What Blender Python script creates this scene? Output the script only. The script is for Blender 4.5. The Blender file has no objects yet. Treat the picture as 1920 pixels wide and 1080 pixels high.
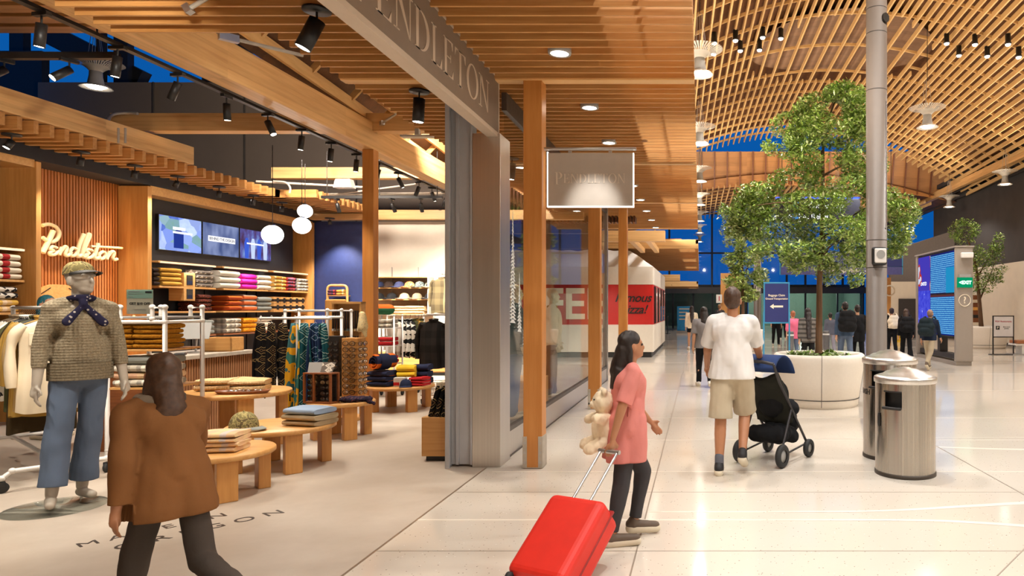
import bpy, bmesh, math, random
from mathutils import Vector, Matrix, noise as mnoise
S = bpy.context.scene
COL = S.collection
PI = math.pi
F, CX, CY, H = 1280.0, 1312.0, 577.0, 1.5      # lens in pixels, vanishing point, eye height

def at(px, py, Y):
    return Vector(((px - CX) * Y / F, Y, H + (CY - py) * Y / F))
def xat(px, Y): return (px - CX) * Y / F
def zat(py, Y): return H + (CY - py) * Y / F
def R(d): return math.radians(d)

# ------------------------------------------------------------------ mesh builder
class MB:
    def __init__(s):
        s.v, s.f, s.m, s.sm = [], [], [], []
    def add(s, vs, fs, mi=0, smooth=False, mat=None):
        o = len(s.v)
        if mat is not None: vs = [mat @ Vector(q) for q in vs]
        s.v += [tuple(q) for q in vs]
        for f in fs:
            s.f.append([i + o for i in f]); s.m.append(mi); s.sm.append(smooth)
        return s
    def bx(s, x0, x1, y0, y1, z0, z1, mi=0, mat=None):
        vs = [(x0,y0,z0),(x1,y0,z0),(x1,y1,z0),(x0,y1,z0),(x0,y0,z1),(x1,y0,z1),(x1,y1,z1),(x0,y1,z1)]
        return s.add(vs, [(0,3,2,1),(4,5,6,7),(0,1,5,4),(1,2,6,5),(2,3,7,6),(3,0,4,7)], mi, False, mat)
    def cb(s, c, d, rz=0, mi=0, rot=None):
        m = Matrix.Translation(c) @ (rot.to_4x4() if rot is not None else Matrix.Rotation(rz, 4, 'Z'))
        return s.bx(-d[0]/2, d[0]/2, -d[1]/2, d[1]/2, -d[2]/2, d[2]/2, mi, m)
    def bar(s, p, q, w, h, mi=0, up=Vector((0,0,1))):
        p, q = Vector(p), Vector(q); d = (q - p)
        L = d.length; y = d.normalized(); x = y.cross(up)
        if x.length < 1e-4: x = y.cross(Vector((0,1,0)))
        x.normalize(); z = x.cross(y)
        m = Matrix((x, y, z)).transposed().to_4x4(); m.translation = p
        return s.bx(-w/2, w/2, 0, L, -h/2, h/2, mi, m)
    def tube(s, pts, r, n=10, mi=0, cap=True, closed=False, flat=1.0):
        pts = [Vector(p) for p in pts]; N = len(pts)
        rs = r if isinstance(r, (list, tuple)) else [r]*N
        vs, fs = [], []; prev = None
        for i, p in enumerate(pts):
            a = pts[(i-1) % N] if (i > 0 or closed) else p
            b = pts[(i+1) % N] if (i < N-1 or closed) else p
            t = (b - a)
            t = t.normalized() if t.length > 1e-9 else Vector((0,0,1))
            if prev is None:
                u = t.cross(Vector((0,0,1)))
                if u.length < .05: u = t.cross(Vector((0,1,0)))
            else:
                u = prev - t * prev.dot(t)
            u.normalize(); prev = u; w = t.cross(u)
            for k in range(n):
                a_ = 2*PI*k/n
                vs.append(p + (u*math.cos(a_) + w*math.sin(a_)*flat) * rs[i])
        M = N if closed else N-1
        for i in range(M):
            for k in range(n):
                j = (i+1) % N
                fs.append((i*n+k, i*n+(k+1)%n, j*n+(k+1)%n, j*n+k))
        s.add(vs, fs, mi, True)
        if cap and not closed:
            s.add(vs[:n], [tuple(range(n))[::-1]], mi, False)
            s.add(vs[-n:], [tuple(range(n))], mi, False)
        return s
    def cyl(s, p, q, r, n=14, mi=0, r2=None):
        return s.tube([p, q], [r, r if r2 is None else r2], n, mi)
    def lathe(s, prof, n=24, loc=(0,0,0), mi=0, smooth=True, mat=None, a0=0, a1=2*PI):
        full = abs(a1-a0-2*PI) < 1e-6
        vs, fs = [], []; K = n if full else n+1
        for r, z in prof:
            for k in range(K):
                a = a0 + (a1-a0)*k/n
                vs.append(Vector((r*math.cos(a), r*math.sin(a), z)) + Vector(loc))
        for i in range(len(prof)-1):
            for k in range(n):
                k2 = (k+1) % K
                fs.append((i*K+k, i*K+k2, (i+1)*K+k2, (i+1)*K+k))
        return s.add(vs, fs, mi, smooth, mat)
    def prism(s, poly, p0, ux, uy, depth, mi=0):
        # 2-D outline extruded: p0 origin, ux/uy axes, thickness along ux x uy
        p0, ux, uy = Vector(p0), Vector(ux), Vector(uy); nz = ux.cross(uy).normalized()*depth
        a = [p0 + ux*x + uy*y for x, y in poly]; n = len(a)
        vs = a + [q + nz for q in a]
        fs = [tuple(range(n))[::-1], tuple(range(n, 2*n))] + [(i, (i+1)%n, n+(i+1)%n, n+i) for i in range(n)]
        return s.add(vs, fs, mi)
    def ell(s, c, r, n=14, m=9, mi=0, mat=None, z0=-1.0):
        c = Vector(c); r = (r, r, r) if not isinstance(r, (tuple, list)) else r
        vs, fs = [], []
        for i in range(m+1):
            t = -PI/2 + PI*i/m
            zz = max(math.sin(t), z0)
            cr = math.cos(t)
            for k in range(n):
                a = 2*PI*k/n
                vs.append(Vector((cr*math.cos(a)*r[0], cr*math.sin(a)*r[1], zz*r[2])) + c)
        for i in range(m):
            for k in range(n):
                fs.append((i*n+k, i*n+(k+1)%n, (i+1)*n+(k+1)%n, (i+1)*n+k))
        return s.add(vs, fs, mi, True, mat)
    def grid(s, fn, nu, nv, mi=0, smooth=True, wrap=False):
        vs = [fn(i/(nu if wrap else nu-1), j/(nv-1)) for j in range(nv) for i in range(nu)]
        fs = []
        for j in range(nv-1):
            for i in range(nu if wrap else nu-1):
                i2 = (i+1) % nu
                fs.append((j*nu+i, j*nu+i2, (j+1)*nu+i2, (j+1)*nu+i))
        return s.add(vs, fs, mi, smooth)
    def mesh(s, name, mats):
        me = bpy.data.meshes.new(name)
        me.from_pydata(s.v, [], s.f)
        for m in (mats if isinstance(mats, (list, tuple)) else [mats]): me.materials.append(m)
        me.polygons.foreach_set('material_index', s.m)
        me.polygons.foreach_set('use_smooth', s.sm)
        me.update()
        return me
    def build(s, name, mats, parent=None, bevel=0.0, loc=None, seg=2):
        return link(name, s.mesh(name, mats), parent, bevel, loc, seg)

def link(name, me, parent=None, bevel=0.0, loc=None, seg=2):
    o = bpy.data.objects.new(name, me); COL.objects.link(o)
    if parent is not None: o.parent = parent
    if loc is not None: o.location = loc
    if bevel:
        b = o.modifiers.new('b', 'BEVEL'); b.width = bevel; b.segments = seg; b.limit_method = 'ANGLE'; b.angle_limit = R(40)
    return o

USED = {}
def tag(o, label, cat, group=None, kind=None):
    o['label'] = label
    o['category'] = cat
    if group: o['group'] = group
    if kind: o['kind'] = kind
    USED.setdefault(label, []).append(o.name)
    return o
def thing(name, label, cat, loc=(0,0,0), rz=0, group=None):
    o = bpy.data.objects.new(name, None); COL.objects.link(o)
    o.location = loc; o.rotation_euler = (0, 0, rz); o.empty_display_size = .1
    return tag(o, label, cat, group)
def struct(o):
    o['kind'] = 'structure'
    return o
def dup(root, loc, rz=0, label=None, group=None, scale=None):
    r = root.copy(); COL.objects.link(r); r.location = loc; r.rotation_euler = (0, 0, rz)
    if scale: r.scale = (scale,)*3
    if label: r['label'] = label; USED.setdefault(label, []).append(r.name)
    if group: r['group'] = group
    for ch in list(root.children):
        c = ch.copy(); COL.objects.link(c); c.parent = r
        for g in ch.children:
            d = g.copy(); COL.objects.link(d); d.parent = c
    return r

def text_mesh(txt, size, depth=.002, shear=0, space=1.0, bold=0.0, align='CENTER'):
    cu = bpy.data.curves.new('t', 'FONT'); cu.body = txt; cu.size = size; cu.extrude = depth/2
    cu.shear = shear; cu.space_character = space; cu.align_x = align; cu.align_y = 'CENTER'; cu.offset = bold; cu.resolution_u = 3
    o = bpy.data.objects.new('t', cu); COL.objects.link(o)
    bpy.context.view_layer.update()
    me = bpy.data.meshes.new_from_object(o.evaluated_get(bpy.context.evaluated_depsgraph_get()))
    bpy.data.objects.remove(o)
    return me
def text(name, txt, size, m, parent, loc, face='-Y', depth=.002, **k):
    me = text_mesh(txt, size, depth, **k); me.materials.clear(); me.materials.append(m)
    rot = {'-Y': (PI/2,0,0), '+X': (PI/2,0,PI/2), '-X': (PI/2,0,-PI/2), '+Z': (0,0,0)}[face] if isinstance(face, str) else face
    o = link(name, me, parent, 0, loc); o.rotation_euler = rot
    return o

def smooth_path(pts, k=6):
    pts = [Vector(p) for p in pts]; out = []
    for i in range(len(pts)-1):
        p0 = pts[max(i-1,0)]; p1 = pts[i]; p2 = pts[i+1]; p3 = pts[min(i+2, len(pts)-1)]
        for j in range(k):
            t = j/k
            out.append(.5*((2*p1) + (p2-p0)*t + (2*p0-5*p1+4*p2-p3)*t*t + (3*p1-p0-3*p2+p3)*t**3))
    out.append(pts[-1]); return out

# ------------------------------------------------------------------ materials
class NT:
    def __init__(s, name):
        s.m = bpy.data.materials.new(name); s.m.use_nodes = True; s.t = s.m.node_tree; s.t.nodes.clear()
        s.out = s.n('ShaderNodeOutputMaterial')
    def n(s, ty, **k):
        x = s.t.nodes.new(ty)
        for a, b in k.items(): setattr(x, a, b)
        return x
    def l(s, a, b): s.t.links.new(a, b)
    def coords(s, scale=(1,1,1), kind='Object', rot=(0,0,0), loc=(0,0,0)):
        tc = s.n('ShaderNodeTexCoord'); mp = s.n('ShaderNodeMapping')
        mp.inputs['Scale'].default_value = scale; mp.inputs['Rotation'].default_value = rot; mp.inputs['Location'].default_value = loc
        s.l(tc.outputs[kind], mp.inputs['Vector']); return mp.outputs[0]
    def noise(s, vec, scale=5, detail=3, rough=.5):
        x = s.n('ShaderNodeTexNoise'); x.inputs['Scale'].default_value = scale; x.inputs['Detail'].default_value = detail; x.inputs['Roughness'].default_value = rough
        if vec is not None: s.l(vec, x.inputs['Vector'])
        return x.outputs['Fac']
    def ramp(s, fac, stops, interp='LINEAR'):
        x = s.n('ShaderNodeValToRGB'); x.color_ramp.interpolation = interp
        e = x.color_ramp.elements
        while len(e) > 1: e.remove(e[-1])
        e[0].position = stops[0][0]; e[0].color = c4(stops[0][1])
        for p, c in stops[1:]:
            q = e.new(p); q.color = c4(c)
        s.l(fac, x.inputs[0]); return x.outputs[0]
    def mix(s, fac, a, b, bt='MIX'):
        x = s.n('ShaderNodeMix', data_type='RGBA', blend_type=bt)
        for i, q in ((0, fac), (6, a), (7, b)):
            if isinstance(q, (float, int)): x.inputs[i].default_value = q
            elif isinstance(q, tuple): x.inputs[i].default_value = c4(q)
            else: s.l(q, x.inputs[i])
        return x.outputs[2]
    def math(s, op, a, b=None):
        x = s.n('ShaderNodeMath', operation=op)
        for i, q in ((0, a), (1, b)):
            if q is None: continue
            if isinstance(q, (float, int)): x.inputs[i].default_value = q
            else: s.l(q, x.inputs[i])
        return x.outputs[0]
    def bsdf(s, col, rough=.5, metal=0.0, bump=None, bstr=.2, emit=None, estr=0, spec=None, trans=0, bdist=.01):
        b = s.n('ShaderNodeBsdfPrincipled')
        for k, q in (('Base Color', col), ('Roughness', rough), ('Metallic', metal)):
            if isinstance(q, (float, int)): b.inputs[k].default_value = q
            elif isinstance(q, tuple): b.inputs[k].default_value = c4(q)
            else: s.l(q, b.inputs[k])
        if spec is not None: b.inputs['Specular IOR Level'].default_value = spec
        if trans: b.inputs['Transmission Weight'].default_value = trans
        if bump is not None:
            bp = s.n('ShaderNodeBump'); bp.inputs['Strength'].default_value = bstr; bp.inputs['Distance'].default_value = bdist
            s.l(bump, bp.inputs['Height']); s.l(bp.outputs[0], b.inputs['Normal'])
        if emit is not None:
            if isinstance(emit, tuple): b.inputs['Emission Color'].default_value = c4(emit)
            else: s.l(emit, b.inputs['Emission Color'])
            b.inputs['Emission Strength'].default_value = estr
        s.l(b.outputs[0], s.out.inputs[0]); return s.m

def lin(c):
    return c/12.92 if c <= .04045 else ((c+.055)/1.055)**2.4
def rgb(r, g, b): return (lin(r/255), lin(g/255), lin(b/255))
def c4(c): return (c[0], c[1], c[2], 1.0)
def mulc(c, k): return (min(c[0]*k,1), min(c[1]*k,1), min(c[2]*k,1))

MC = {}
def plain(name, col, rough=.6, metal=0.0, var=.12, sc=12, bump=.0, spec=None):
    if name in MC: return MC[name]
    t = NT(name); n = t.noise(t.coords(), sc, 3)
    c = t.ramp(n, [(.3, mulc(col, 1-var)), (.7, mulc(col, 1+var))])
    MC[name] = t.bsdf(c, rough, metal, n if bump else None, bump, spec=spec)
    return MC[name]
def wood(name, c0, c1, axis='X', sc=1.0, rough=.5, board=.0, knots=True):
    if name in MC: return MC[name]
    t = NT(name); st = {'X': (.06,1,1), 'Y': (1,.06,1), 'Z': (1,1,.06)}[axis]
    v = t.coords(tuple(q*14*sc for q in st)); n = t.noise(v, 1.6, 5, .6)
    v2 = t.coords(tuple(q*3*sc for q in {'X': (.25,1,1), 'Y': (1,.25,1), 'Z': (1,1,.25)}[axis])); n2 = t.noise(v2, 1.3, 2)
    c = t.ramp(n, [(.25, c0), (.62, c1)])
    c = t.mix(t.math('MULTIPLY', n2, .5), c, mulc(c0, .8))
    if board:
        sx = t.n('ShaderNodeSeparateXYZ'); tc = t.n('ShaderNodeTexCoord'); t.l(tc.outputs['Object'], sx.inputs[0])
        cm = t.n('ShaderNodeCombineXYZ')
        oth = {'X': (1,2), 'Y': (0,2), 'Z': (0,1)}[axis]; ai = 'XYZ'.index(axis)
        for i in oth: t.l(t.math('FLOOR', t.math('DIVIDE', sx.outputs[i], board)), cm.inputs[i])
        t.l(t.math('FLOOR', t.math('DIVIDE', sx.outputs[ai], 2.3)), cm.inputs[ai])
        w = t.n('ShaderNodeTexWhiteNoise'); t.l(cm.outputs[0], w.inputs['Vector'])
        c = t.mix(t.math('MULTIPLY', w.outputs['Value'], .45), c, mulc(c1, 1.25))
    if knots:
        vo = t.n('ShaderNodeTexVoronoi'); vo.inputs['Scale'].default_value = 2.2
        t.l(t.coords({'X': (.5,1,1), 'Y': (1,.5,1), 'Z': (1,1,.5)}[axis]), vo.inputs['Vector'])
        k = t.ramp(vo.outputs['Distance'], [(.035, (1,1,1)), (.06, (0,0,0))])
        c = t.mix(k, c, mulc(c0, .35))
    MC[name] = t.bsdf(c, rough, 0, n, .06)
    return MC[name]
def emis(name, col, strength):
    if name in MC: return MC[name]
    t = NT(name); e = t.n('ShaderNodeEmission'); e.inputs[0].default_value = c4(col); e.inputs[1].default_value = strength
    t.l(e.outputs[0], t.out.inputs[0]); MC[name] = t.m; return t.m
def glassy(name, tint=(.97,.985,.98), refl=1.0, base=.0):
    if name in MC: return MC[name]
    t = NT(name); a = t.n('ShaderNodeBsdfTransparent'); a.inputs[0].default_value = c4(tint)
    g = t.n('ShaderNodeBsdfGlossy'); g.inputs['Roughness'].default_value = .02
    f = t.n('ShaderNodeFresnel'); f.inputs[0].default_value = 1.5
    m = t.n('ShaderNodeMixShader'); t.l(t.math('ADD', t.math('MULTIPLY', f.outputs[0], refl), base), m.inputs[0])
    t.l(a.outputs[0], m.inputs[1]); t.l(g.outputs[0], m.inputs[2]); t.l(m.outputs[0], t.out.inputs[0])
    MC[name] = t.m; return t.m
def fabric(name, cols, kind='plain', sc=1.0, rough=.9, axis=None):
    """cloth: plain, knit, stripe, plaid, aztec, camo or floral, all from object coordinates"""
    if name in MC: return MC[name]
    t = NT(name); v = t.coords((sc,)*3); n = t.noise(v, 40, 2)
    c0 = cols[0]; c1 = cols[1] if len(cols) > 1 else mulc(c0, .7)
    c2 = cols[2] if len(cols) > 2 else c1
    sx = t.n('ShaderNodeSeparateXYZ'); t.l(v, sx.inputs[0])
    def band(o, f, th):
        return t.math('GREATER_THAN', t.math('SINE', t.math('MULTIPLY', o, f)), th)
    bump, bs = n, .25
    if kind == 'plain':
        big = t.noise(v, 3, 2); c = t.ramp(big, [(.3, mulc(c0, .85)), (.7, mulc(c0, 1.1))])
    elif kind == 'knit':
        w = t.math('SINE', t.math('MULTIPLY', sx.outputs[0], 260)); w2 = t.math('SINE', t.math('MULTIPLY', sx.outputs[2], 300))
        bump = t.math('ADD', w, w2); bs = .35
        c = t.ramp(t.noise(v, 90, 2), [(.35, c1), (.65, c0)])
    elif kind == 'stripe':
        o = sx.outputs['XYZ'.index(axis or 'Z')]
        c = t.mix(band(o, 90, .2), c0, c1)
        if len(cols) > 2: c = t.mix(band(o, 31, .75), c, c2)
    elif kind == 'plaid':
        a = band(sx.outputs[0], 55, .0); b = band(sx.outputs[2], 55, .0); d = band(sx.outputs[1], 55, .3)
        c = t.mix(t.math('MULTIPLY', t.math('ADD', a, t.math('ADD', b, d)), .36), c0, c1)
        c = t.mix(t.math('MULTIPLY', band(sx.outputs[0], 27, .9), .7), c, c2)
    elif kind == 'aztec':
        vo = t.n('ShaderNodeTexVoronoi', distance='MANHATTAN'); vo.inputs['Scale'].default_value = 9; vo.inputs['Randomness'].default_value = .35
        t.l(t.coords((sc*.8, sc*.8, sc*1.3)), vo.inputs['Vector'])
        c = t.ramp(vo.outputs['Distance'], [(0, c1), (.18, c0), (.3, c2), (.42, c0), (.62, c1)], 'CONSTANT')
    elif kind in ('motif', 'key'):
        vo = t.n('ShaderNodeTexVoronoi', distance='MANHATTAN'); vo.inputs['Scale'].default_value = 9; vo.inputs['Randomness'].default_value = .3
        t.l(t.coords((sc*.8, sc*.8, sc*1.2)), vo.inputs['Vector'])
        c = t.ramp(vo.outputs['Distance'], [(0, c1), (.2, c0)] if kind == 'motif' else [(0, c0), (.2, c1), (.27, c0), (.40, c2), (.47, c0), (.62, c1), (.68, c0)], 'CONSTANT')
    elif kind == 'camo':
        c = t.ramp(t.noise(v, 14, 2), [(0, c0), (.45, c1), (.55, c2)], 'CONSTANT')
    else:
        vo = t.n('ShaderNodeTexVoronoi'); vo.inputs['Scale'].default_value = 22; t.l(v, vo.inputs['Vector'])
        c = t.ramp(vo.outputs['Distance'], [(0, c1), (.26, c2), (.34, c0)], 'CONSTANT')
    MC[name] = t.bsdf(c, rough, 0, bump, bs, spec=.2, bdist=.004)
    return MC[name]
# ------------------------------------------------------------------ palette
GA, GB = rgb(192,140,82), rgb(226,182,122)
WX = wood('fir_beam_x', GA, GB, 'X', 1, .45, .045)
WY = wood('fir_beam_y', GA, GB, 'Y', 1, .45, .045)
WZ = wood('fir_post', rgb(190,120,52), rgb(210,144,76), 'Z', 1, .4)
WS = wood('fir_slat', rgb(178,118,58), rgb(216,162,98), 'X', 1, .5)
WROOF = wood('roof_lattice_fir', rgb(208,162,100), rgb(234,192,130), 'Y', 1, .5, 0, False)
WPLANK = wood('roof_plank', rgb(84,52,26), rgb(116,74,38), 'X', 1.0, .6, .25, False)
WOC = wood('oculus_plank', rgb(120,92,70), rgb(146,112,84), 'X', 1.2, .6, .22)
OAK = wood('light_oak', rgb(198,142,78), rgb(222,170,104), 'X', 1.4, .4, 0, False)
OAKZ = wood('light_oak_upright', rgb(190,130,64), rgb(214,156,88), 'Z', 1.4, .4, 0, False)
WALN = wood('red_oak', rgb(120,66,32), rgb(150,88,46), 'X', 2, .45, 0, False)
BLACK = plain('matt_black_metal', (.012,.011,.011), .45)
NAVYBLACK = plain('near_black_wall', (.009,.009,.012), .6)
BLUEWALL = plain('navy_wall', rgb(34,46,92), .55)
WHITEWALL = plain('warm_white_wall', rgb(222,214,200), .7, var=.02)
GREYWALL = plain('taupe_panel', rgb(104,92,82), .7, var=.04, sc=2)
DARKWALL = plain('charcoal_wall', rgb(62,56,52), .8, var=.1, sc=2)
BEIGEWALL = plain('beige_plaster', rgb(224,210,188), .7, var=.03, sc=3)
STEEL = None
WHITEP = plain('white_pipe', rgb(232,228,222), .35, var=.02)
GREYP = plain('grey_paint', rgb(158,156,152), .4, var=.03)
ALU = plain('brushed_aluminium', (.55,.54,.53), .32, .9, var=.06)
CHROME = plain('chrome', (.7,.7,.7), .12, 1.0, var=.03)
TAUPE = plain('taupe_powdercoat', rgb(104,92,82), .5, .0, var=.03)
WHITEST = plain('white_stone_composite', rgb(226,216,202), .5, var=.02, sc=30)
GLASS = glassy('shop_glass', (.97,.98,.975), .32, .0)
GLASS2 = glassy('clear_acrylic', (.96,.97,.97), .6)
RUBBER = plain('black_rubber', (.02,.02,.02), .7)
LAMPW = emis('lamp_face', (1,.9,.74), 28)
LAMPH = emis('hall_lamp_face', (1,.93,.82), 14)
GLOBE = emis('opal_globe', (1,.95,.88), 4.5)
EDGEGLOW = emis('shelf_edge_glow', (1,.80,.52), 1.3)  # glow painted onto pale wood shelf edges, no lamp there
SOIL = plain('soil', rgb(62,46,34), .9, var=.4, sc=40)
CREAM = plain('cream_letter', rgb(236,224,202), .5, var=.02)

def steel_mat(name, base, rough, axis='Z', k=.18):
    t = NT(name); sc = {'Z': (60,60,.4), 'X': (.4,60,60)}[axis]
    n = t.noise(t.coords(sc), 1.0, 3, .6)
    c = t.ramp(n, [(.3, mulc(base,1-k)), (.7, mulc(base,1+k*.8))])
    r = t.ramp(n, [(.3, (rough*(1-k*1.6),)*3), (.7, (rough*(1+k*1.6),)*3)])
    return t.bsdf(c, r, 1.0)
STEEL = steel_mat('stainless_vertical_brush', (.48,.44,.39), .24)
STEELP = steel_mat('stainless_panel', (.72,.69,.65), .34, 'Z', .05)

def floor_mats():
    t = NT('hall_terrazzo'); v = t.coords()
    big = t.noise(v, .35, 2)
    base = t.ramp(big, [(.3, rgb(210,200,186)), (.7, rgb(222,213,200))])
    vo = t.n('ShaderNodeTexVoronoi'); vo.inputs['Scale'].default_value = 42; t.l(v, vo.inputs['Vector'])
    sp = t.ramp(vo.outputs['Distance'], [(.12, (1,1,1)), (.2, (0,0,0))])
    sel = t.n('ShaderNodeSeparateColor'); t.l(vo.outputs['Color'], sel.inputs[0])
    pick = t.math('MULTIPLY', t.math('GREATER_THAN', sel.outputs[0], .62), sp)
    c = t.mix(pick, base, t.ramp(sel.outputs[1], [(.0, rgb(84,74,66)), (.5, rgb(150,132,112)), (.9, rgb(244,240,234))]))
    hall = t.bsdf(c, .1, 0, spec=.55)
    t = NT('shop_concrete'); v = t.coords()
    n = t.noise(v, 1.3, 5, .6); n2 = t.noise(v, 14, 3)
    c = t.ramp(n, [(.3, rgb(178,164,148)), (.7, rgb(198,186,172))])
    c = t.mix(t.math('MULTIPLY', n2, .25), c, rgb(164,150,136))
    shop = t.bsdf(c, .42, 0, spec=.3)
    return hall, shop
TERRAZZO, CONCRETE = floor_mats()

# ------------------------------------------------------------------ the setting: floors
SOFZ, BX = 3.63, -4.77
struct(MB().bx(-2.0, 14, -8, 62, -.2, 0).build('floor', TERRAZZO))
struct(MB().bx(-16, -2.0, -8, 18, -.2, 0).build('floor_shop', CONCRETE))
struct(MB().bx(-16, -2.0, 18, 62, -.2, 0).build('floor_far', TERRAZZO))
struct(MB().bx(-2.008, -1.992, -8, 6.4, .0, .0015).build('trim_threshold', plain('zinc_strip', rgb(150,132,112), .4, .6)))
LINEM = plain('pale_inlay', rgb(240,232,218), .2, var=.02)
JOINT = plain('dark_joint', rgb(150,138,124), .4, var=.05)
mb = MB()
for Y in (6.25, 7.75, 9.3, 12.4, 15.5, 18.6, 22, 26, 31):
    mb.bx(-1.9, 12, Y-.006, Y+.006, 0, .0012)
mb.bx(-2.0, .47, 4.815, 4.837, 0, .0012); mb.bx(-.38, .49, 5.01, 5.03, 0, .0012)
def ribbon(pts, w0, w1):
    pts = smooth_path(pts, 5); vs, fs = [], []; N = len(pts)
    for i, p in enumerate(pts):
        d = (pts[min(i+1,N-1)] - pts[max(i-1,0)]).normalized(); n = Vector((-d.y, d.x, 0)); w = (w0 + (w1-w0)*i/(N-1))/2
        vs += [p + n*w, p - n*w]
    for i in range(N-1): fs.append((2*i, 2*i+1, 2*i+3, 2*i+2))
    mb.add(vs, fs)
def fl(px, py, z=.0012):
    Y = H*F/(py-CY); return Vector((xat(px, Y), Y, z))
ribbon([fl(1440,959.5), fl(1600,959), fl(1700,956), fl(1800,950), fl(1920,943), fl(2100,930)], .02, .08)
ribbon([fl(1440,975), fl(1600,975), fl(1740,976), fl(1830,980), fl(1920,986), fl(2100,998)], .022, .07)
ribbon([fl(1755,838), fl(1840,841), fl(1920,843), fl(2050,846)], .05, .1)
ribbon([fl(1240,826), fl(1500,823), fl(1750,821), fl(1920,820)], .012, .02)
struct(mb.build('trim_floor_inlay', LINEM))
mb = MB()
mb.bx(-.395, -.385, -8, 40, 0, .001); mb.bx(-2.0, 12, 4.205, 4.213, 0, .001); mb.bx(-2, 12, 5.55, 5.557, 0, .001)
mb.bar(fl(1755,836), fl(1960,950), .01, .002); mb.bar(fl(1870,1080), fl(1960,990), .008, .002)
struct(mb.build('trim_floor_joint', JOINT))

# ------------------------------------------------------------------ shop walls
struct(MB().bx(-9.45, -9.2, -8, 9.0, 0, 3.44).bx(-9.45, -9.2, 10.8, 15.7, 0, 3.44).build('wall_left', NAVYBLACK))
struct(MB().bx(-9.45, -8.7, -8, 15.7, 3.44, 3.66).build('wall_left_band', NAVYBLACK))
mb = MB().bx(-9.3, -9.2, 9.0, 10.8, 0, 3.44)
k = 0
y = 9.03
while y < 10.78:
    mb.bx(-9.2, -9.165, y, y+.028, .0, 3.44); y += .048
struct(mb.build('wall_left_slats', wood('slat_panel', rgb(156,88,38), rgb(184,112,54), 'Z', 1.2, .45, 0, False), None))
# upright timber fins of the wall
for nm, y0, y1, x1 in (('trim_fin_front', 8.95, 9.02, -8.7), ('trim_fin_middle', 10.76, 10.84, -8.7), ('trim_fin_rear', 15.36, 15.45, -8.72)):
    struct(MB().bx(-9.2, x1, y0, y1, 0, 3.42).build(nm, OAKZ, None, .004))
struct(MB().bx(-9.2, -8.72, 10.84, 15.36, 3.3, 3.44).bx(-9.2, -8.72, -2, 8.95, 3.34, 3.44).build('trim_lintel', OAK))
struct(MB().bx(-9.2, -9.0, 10.9, 15.1, 2.1, 3.3).build('wall_left_screen_board', NAVYBLACK))
struct(MB().bx(-9.2, -7.42, 15.5, 15.7, 0, 3.46).build('wall_back_navy', BLUEWALL))
struct(MB().bx(-7.42, -5.25, 15.5, 15.7, 0, 3.46).build('wall_back_white', WHITEWALL))
struct(MB().bx(-16, -2.4, 16.5, 16.7, 3.3, 6.95).build('wall_back_upper', GREYWALL))
mb = MB()
for x in (-13.2, -11.0, -8.3, -5.6): mb.bx(x, x+.02, 16.46, 16.5, 3.4, 6.95)
struct(mb.build('trim_panel_seam', DARKWALL))
struct(MB().bx(-8.2, -2.4, 17.4, 17.6, 3, 9.2).build('wall_back_tall', plain('grey_panel', rgb(92,84,78), .7, var=.04)))
mb = MB()
y = -5.2
while y < -1.5:
    mb.bx(y, y+.04, 15.9, 16.3, 3.5, 5.6); y += .085
struct(mb.build('wall_back_batten', wood('batten', rgb(84,44,20), rgb(112,64,30), 'Z', 1, .5, 0, False)))
mb = MB()
for x in (-19.5, -17.2, -14.6, -12.4, -11.6, -10.2, -8.6): mb.bx(x, x+.35, 17.0, 17.2, 6.0, 9.4)
mb.bar(at(86,60,17.3), at(268,153,17.3), .3, .5); mb.bx(-14.9, -14.75, 16.9, 17.0, 6, 9.4); mb.bx(-20, -8, 17.0, 17.2, 9.2, 9.4)
struct(mb.build('window_1', NAVYBLACK))
struct(MB().bx(-16.3, -16, -8, 15.0, 0, 9.4).bx(-22, -16, 16.6, 16.8, 0, 7.75).build('wall_far_left', NAVYBLACK))
struct(MB().bx(-16, 14, -8.3, -8, 0, 11).build('wall_rear', BEIGEWALL))

# ------------------------------------------------------------------ shop timber
def beam(nm, x0, x1, y0, y1, z0, z1, m): return struct(MB().bx(x0,x1,y0,y1,z0,z1).build(nm, m, None, .006))
beam('beam_entrance', BX-.25, BX, -4, 16.2, 3.82, 4.21, WY)
beam('beam_cross_front', -8.6, -3.9, 9.95, 10.15, 4.08, 4.34, WX)
beam('beam_cross_rear', -8.6, -2.6, 13.7, 13.9, 4.1, 4.32, WX)
beam('beam_back_wall', -9.2, -2.6, 15.2, 15.4, 3.47, 3.68, WX)
beam('beam_left', -8.15, -8.0, -4, 10.8, 3.76, 4.04, WY)
MB_ = MB().bx(BX-.165, BX, 9.98, 10.14, 0, 3.82)
struct(MB_.build('column_shop', WZ, None, .006))
def slats(nm, x0, x1, y0, y1, z, sp, th, h, m, jit=0):
    mb = MB(); y = y0; rnd = random.Random(5)
    while y < y1:
        mb.bx(x0 + rnd.uniform(-jit, jit), x1, y, y+th, z, z+h); y += sp
    return struct(mb.build(nm, m))
slats('ceiling_shop_slats', -8.7, -8.0, -3, 15.2, 3.6, .2, .06, .15, WS)
slats('ceiling_shop_slats_rear', -8.7, -7.3, 13.0, 15.2, 3.602, .2, .06, .15, WS)
slats('ceiling_shop_slats_high', -12, -5.3, 2.5, 8.6, 5.0, .3, .2, .1, WS)
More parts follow.
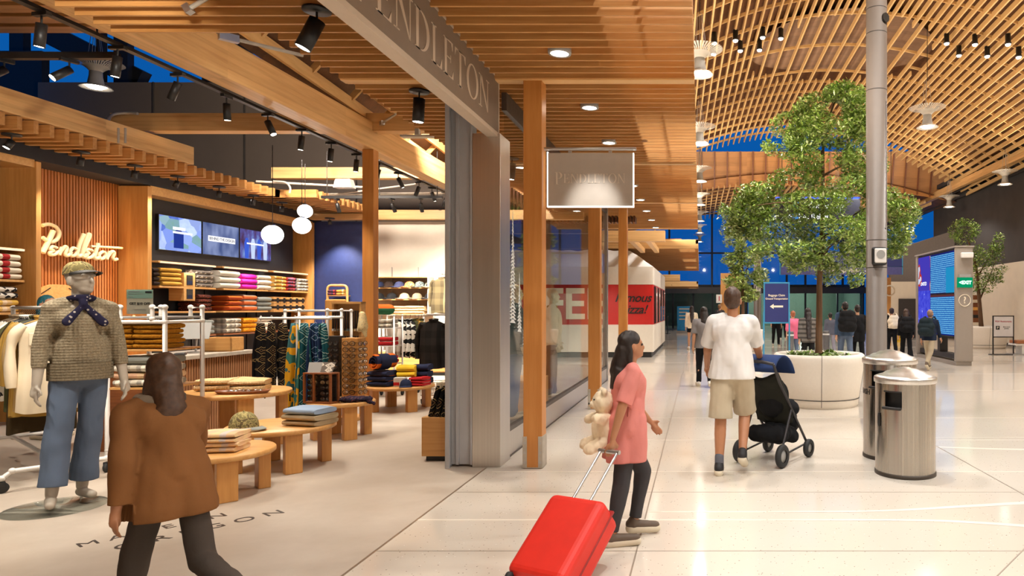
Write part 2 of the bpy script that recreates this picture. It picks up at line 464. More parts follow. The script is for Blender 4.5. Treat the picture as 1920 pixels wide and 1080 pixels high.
# canopy over the threshold
slats('ceiling_canopy_slats', -3.35, -.05, 5.42, 18.2, SOFZ, .152, .022, .14, WS)
slats('ceiling_canopy_slats_front', -4.55, -.05, -4.0, 5.41, SOFZ, .152, .022, .14, WS)
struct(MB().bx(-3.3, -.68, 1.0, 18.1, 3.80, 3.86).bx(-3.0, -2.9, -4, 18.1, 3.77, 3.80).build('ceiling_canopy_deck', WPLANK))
struct(MB().bx(-.40, -.375, 1.0, 15.8, 3.81, 3.84).build('trim_canopy_conduit', BLACK))
for nm, yy in (('beam_canopy_front', 6.30), ('beam_canopy_middle', 10.0), ('beam_canopy_rear', 13.74)):
    beam(nm, -3.35, -.05, yy+.05, yy+.16, SOFZ-.012, SOFZ+.2, WX)
struct(MB().bx(-3.35, -.05, 18.2, 18.4, SOFZ-.02, SOFZ+.26).build('beam_canopy_end', WX, None, .006))
def post(nm, yf):
    o = struct(MB().bx(-1.645, -1.470, yf, yf+.175, 0, SOFZ).build(nm, WZ, None, .006))
    mb = MB()
    for x0, x1 in ((-1.65, -1.61), (-1.505, -1.465)):
        mb.bx(x0, x1, yf-.006, yf+.18, 0.01, .3)
    mb.bx(-1.65, -1.465, yf-.004, yf+.18, 0.004, .012)
    mb.build('base_plate', plain('post_steel', rgb(198,190,178), .4, .5), o)
    mb = MB()
    for zz in (.06, .15, .24): mb.cyl((-1.485, yf-.012, zz), (-1.485, yf-.004, zz), .012, 8); mb.cyl((-1.63, yf-.012, zz), (-1.63, yf-.004, zz), .012, 8)
    mb.build('bolt', ALU, o)
post('column_post_front', 6.36); post('column_post_middle', 10.06); post('column_post_rear', 13.8)

# shutter guide and stainless jamb at the shop front
o = struct(MB().bx(-2.14, -1.876, 6.42, 6.75, 0, 3.14).build('column_jamb', STEELP, None, .003))
mb = MB().bx(-2.375, -2.35, 6.36, 6.75, 0, SOFZ).bx(-2.35, -2.14, 6.45, 6.55, .02, SOFZ).bx(-2.37, -2.33, 6.35, 6.38, 0, SOFZ).bx(-2.30, -2.27, 6.43, 6.46, .02, SOFZ).bx(-2.16, -2.142, 6.42, 6.5, .02, SOFZ)
struct(mb.build('column_shutter_guide', plain('guide_grey', rgb(172,172,175), .4, .0, var=.02), None, .003))
# glazed shop front along the hall
struct(MB().bx(-1.955, -1.915, 6.75, 14.1, 0, .255).build('wall_front_sill', STEELP))
struct(MB().bx(-1.96, -1.91, 6.75, 14.1, .255, .30).bx(-1.945, -1.905, 6.75, 14.1, .0, .012).bx(-1.96, -1.91, 6.75, 14.1, 3.45, 3.63).build('window_2_frame', plain('dark_bronze', rgb(88,82,78), .4, .5)))
o = struct(MB().bx(-1.94, -1.928, 6.76, 14.06, .30, 3.46).build('window_2', GLASS))
struct(MB().bx(-2.0, -1.9, 14.06, 14.16, 0, 3.63).build('window_2_mullion', ALU))
struct(MB().bx(-5.2, -2.0, 14.08, 14.09, .05, 3.45).build('window_3', GLASS))
# etched white fir trees on the pane
mb = MB()
rnd = random.Random(3)
for yc, zb, hh, w in ((7.02, 1.35, 1.15, .16), (7.28, 1.25, .62, .11), (7.5, 1.1, .5, .10), (7.85, 1.02, .52, .11), (6.86, 1.3, .6, .1)):
    n = int(hh/.035)
    for i in range(n):
        f = i/n; ww = w*(1-f)**.8*(.55+.45*rnd.random()); z = zb + hh*f
        mb.add([(-1.922, yc-ww, z), (-1.922, yc+ww, z-.012), (-1.922, yc, z+.05)], [(0,1,2)])
struct(mb.build('window_2_etched_trees', plain('frosted_white', rgb(226,232,234), .7, var=.02)))
# ------------------------------------------------------------------ hall roof
RC, RA, RB = 4.3, 9.35, .042
def rpt(s, Y, dz=0.0):
    q = max(0.0, (31.5 - Y)/17)
    return Vector((RC + s*(1 - .13*q), Y, RA - RB*s*s + dz))
Ys = [4 + .55*i for i in range(51)]
def oc(p): return (p.x-RC)**2/2.75**2 + (p.y-21)**2/2.45**2 < 1
mb = MB(); i = 0; s = -11.0
while s <= 8.0:
    run = []
    for Y in Ys + [None]:
        p = rpt(s, Y) if Y else None
        if p is not None and not (i % 2 and oc(p)): run.append(p)
        else:
            if len(run) > 1:
                vs, fs = [], []
                for q in run:
                    for dx, dz in ((-.022,-.0), (.022,-.0), (.022,.15), (-.022,.15)): vs.append(q + Vector((dx,0,dz)))
                n = len(run)
                for a in range(n-1):
                    for k in range(4): fs.append((a*4+k, a*4+(k+1)%4, a*4+4+(k+1)%4, a*4+4+k))
                fs += [(0,1,2,3), tuple(4*(n-1)+k for k in (3,2,1,0))]
                mb.add(vs, fs)
            run = []
    s += .25; i += 1
struct(mb.build('ceiling_lattice_rib', WROOF))
mb = MB(); Y = 5.0
while Y < 31.4:
    prev = None; s = -11.0
    while s <= 8.2:
        p = rpt(s, Y, .13)
        if prev is not None and not (oc(p) and int(Y/1.12) % 2): mb.bar(prev, p, .04, .08)
        prev = p; s += .5
    Y += 1.12
struct(mb.build('ceiling_lattice_arch', wood('roof_arch_fir', rgb(208,162,100), rgb(234,192,130), 'X', 1, .5, 0, False)))
mb = MB()
mb.grid(lambda u, v: rpt(-11.5 + 20.6*u, 3.5 + 28*v, .62), 42, 30)
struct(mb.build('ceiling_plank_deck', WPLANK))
mb = MB()
def ocp(u, v):
    a = 2*PI*u; p = rpt(0, 21); x = RC + 2.75*v*math.cos(a); yy = 21 + 2.45*v*math.sin(a)
    return Vector((x, yy, RA - RB*(x-RC)**2 + .3))
mb.grid(ocp, 48, 7, wrap=True)
struct(mb.build('ceiling_oculus', WOC))
# roof over the shops and behind the camera
struct(MB().bx(-16.2, -5.5, -8.3, 16.4, 9.3, 9.5).bx(-16.2, 14, -8.3, 4.2, 10.4, 10.6).build('ceiling_upper_deck', DARKWALL))
struct(MB().bx(11.42, 11.62, -8, 42, 6.82, 7.12).build('beam_eave', WY))
struct(MB().bx(11.62, 14, -8, 62, 7.3, 7.5).build('ceiling_side', DARKWALL))
mb = MB()
for k in range(16): mb.bx(11.7, 12.6, 14 + 1.6*k, 14.12 + 1.6*k, 6.95, 7.2)
mb.cyl((12.0, 5, 6.95), (12.0, 45, 6.95), .06, 8); mb.cyl((12.35, 5, 6.8), (12.35, 45, 6.8), .09, 8)
struct(mb.build('ceiling_side_pipes', DARKWALL))
# second bay: front panel with ribs, then its own lattice
mb = MB()
mb.grid(lambda u, v: Vector((-8 + 21.5*u, 33 + .5*math.sin(v*PI*.5), 9.05 - 1.55*v - .012*(-8+21.5*u-RC)**2*v)), 30, 6)
struct(mb.build('ceiling_bay_front', wood('bay_front_fir', rgb(172,112,56), rgb(202,140,78), 'X', 1.2, .5, .2, False)))
mb = MB()
for k in range(24):
    x = -3 + .62*k
    mb.bar((x, 32.97, 9.06), (x, 33.42, 7.52 - .012*(x-RC)**2), .07, .05)
struct(mb.build('ceiling_bay_front_rib', WALN))
mb = MB()
def r2(x, Y, d=0): return Vector((x, Y, 7.6 - .021*(x-RC)**2 + d + .02*(Y-33)))
for k in range(52):
    x = -3 + .28*k; mb.bar(r2(x, 33.3), r2(x, 46), .045, .14)
for k in range(10):
    Y = 34 + 1.2*k
    for j in range(28): mb.bar(r2(-3 + .5*j, Y, .12), r2(-2.5 + .5*j, Y, .12), .05, .06)
struct(mb.build('ceiling_bay_lattice', WROOF))
mb = MB(); mb.grid(lambda u, v: r2(-12 + 24.5*u, 33.2 + 13*v, .45), 30, 8)
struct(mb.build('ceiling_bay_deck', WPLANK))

# ------------------------------------------------------------------ far glass wall and the room behind it
FRM = plain('dark_mullion', rgb(24,26,32), .5, .3)
mb = MB()
for px in (1255, 1335, 1385, 1475, 1510, 1545, 1580, 1619, 1700, 1760):
    x = xat(px, 50); mb.bx(x-.07, x+.07, 49.9, 50.1, 2.6, 10)
for z in (5.5, 8.4): mb.bx(-14, 14, 49.92, 50.08, z-.06, z+.06)
struct(mb.build('window_4_mullion', FRM))
struct(MB().bx(-14, 14, 49.98, 50.0, 3.0, 10).build('window_4', glassy('night_glass', (.9,.93,.97), .6)))
struct(MB().bx(-14, 14, 49.7, 50.3, 2.55, 3.0).build('beam_far_header', plain('bronze_header', rgb(48,42,40), .5)))
mb = MB()
for px in (1262, 1300, 1336, 1400, 1460, 1510, 1570, 1618):
    x = xat(px, 50); mb.bx(x-.06, x+.06, 49.9, 50.1, 0, 2.6)
struct(mb.build('window_5_mullion', FRM))
struct(MB().bx(-14, 14, 49.98, 50.0, 0, 2.6).build('window_5', glassy('far_glass', (.75,.82,.8), .4)))
struct(MB().bx(4, 12, 56, 56.2, 0, 3.2).bx(11.8, 12, 50.3, 56, 0, 3.2).build('wall_far_room', plain('pale_green_wall', rgb(120,140,128), .7)))
struct(MB().bx(-8, 4, 57, 57.2, 0, 3.2).build('wall_far_room_dark', plain('deep_teal_wall', rgb(38,46,46), .7)))
struct(MB().bx(-8, 12, 50.3, 57, 3.0, 3.2).build('ceiling_far_room', DARKWALL))
# right-hand walls
struct(MB().bx(12.5, 12.7, -8, 36.5, 3.28, 7.3).build('wall_right_upper', DARKWALL))
struct(MB().bx(12.3, 12.7, -8, 36.5, 0, 3.28).build('wall_right', BEIGEWALL))
struct(MB().bx(12.25, 12.32, -8, 36.5, 0, .1).build('baseboard_right', DARKWALL))
mb = MB().add([(9.9,35.5,2.8),(12.5,33.5,2.8),(12.5,33.5,5.3),(9.9,35.5,4.45),(9.9,35.8,2.8),(12.5,33.8,2.8),(12.5,33.8,5.3),(9.9,35.8,4.45)],
    [(0,1,2,3),(4,7,6,5),(0,4,5,1),(3,2,6,7),(0,3,7,4),(1,5,6,2)])
struct(mb.build('wall_right_panel', plain('grey_board', rgb(120,112,106), .7, var=.06)))
struct(MB().bx(9.4, 12.5, 34, 34.2, 0, 2.8).build('wall_right_return', BEIGEWALL))
struct(MB().bx(9.9, 10.9, 33.9, 34.0, 0, 1.95).build('door_1', plain('dark_door', rgb(54,48,46), .5)))
struct(MB().bx(1.15, 2.2, 37.5, 37.8, 0, 3.4).build('wall_timber_panel', OAKZ))
struct(MB().bx(7.3, 7.62, 27.2, 27.5, 0, 2.7).build('column_timber_far', OAKZ))
struct(MB().bx(11.9, 12.3, 23.2, 23.9, 0, 2.05).build('door_2_frame', plain('door_brown', rgb(112,82,56), .5)))

# ------------------------------------------------------------------ neighbouring canopies further along the hall
def canopy(nm, x0, x1, y0, y1, z, deck=True):
    o = struct(MB().bx(x0, x1, y0, y0+.1, z-.02, z+.3).bx(x1-.1, x1, y0, y1, z+.14, z+.3).build(nm, WX, None, .006))
    mb = MB(); y = y0+.2
    while y < y1: mb.bx(x0, x1, y, y+.03, z, z+.13); y += .155
    mb.build('slat', WS, o)
    MB().bx(x0, x1-.6, y0+.1, y1, z+.3, z+.34).build('deck', WPLANK, o)
canopy('ceiling_canopy_next', -4, -.05, 24.3, 39.5, 3.63)
canopy('ceiling_canopy_far', -3.5, -.1, 43, 48.5, 2.86)
struct(MB().bx(-3.0, -1.0, 19.6, 19.9, 3.41, 3.72).bx(-2.1, -1.95, 19.9, 24.3, 3.45, 3.6).bx(-1.6, -1.45, 19.9, 24.3, 3.45, 3.6).build('beam_canopy_link', WX))
struct(MB().bx(-4, -1.25, 43.2, 43.5, 3.2, 3.6).build('beam_canopy_far', WX))

# ------------------------------------------------------------------ pizza kiosk
K = thing('food_kiosk', 'white boxed food kiosk with red band reading Famous Pizza and draped white top', 'kiosk', (-1.4, 20.6, 0))
KW = plain('kiosk_white', rgb(226,218,204), .5, var=.02); KR = plain('kiosk_red', rgb(190,28,22), .45, var=.03)
MB().bx(-6.2, 0, 0, 6.9, .16, .99).bx(-6.2, 0, 0, 6.9, 2.2, 2.74).build('wall_board', KW, K, .01)
MB().bx(-6.2, -.01, .012, 6.88, .99, 2.2).build('red_band', KR, K)
MB().bx(-6.15, -.06, .06, 6.85, 0, .16).build('plinth', BLACK, K)
mb = MB()
def drape(u, v):
    x = -6.2 + 6.2*u; d = min(u, 1-u)*6.2; e = min(v, 1-v)*6.9
    h = min(1, min(d/.85, e/1.1))
    w = .02*math.sin(11*x + 3*v)*h*(1-h*.6)*2 + .012*math.sin(4.3*x - 17*v)
    return Vector((x, 6.9*v, 2.74 + .60*h + w*(h*.9+.02)))
mb.grid(drape, 70, 40)
mb.build('drape', plain('white_sheet', rgb(224,220,214), .7, var=.03), K)
mb = MB()
rnd = random.Random(2)
for k in range(8): mb.bx(.0, .015, .35 + .8*k, 1.05 + .8*k, 1.02, 2.16, k % 2)
mb.build('side_mural', [glassy('mural_glass', (.8,.7,.7), 1.2, .2), plain('mural_pink', rgb(196,120,116), .2)], K)
text('lettering', 'COFFEE', 1.30, CREAM, K, (-1.40, -.02, 1.57), depth=.03, bold=.025, space=1.0, align='RIGHT')
text('lettering', 'Famous', .37, BLACK, K, (-.62, -.005, 1.79), depth=.01, shear=.35, bold=.004, space=.95)
text('lettering', 'pizza!', .37, BLACK, K, (-.60, -.005, 1.44), depth=.01, shear=.35, bold=.004, space=.95)

# ------------------------------------------------------------------ steel pole with a speaker, and its twin far off
def pole(label, x, y, h, far=False):
    P = thing('steel_pole', label, 'pole', (x, y, 0))
    MB().lathe([(.0,0),(.15,0),(.15,.05),(.135,.06),(.135,h),(0,h)], 40).build('shaft', TAUPE, P)
    mb = MB()
    for z in (2.02, 2.38, 4.35, 5.1, 5.42):
        if z < h: mb.lathe([(.1355,z),(.1368,z+.002),(.1368,z+.008),(.1355,z+.01)], 40)
    mb.build('joint_ring', DARKWALL, P)
    b = MB().cb((0,-.14,2.17), (.20,.05,.235)).build('speaker_surround', BLACK, P, .03)
    MB().cb((.01,-.165,2.175), (.155,.03,.19)).build('speaker', WHITEP, b, .02)
    MB().tube([(.01,-.182,2.19),(.01,-.186,2.19)], .055, 24).build('speaker_grille', GREYP, b)
    if not far:
        mb = MB().tube(smooth_path([(.105,-.085,4.2),(.105,-.085,3.6),(.105,-.085,2.62),(.085,-.106,2.54)],3), .0045, 6)
        mb.build('conduit_groove', DARKWALL, P)
        mb = MB().tube([(.085,-.098,5.28),(.098,-.116,5.28)], .062, 24)
        mb.build('camera_port', BLACK, P)
    return P
pole('tall taupe steel column behind the two bins with boxed white speaker', 2.33, 9.0, 7.2)
pole('slim far taupe steel column left of the blue directional sign', 2.08, 24.6, 5.0, True)

# ------------------------------------------------------------------ stainless bins
def bin_(label, x, y, r, zr, ang, op=(.60,.75), word=True):
    B = thing('litter_bin', label, 'bin', (x, y, 0))
    n = 64; zs = [.035, .3, op[0], op[1], zr-.055]; vs, fs = [], []
    for z in zs:
        for k in range(n):
            a = 2*PI*k/n; vs.append((r*.985*math.cos(a), r*.985*math.sin(a), z))
    for i in range(len(zs)-1):
        for k in range(n):
            a = 2*PI*(k+.5)/n; d = (a - ang + PI) % (2*PI) - PI
            if i == 2 and abs(d) < .3: continue
            fs.append((i*n+k, i*n+(k+1)%n, (i+1)*n+(k+1)%n, (i+1)*n+k))
    MB().add(vs, fs, 0, True).build('body', STEEL, B)
    MB().lathe([(r*.8,.05),(r*.8,zr-.1)], 32).build('liner', plain('bin_black', (.012,.011,.01), .6), B)
    mb = MB()
    for zz in (op[0], op[1]):
        mb.tube([((r*.985)*math.cos(ang+d), (r*.985)*math.sin(ang+d), zz) for d in [(-.32+.064*k) for k in range(11)]], .007, 6)
    mb.tube([((r+.02)*math.cos(ang+d), (r+.02)*math.sin(ang+d), op[0]-.004) for d in [(-.3+.06*k) for k in range(11)]], .014, 6)
    mb.build('opening_lip', BLACK, B)
    MB().lathe([(0,0),(r*1.01,0),(r*1.01,.02),(r*1.0,.035),(0,.035)], 48).build('base_ring', plain('bin_base', rgb(70,62,54), .5, .3), B)
    prof = [(r*1.0,zr-.06),(r*1.03,zr-.055),(r*1.035,zr-.02),(r*1.02,zr-.008)]
    for q in range(1, 8):
        f = q/8; prof.append((r*1.0*(1-f), zr - .012 + .085*math.sin(f*PI/2)**1.1 + (.006 if q % 2 else 0)))
    prof.append((0, zr+.075))
    MB().lathe(prof, 56).build('lid', STEELP, B)
    if not word:
        MB().tube([((r+.004)*math.cos(PI*1.1), (r+.004)*math.sin(PI*1.1), z) for z in (.44,.47,.53,.56)], [.008,.014,.014,.008], 8).build('latch', BLACK, B)
        return B
    me = text_mesh('TRASH', .075, .001, bold=.001); me.materials.clear(); me.materials.append(BLACK)
    for v in me.vertices:
        th = PI*1.02 + v.co.x/r; rr = r*.985 + .002 + v.co.z
        v.co = Vector((rr*math.cos(th), rr*math.sin(th), .66 + v.co.y))
    link('lettering', me, B)
    return B
bin_('shorter stainless litter bin in front of its taller twin', 1.865, 6.2, .268, .885, R(229), (.62,.76), False)
bin_('taller stainless litter bin standing behind the shorter one', 1.92, 6.9, .265, 1.0, R(229), (.72,.88))

# ------------------------------------------------------------------ planters and trees
LF1 = NT('leaf_bright'); LF1 = LF1.bsdf(LF1.ramp(LF1.noise(LF1.coords(), 9, 2), [(.3, rgb(124,154,56)), (.7, rgb(188,208,110))]), .3, spec=.5)
LF2 = NT('leaf_dark'); LF2 = LF2.bsdf(LF2.ramp(LF2.noise(LF2.coords(), 9, 2), [(.3, rgb(80,110,40)), (.7, rgb(132,160,74))]), .3, spec=.5)
LF3 = NT('leaf_pale'); LF3 = LF3.bsdf(LF3.ramp(LF3.noise(LF3.coords(), 9, 2), [(.3, rgb(150,166,90)), (.7, rgb(214,218,160))]), .3, spec=.5)
BARK = wood('bark', rgb(70,48,30), rgb(120,86,56), 'Z', 2.5, .8, 0, False)
def planter(label, x, y, r, h):
    P = thing('round_planter', label, 'planter', (x, y, 0))
    rb = r*.86
    prof = [(rb*.96,0),(rb*.96,.02),(rb,.03),(rb+.005,.12),(rb+.006,.125),(rb+.006,.135),(rb+.01,.14),(rb+(r-rb)*.5,h*.5),(r*.985,h*.82),(r,h*.93),(r*.985,h-.02),(r*.95,h),(r*.88,h-.005),(r*.85,h-.06),(r*.85,h-.12)]
    MB().lathe(prof, 64).build('shell', WHITEST, P)
    mb = MB()
    for a in (R(-96), R(40), R(160), R(-10)):
        mb.tube([((q+.001)*math.cos(a), (q+.001)*math.sin(a), z) for q, z in prof[2:12]], .004, 5)
    mb.tube([((rb+.012)*math.cos(2*PI*k/60), (rb+.012)*math.sin(2*PI*k/60), .13) for k in range(60)], .006, 5, closed=True)
    mb.build('seam', DARKWALL, P)
    MB().lathe([(r*.86,h-.1),(r*.5,h-.07),(0,h-.06)], 32).build('soil', SOIL, P)
    return P
def leaves(mb, c, r, n, size, rnd, w=(.5,.3,.2), shell=.55):
    for _ in range(n):
        d = Vector((rnd.gauss(0,1), rnd.gauss(0,1), rnd.gauss(0,1))).normalized() * (shell + (1-shell)*rnd.random()) * (1 if rnd.random() < .85 else rnd.uniform(.2,1.12))
        p = Vector((c[0]+d.x*r[0], c[1]+d.y*r[1], c[2]+d.z*r[2]))
        if mnoise.noise(p*2.4) < -.2: continue
        t = Vector((rnd.uniform(-1,1), rnd.uniform(-1,1), rnd.uniform(-.7,.4))).normalized()
        u = t.cross(Vector((rnd.uniform(-.6,.6), rnd.uniform(-.6,.6), 1))).normalized(); nn = t.cross(u)
        s = size*rnd.uniform(.6,1.25); q = rnd.random()
        mi = 0 if q < w[0] else (1 if q < w[0]+w[1] else 2)
        mb.add([p - t*s, p + u*s*.42 + nn*s*.08, p + t*s, p - u*s*.42 + nn*s*.08], [(0,1,2,3)], mi)
def plant_tree(name, label, base, trunk, branches, clumps, size, seed, w=(.5,.3,.2)):
    T = thing(name, label, 'tree', base)
    rnd = random.Random(seed); b = Vector(base)
    mb = MB(); tp = smooth_path([Vector(p)-b for p in trunk[0]], 4)
    mb.tube(tp, [trunk[1]*(1-.75*i/(len(tp)-1)) for i in range(len(tp))], 10)
    for br in branches:
        pp = smooth_path([Vector(p)-b for p in br], 3); mb.tube(pp, [trunk[1]*.38*(1-.8*i/(len(pp)-1)) for i in range(len(pp))], 7)
    mb.build('trunk', BARK, T)
    mb = MB()
    for c, r, n in clumps: leaves(mb, Vector(c)-b, r, n, size, rnd, w)
    mb.build('foliage', [LF1, LF2, LF3], T)
    return T
TX, TY = xat(1535, 10.6), 10.6
planter('large round white planter behind the bins holding the tall tree', TX, TY, .70, .80)
def cl(px, py, rx, ry, n, Y, dy=0.0, k=.8):
    s = Y/F; p = at(px, py, Y)
    return ((p.x, Y+dy, p.z), (rx*s, max(rx,ry)*s*k, ry*s), n)
rr = random.Random(12)
spec_ = [(1582,178,42,26,900),(1535,205,50,36,1100),(1490,235,48,32,1000),(1560,245,70,40,1500),(1600,225,30,50,800),(1470,278,46,20,700),(1540,295,75,32,1300),
 (1625,300,50,50,1100),(1500,330,60,22,700),(1585,350,75,26,1000),(1440,362,70,24,1000),(1400,395,55,34,1100),(1520,385,80,26,900),(1640,385,65,40,1300),
 (1690,415,28,48,800),(1460,425,80,34,1400),(1560,440,85,34,1300),(1650,455,60,40,1100),(1510,470,85,26,1200),(1600,485,70,26,900),(1445,475,46,22,600),
 (1685,475,26,30,400),(1560,510,30,26,260),(1595,520,18,22,180),(1500,500,40,20,350),(1385,430,35,24,450)]
plant_tree('ficus_tree', 'tall tiered leafy tree growing from the large white planter', (TX, TY, .72),
    ([at(1535,662,TY), at(1536,600,TY), at(1537,520,TY), at(1541,440,TY), at(1543,350,TY), at(1545,260,TY), at(1565,190,TY)], .058),
    [[at(1537,505,TY), at(1548,470,10.5), at(1590,440,10.3)], [at(1537,500,TY), at(1520,460,10.7), at(1470,420,10.9)], [at(1540,450,TY), at(1590,410,10.8), at(1640,380,10.9)],
     [at(1542,400,TY), at(1480,380,10.4), at(1420,385,10.2)], [at(1543,330,TY), at(1580,310,10.5), at(1620,300,10.4)], [at(1544,290,TY), at(1500,250,10.6), at(1490,230,10.6)], [at(1537,490,TY), at(1556,460,10.6), at(1560,420,10.9)]],
    [cl(a,b_,c,d,int(n*2.3),TY, rr.uniform(-.35,.35)) for a,b_,c,d,n in spec_], .039, 5)
mb = MB(); rnd = random.Random(8)
for k in range(150):
    a, q = rnd.uniform(0, 2*PI), .55*rnd.random()**.5
    leaves(mb, (q*math.cos(a), q*math.sin(a), .02), (.05,.05,.06), 4, .05, rnd, (.05,.9,.05))
o = thing('ground_cover', 'low dark green plants round the trunk in the large planter', 'plants', (TX, TY, .745)); mb.build('foliage', [LF1, LF2, LF3], o)
# second tree, half hidden by the walking man
Y2 = 22.0
planter('white planter mostly hidden behind the man in the white shirt', xat(1393, Y2), Y2, .70, .8)
plant_tree('ficus_tree', 'smaller bushy tree left of the far steel column', (xat(1393,Y2), Y2, .72),
    ([at(1393,640,Y2), at(1393,580,Y2), at(1392,500,Y2), at(1388,420,Y2)], .07), [[at(1393,540,Y2), at(1375,510,Y2), at(1365,490,Y2)], [at(1392,520,Y2), at(1410,490,Y2), at(1425,480,Y2)]],
    [cl(a,b_,c,d,int(n*1.7),Y2) for a,b_,c,d,n in [(1380,412,12,24,350),(1388,450,34,26,900),(1375,490,24,22,600),(1410,480,26,24,600),(1385,525,34,22,900),(1425,520,20,22,350),(1400,550,26,18,500),(1440,400,20,14,200)]], .07, 6, (.45,.2,.35))
Y3 = 25.6
planter('white planter beside the flight board on the far side', xat(1842, Y3), Y3, .95, .82)
plant_tree('ficus_tree', 'round headed tree rising behind the flight information board', (xat(1840,Y3), Y3, .74),
    ([at(1840,615,Y3), at(1836,560,Y3), at(1830,500,Y3), at(1815,450,Y3)], .09), [[at(1838,560,Y3), at(1855,520,Y3), at(1870,480,Y3)], [at(1833,520,Y3), at(1850,490,Y3), at(1870,460,Y3)]],
    [cl(a,b_,c,d,int(n*1.4),Y3) for a,b_,c,d,n in [(1808,434,30,26,1200),(1848,478,34,22,1000),(1872,455,12,20,250),(1865,510,26,24,700),(1835,535,34,20,700),(1820,495,26,26,600)]], .06, 7, (.2,.65,.15))

# ------------------------------------------------------------------ flight information board
FI = thing('flight_board', 'free standing flight information board with blue screens and exit sign', 'information board', (6.6, 17.6, 0))
PEW = plain('pewter', rgb(156,146,136), .4, .1, var=.02)
MB().bx(0, .46, 0, .14, .1, 3.08).build('end_panel', PEW, FI, .04)
MB().bx(0, .46, 3.16, 3.3, .1, 3.08).build('end_panel', PEW, FI, .04)
MB().bx(-.02, .48, -.02, 3.32, 3.06, 3.10).build('cap', PEW, FI, .005)
MB().bx(.06, .40, .14, 3.16, .72, 3.06).bx(.1, .36, .14, 3.16, .15, .28).bx(.12,.34,1.5,1.7,.28,.72).build('cabinet', plain('board_dark', rgb(40,36,36), .4), FI)
MB().bx(.03, .43, .05, 3.25, 0, .1).build('plinth', PEW, FI)
t = NT('flight_rows'); sx = t.n('ShaderNodeSeparateXYZ'); t.l(t.coords(), sx.inputs[0])
row = t.math('GREATER_THAN', t.math('SINE', t.math('MULTIPLY', sx.outputs[2], 118)), -.1)
nz = t.math('GREATER_THAN', t.noise(t.coords((1,7,17)), 3, 2), .4)
hd = t.math('GREATER_THAN', t.math('ABSOLUTE', t.math('SUBTRACT', t.math('FRACT', t.math('DIVIDE', t.math('ADD', sx.outputs[2], -.74), 1.13)), .5)), .46)
c = t.mix(t.math('MULTIPLY', row, nz), rgb(24,96,190), rgb(120,196,240)); c = t.mix(hd, c, rgb(30,40,120))
e = t.n('ShaderNodeEmission'); t.l(c, e.inputs[0]); e.inputs[1].default_value = .85; t.l(e.outputs[0], t.out.inputs[0]); FROWS = t.m
for zz in (.76, 1.9):
    for k in range(3):
        MB().bx(.035, .06, .2 + .62*k, .79 + .62*k, zz, zz + 1.1).build('screen', FROWS, FI)
FLC = emis('board_cyan', rgb(36,150,205), .9); FHD = emis('board_header', rgb(110,60,60), .7)
MB().bx(.03,.04,.2,.79,1.9,2.58).build('blank_rows', FLC, FI)
MB().bx(.03,.04,.2,2.03,1.80,1.86).build('header_bar', FHD, FI)
t = NT('advert'); v = t.coords((1,1,1), rot=(R(35),0,0)); sx = t.n('ShaderNodeSeparateXYZ'); t.l(t.coords(), sx.inputs[0])
w = t.n('ShaderNodeTexWave'); w.inputs['Scale'].default_value = 1.3; w.inputs['Distortion'].default_value = 3; t.l(v, w.inputs[0])
st = t.ramp(w.outputs['Fac'], [(0, rgb(70,60,180)), (.4, rgb(190,60,50)), (.55, rgb(210,214,235)), (.7, rgb(70,60,180))], 'CONSTANT')
c = t.mix(t.math('GREATER_THAN', sx.outputs[2], 2.0), t.ramp(t.noise(t.coords((1,2,2)), 3, 3), [(.35, rgb(58,62,205)), (.66, rgb(84,90,225)), (.7, rgb(190,200,250))]), st)
e = t.n('ShaderNodeEmission'); t.l(c, e.inputs[0]); e.inputs[1].default_value = 1.0; t.l(e.outputs[0], t.out.inputs[0])
MB().bx(.035, .06, 2.12, 3.12, .76, 3.0).build('advert_screen', t.m, FI)
text('lettering', 'UNITED', .15, emis('screen_text', (1,1,1), 1.5), FI, (.03, 2.62, 2.2), '-X')
ex = MB().bx(.03, .42, -.05, 0, 2.02, 2.28).build('exit_sign', emis('exit_green', rgb(10,150,100), 1.0), FI, .004)
MB().bx(.08, .37, -.06, 0, 2.28, 2.36).build('exit_bracket', GREYP, FI)
text('lettering', '<EXIT', .12, emis('exit_text', rgb(190,255,220), 2.2), ex, (.225, -.055, 2.145), bold=.006)
text('lettering', '?', .24, CREAM, FI, (.23, -.004, 1.69), bold=.005)
MB().tube([(.23+.15*math.cos(2*PI*k/40), -.004, 1.69+.15*math.sin(2*PI*k/40)) for k in range(40)], .011, 6, closed=True).build('ring_mark', CREAM, FI)
MB().bx(.12, .42, -.12, 0, 2.78, 2.92).build('wall_lamp', WHITEP, FI, .02)

# ------------------------------------------------------------------ signs
SB = plain('sign_navy', rgb(36,44,104), .5, var=.02); CY_ = plain('sign_cyan', rgb(54,140,180), .5, var=.02)
D = thing('directional_sign', 'blue Baggage Claim and Ground Transportation sign with left arrow', 'sign', (xat(1456,16), 16, 0))
MB().bx(-.305, .305, -.02, .02, 1.13, 2.10).build('frame', CY_, D, .006)
MB().bx(-.275, .275, -.026, .0, 1.165, 2.065).build('panel', SB, D)
for x in (-.30, .30): MB().cyl((x, 0, .0), (x, 0, 1.4), .018, 10).build('post', CY_, D)
MB().bx(-.36, .36, -.2, .2, 0, .02).build('foot_plate', GREYP, D)
text('lettering', 'Baggage Claim', .068, CREAM, D, (0, -.03, 1.79), bold=.001)
text('lettering', 'Ground Transportation', .060, CREAM, D, (0, -.03, 1.71), bold=.001, space=.92)
MB().prism([(-.16,0),(-.07,.06),(-.07,.022),(.15,.022),(.15,-.022),(-.07,-.022),(-.07,-.06)], (0,-.026,1.53), (1,0,0), (0,0,1), .004).build('arrow', CREAM, D)
Fs = thing('overhead_sign', 'long overhead navy sign reading Find Your Flight behind the tree', 'sign', at(1577, 515, 26))
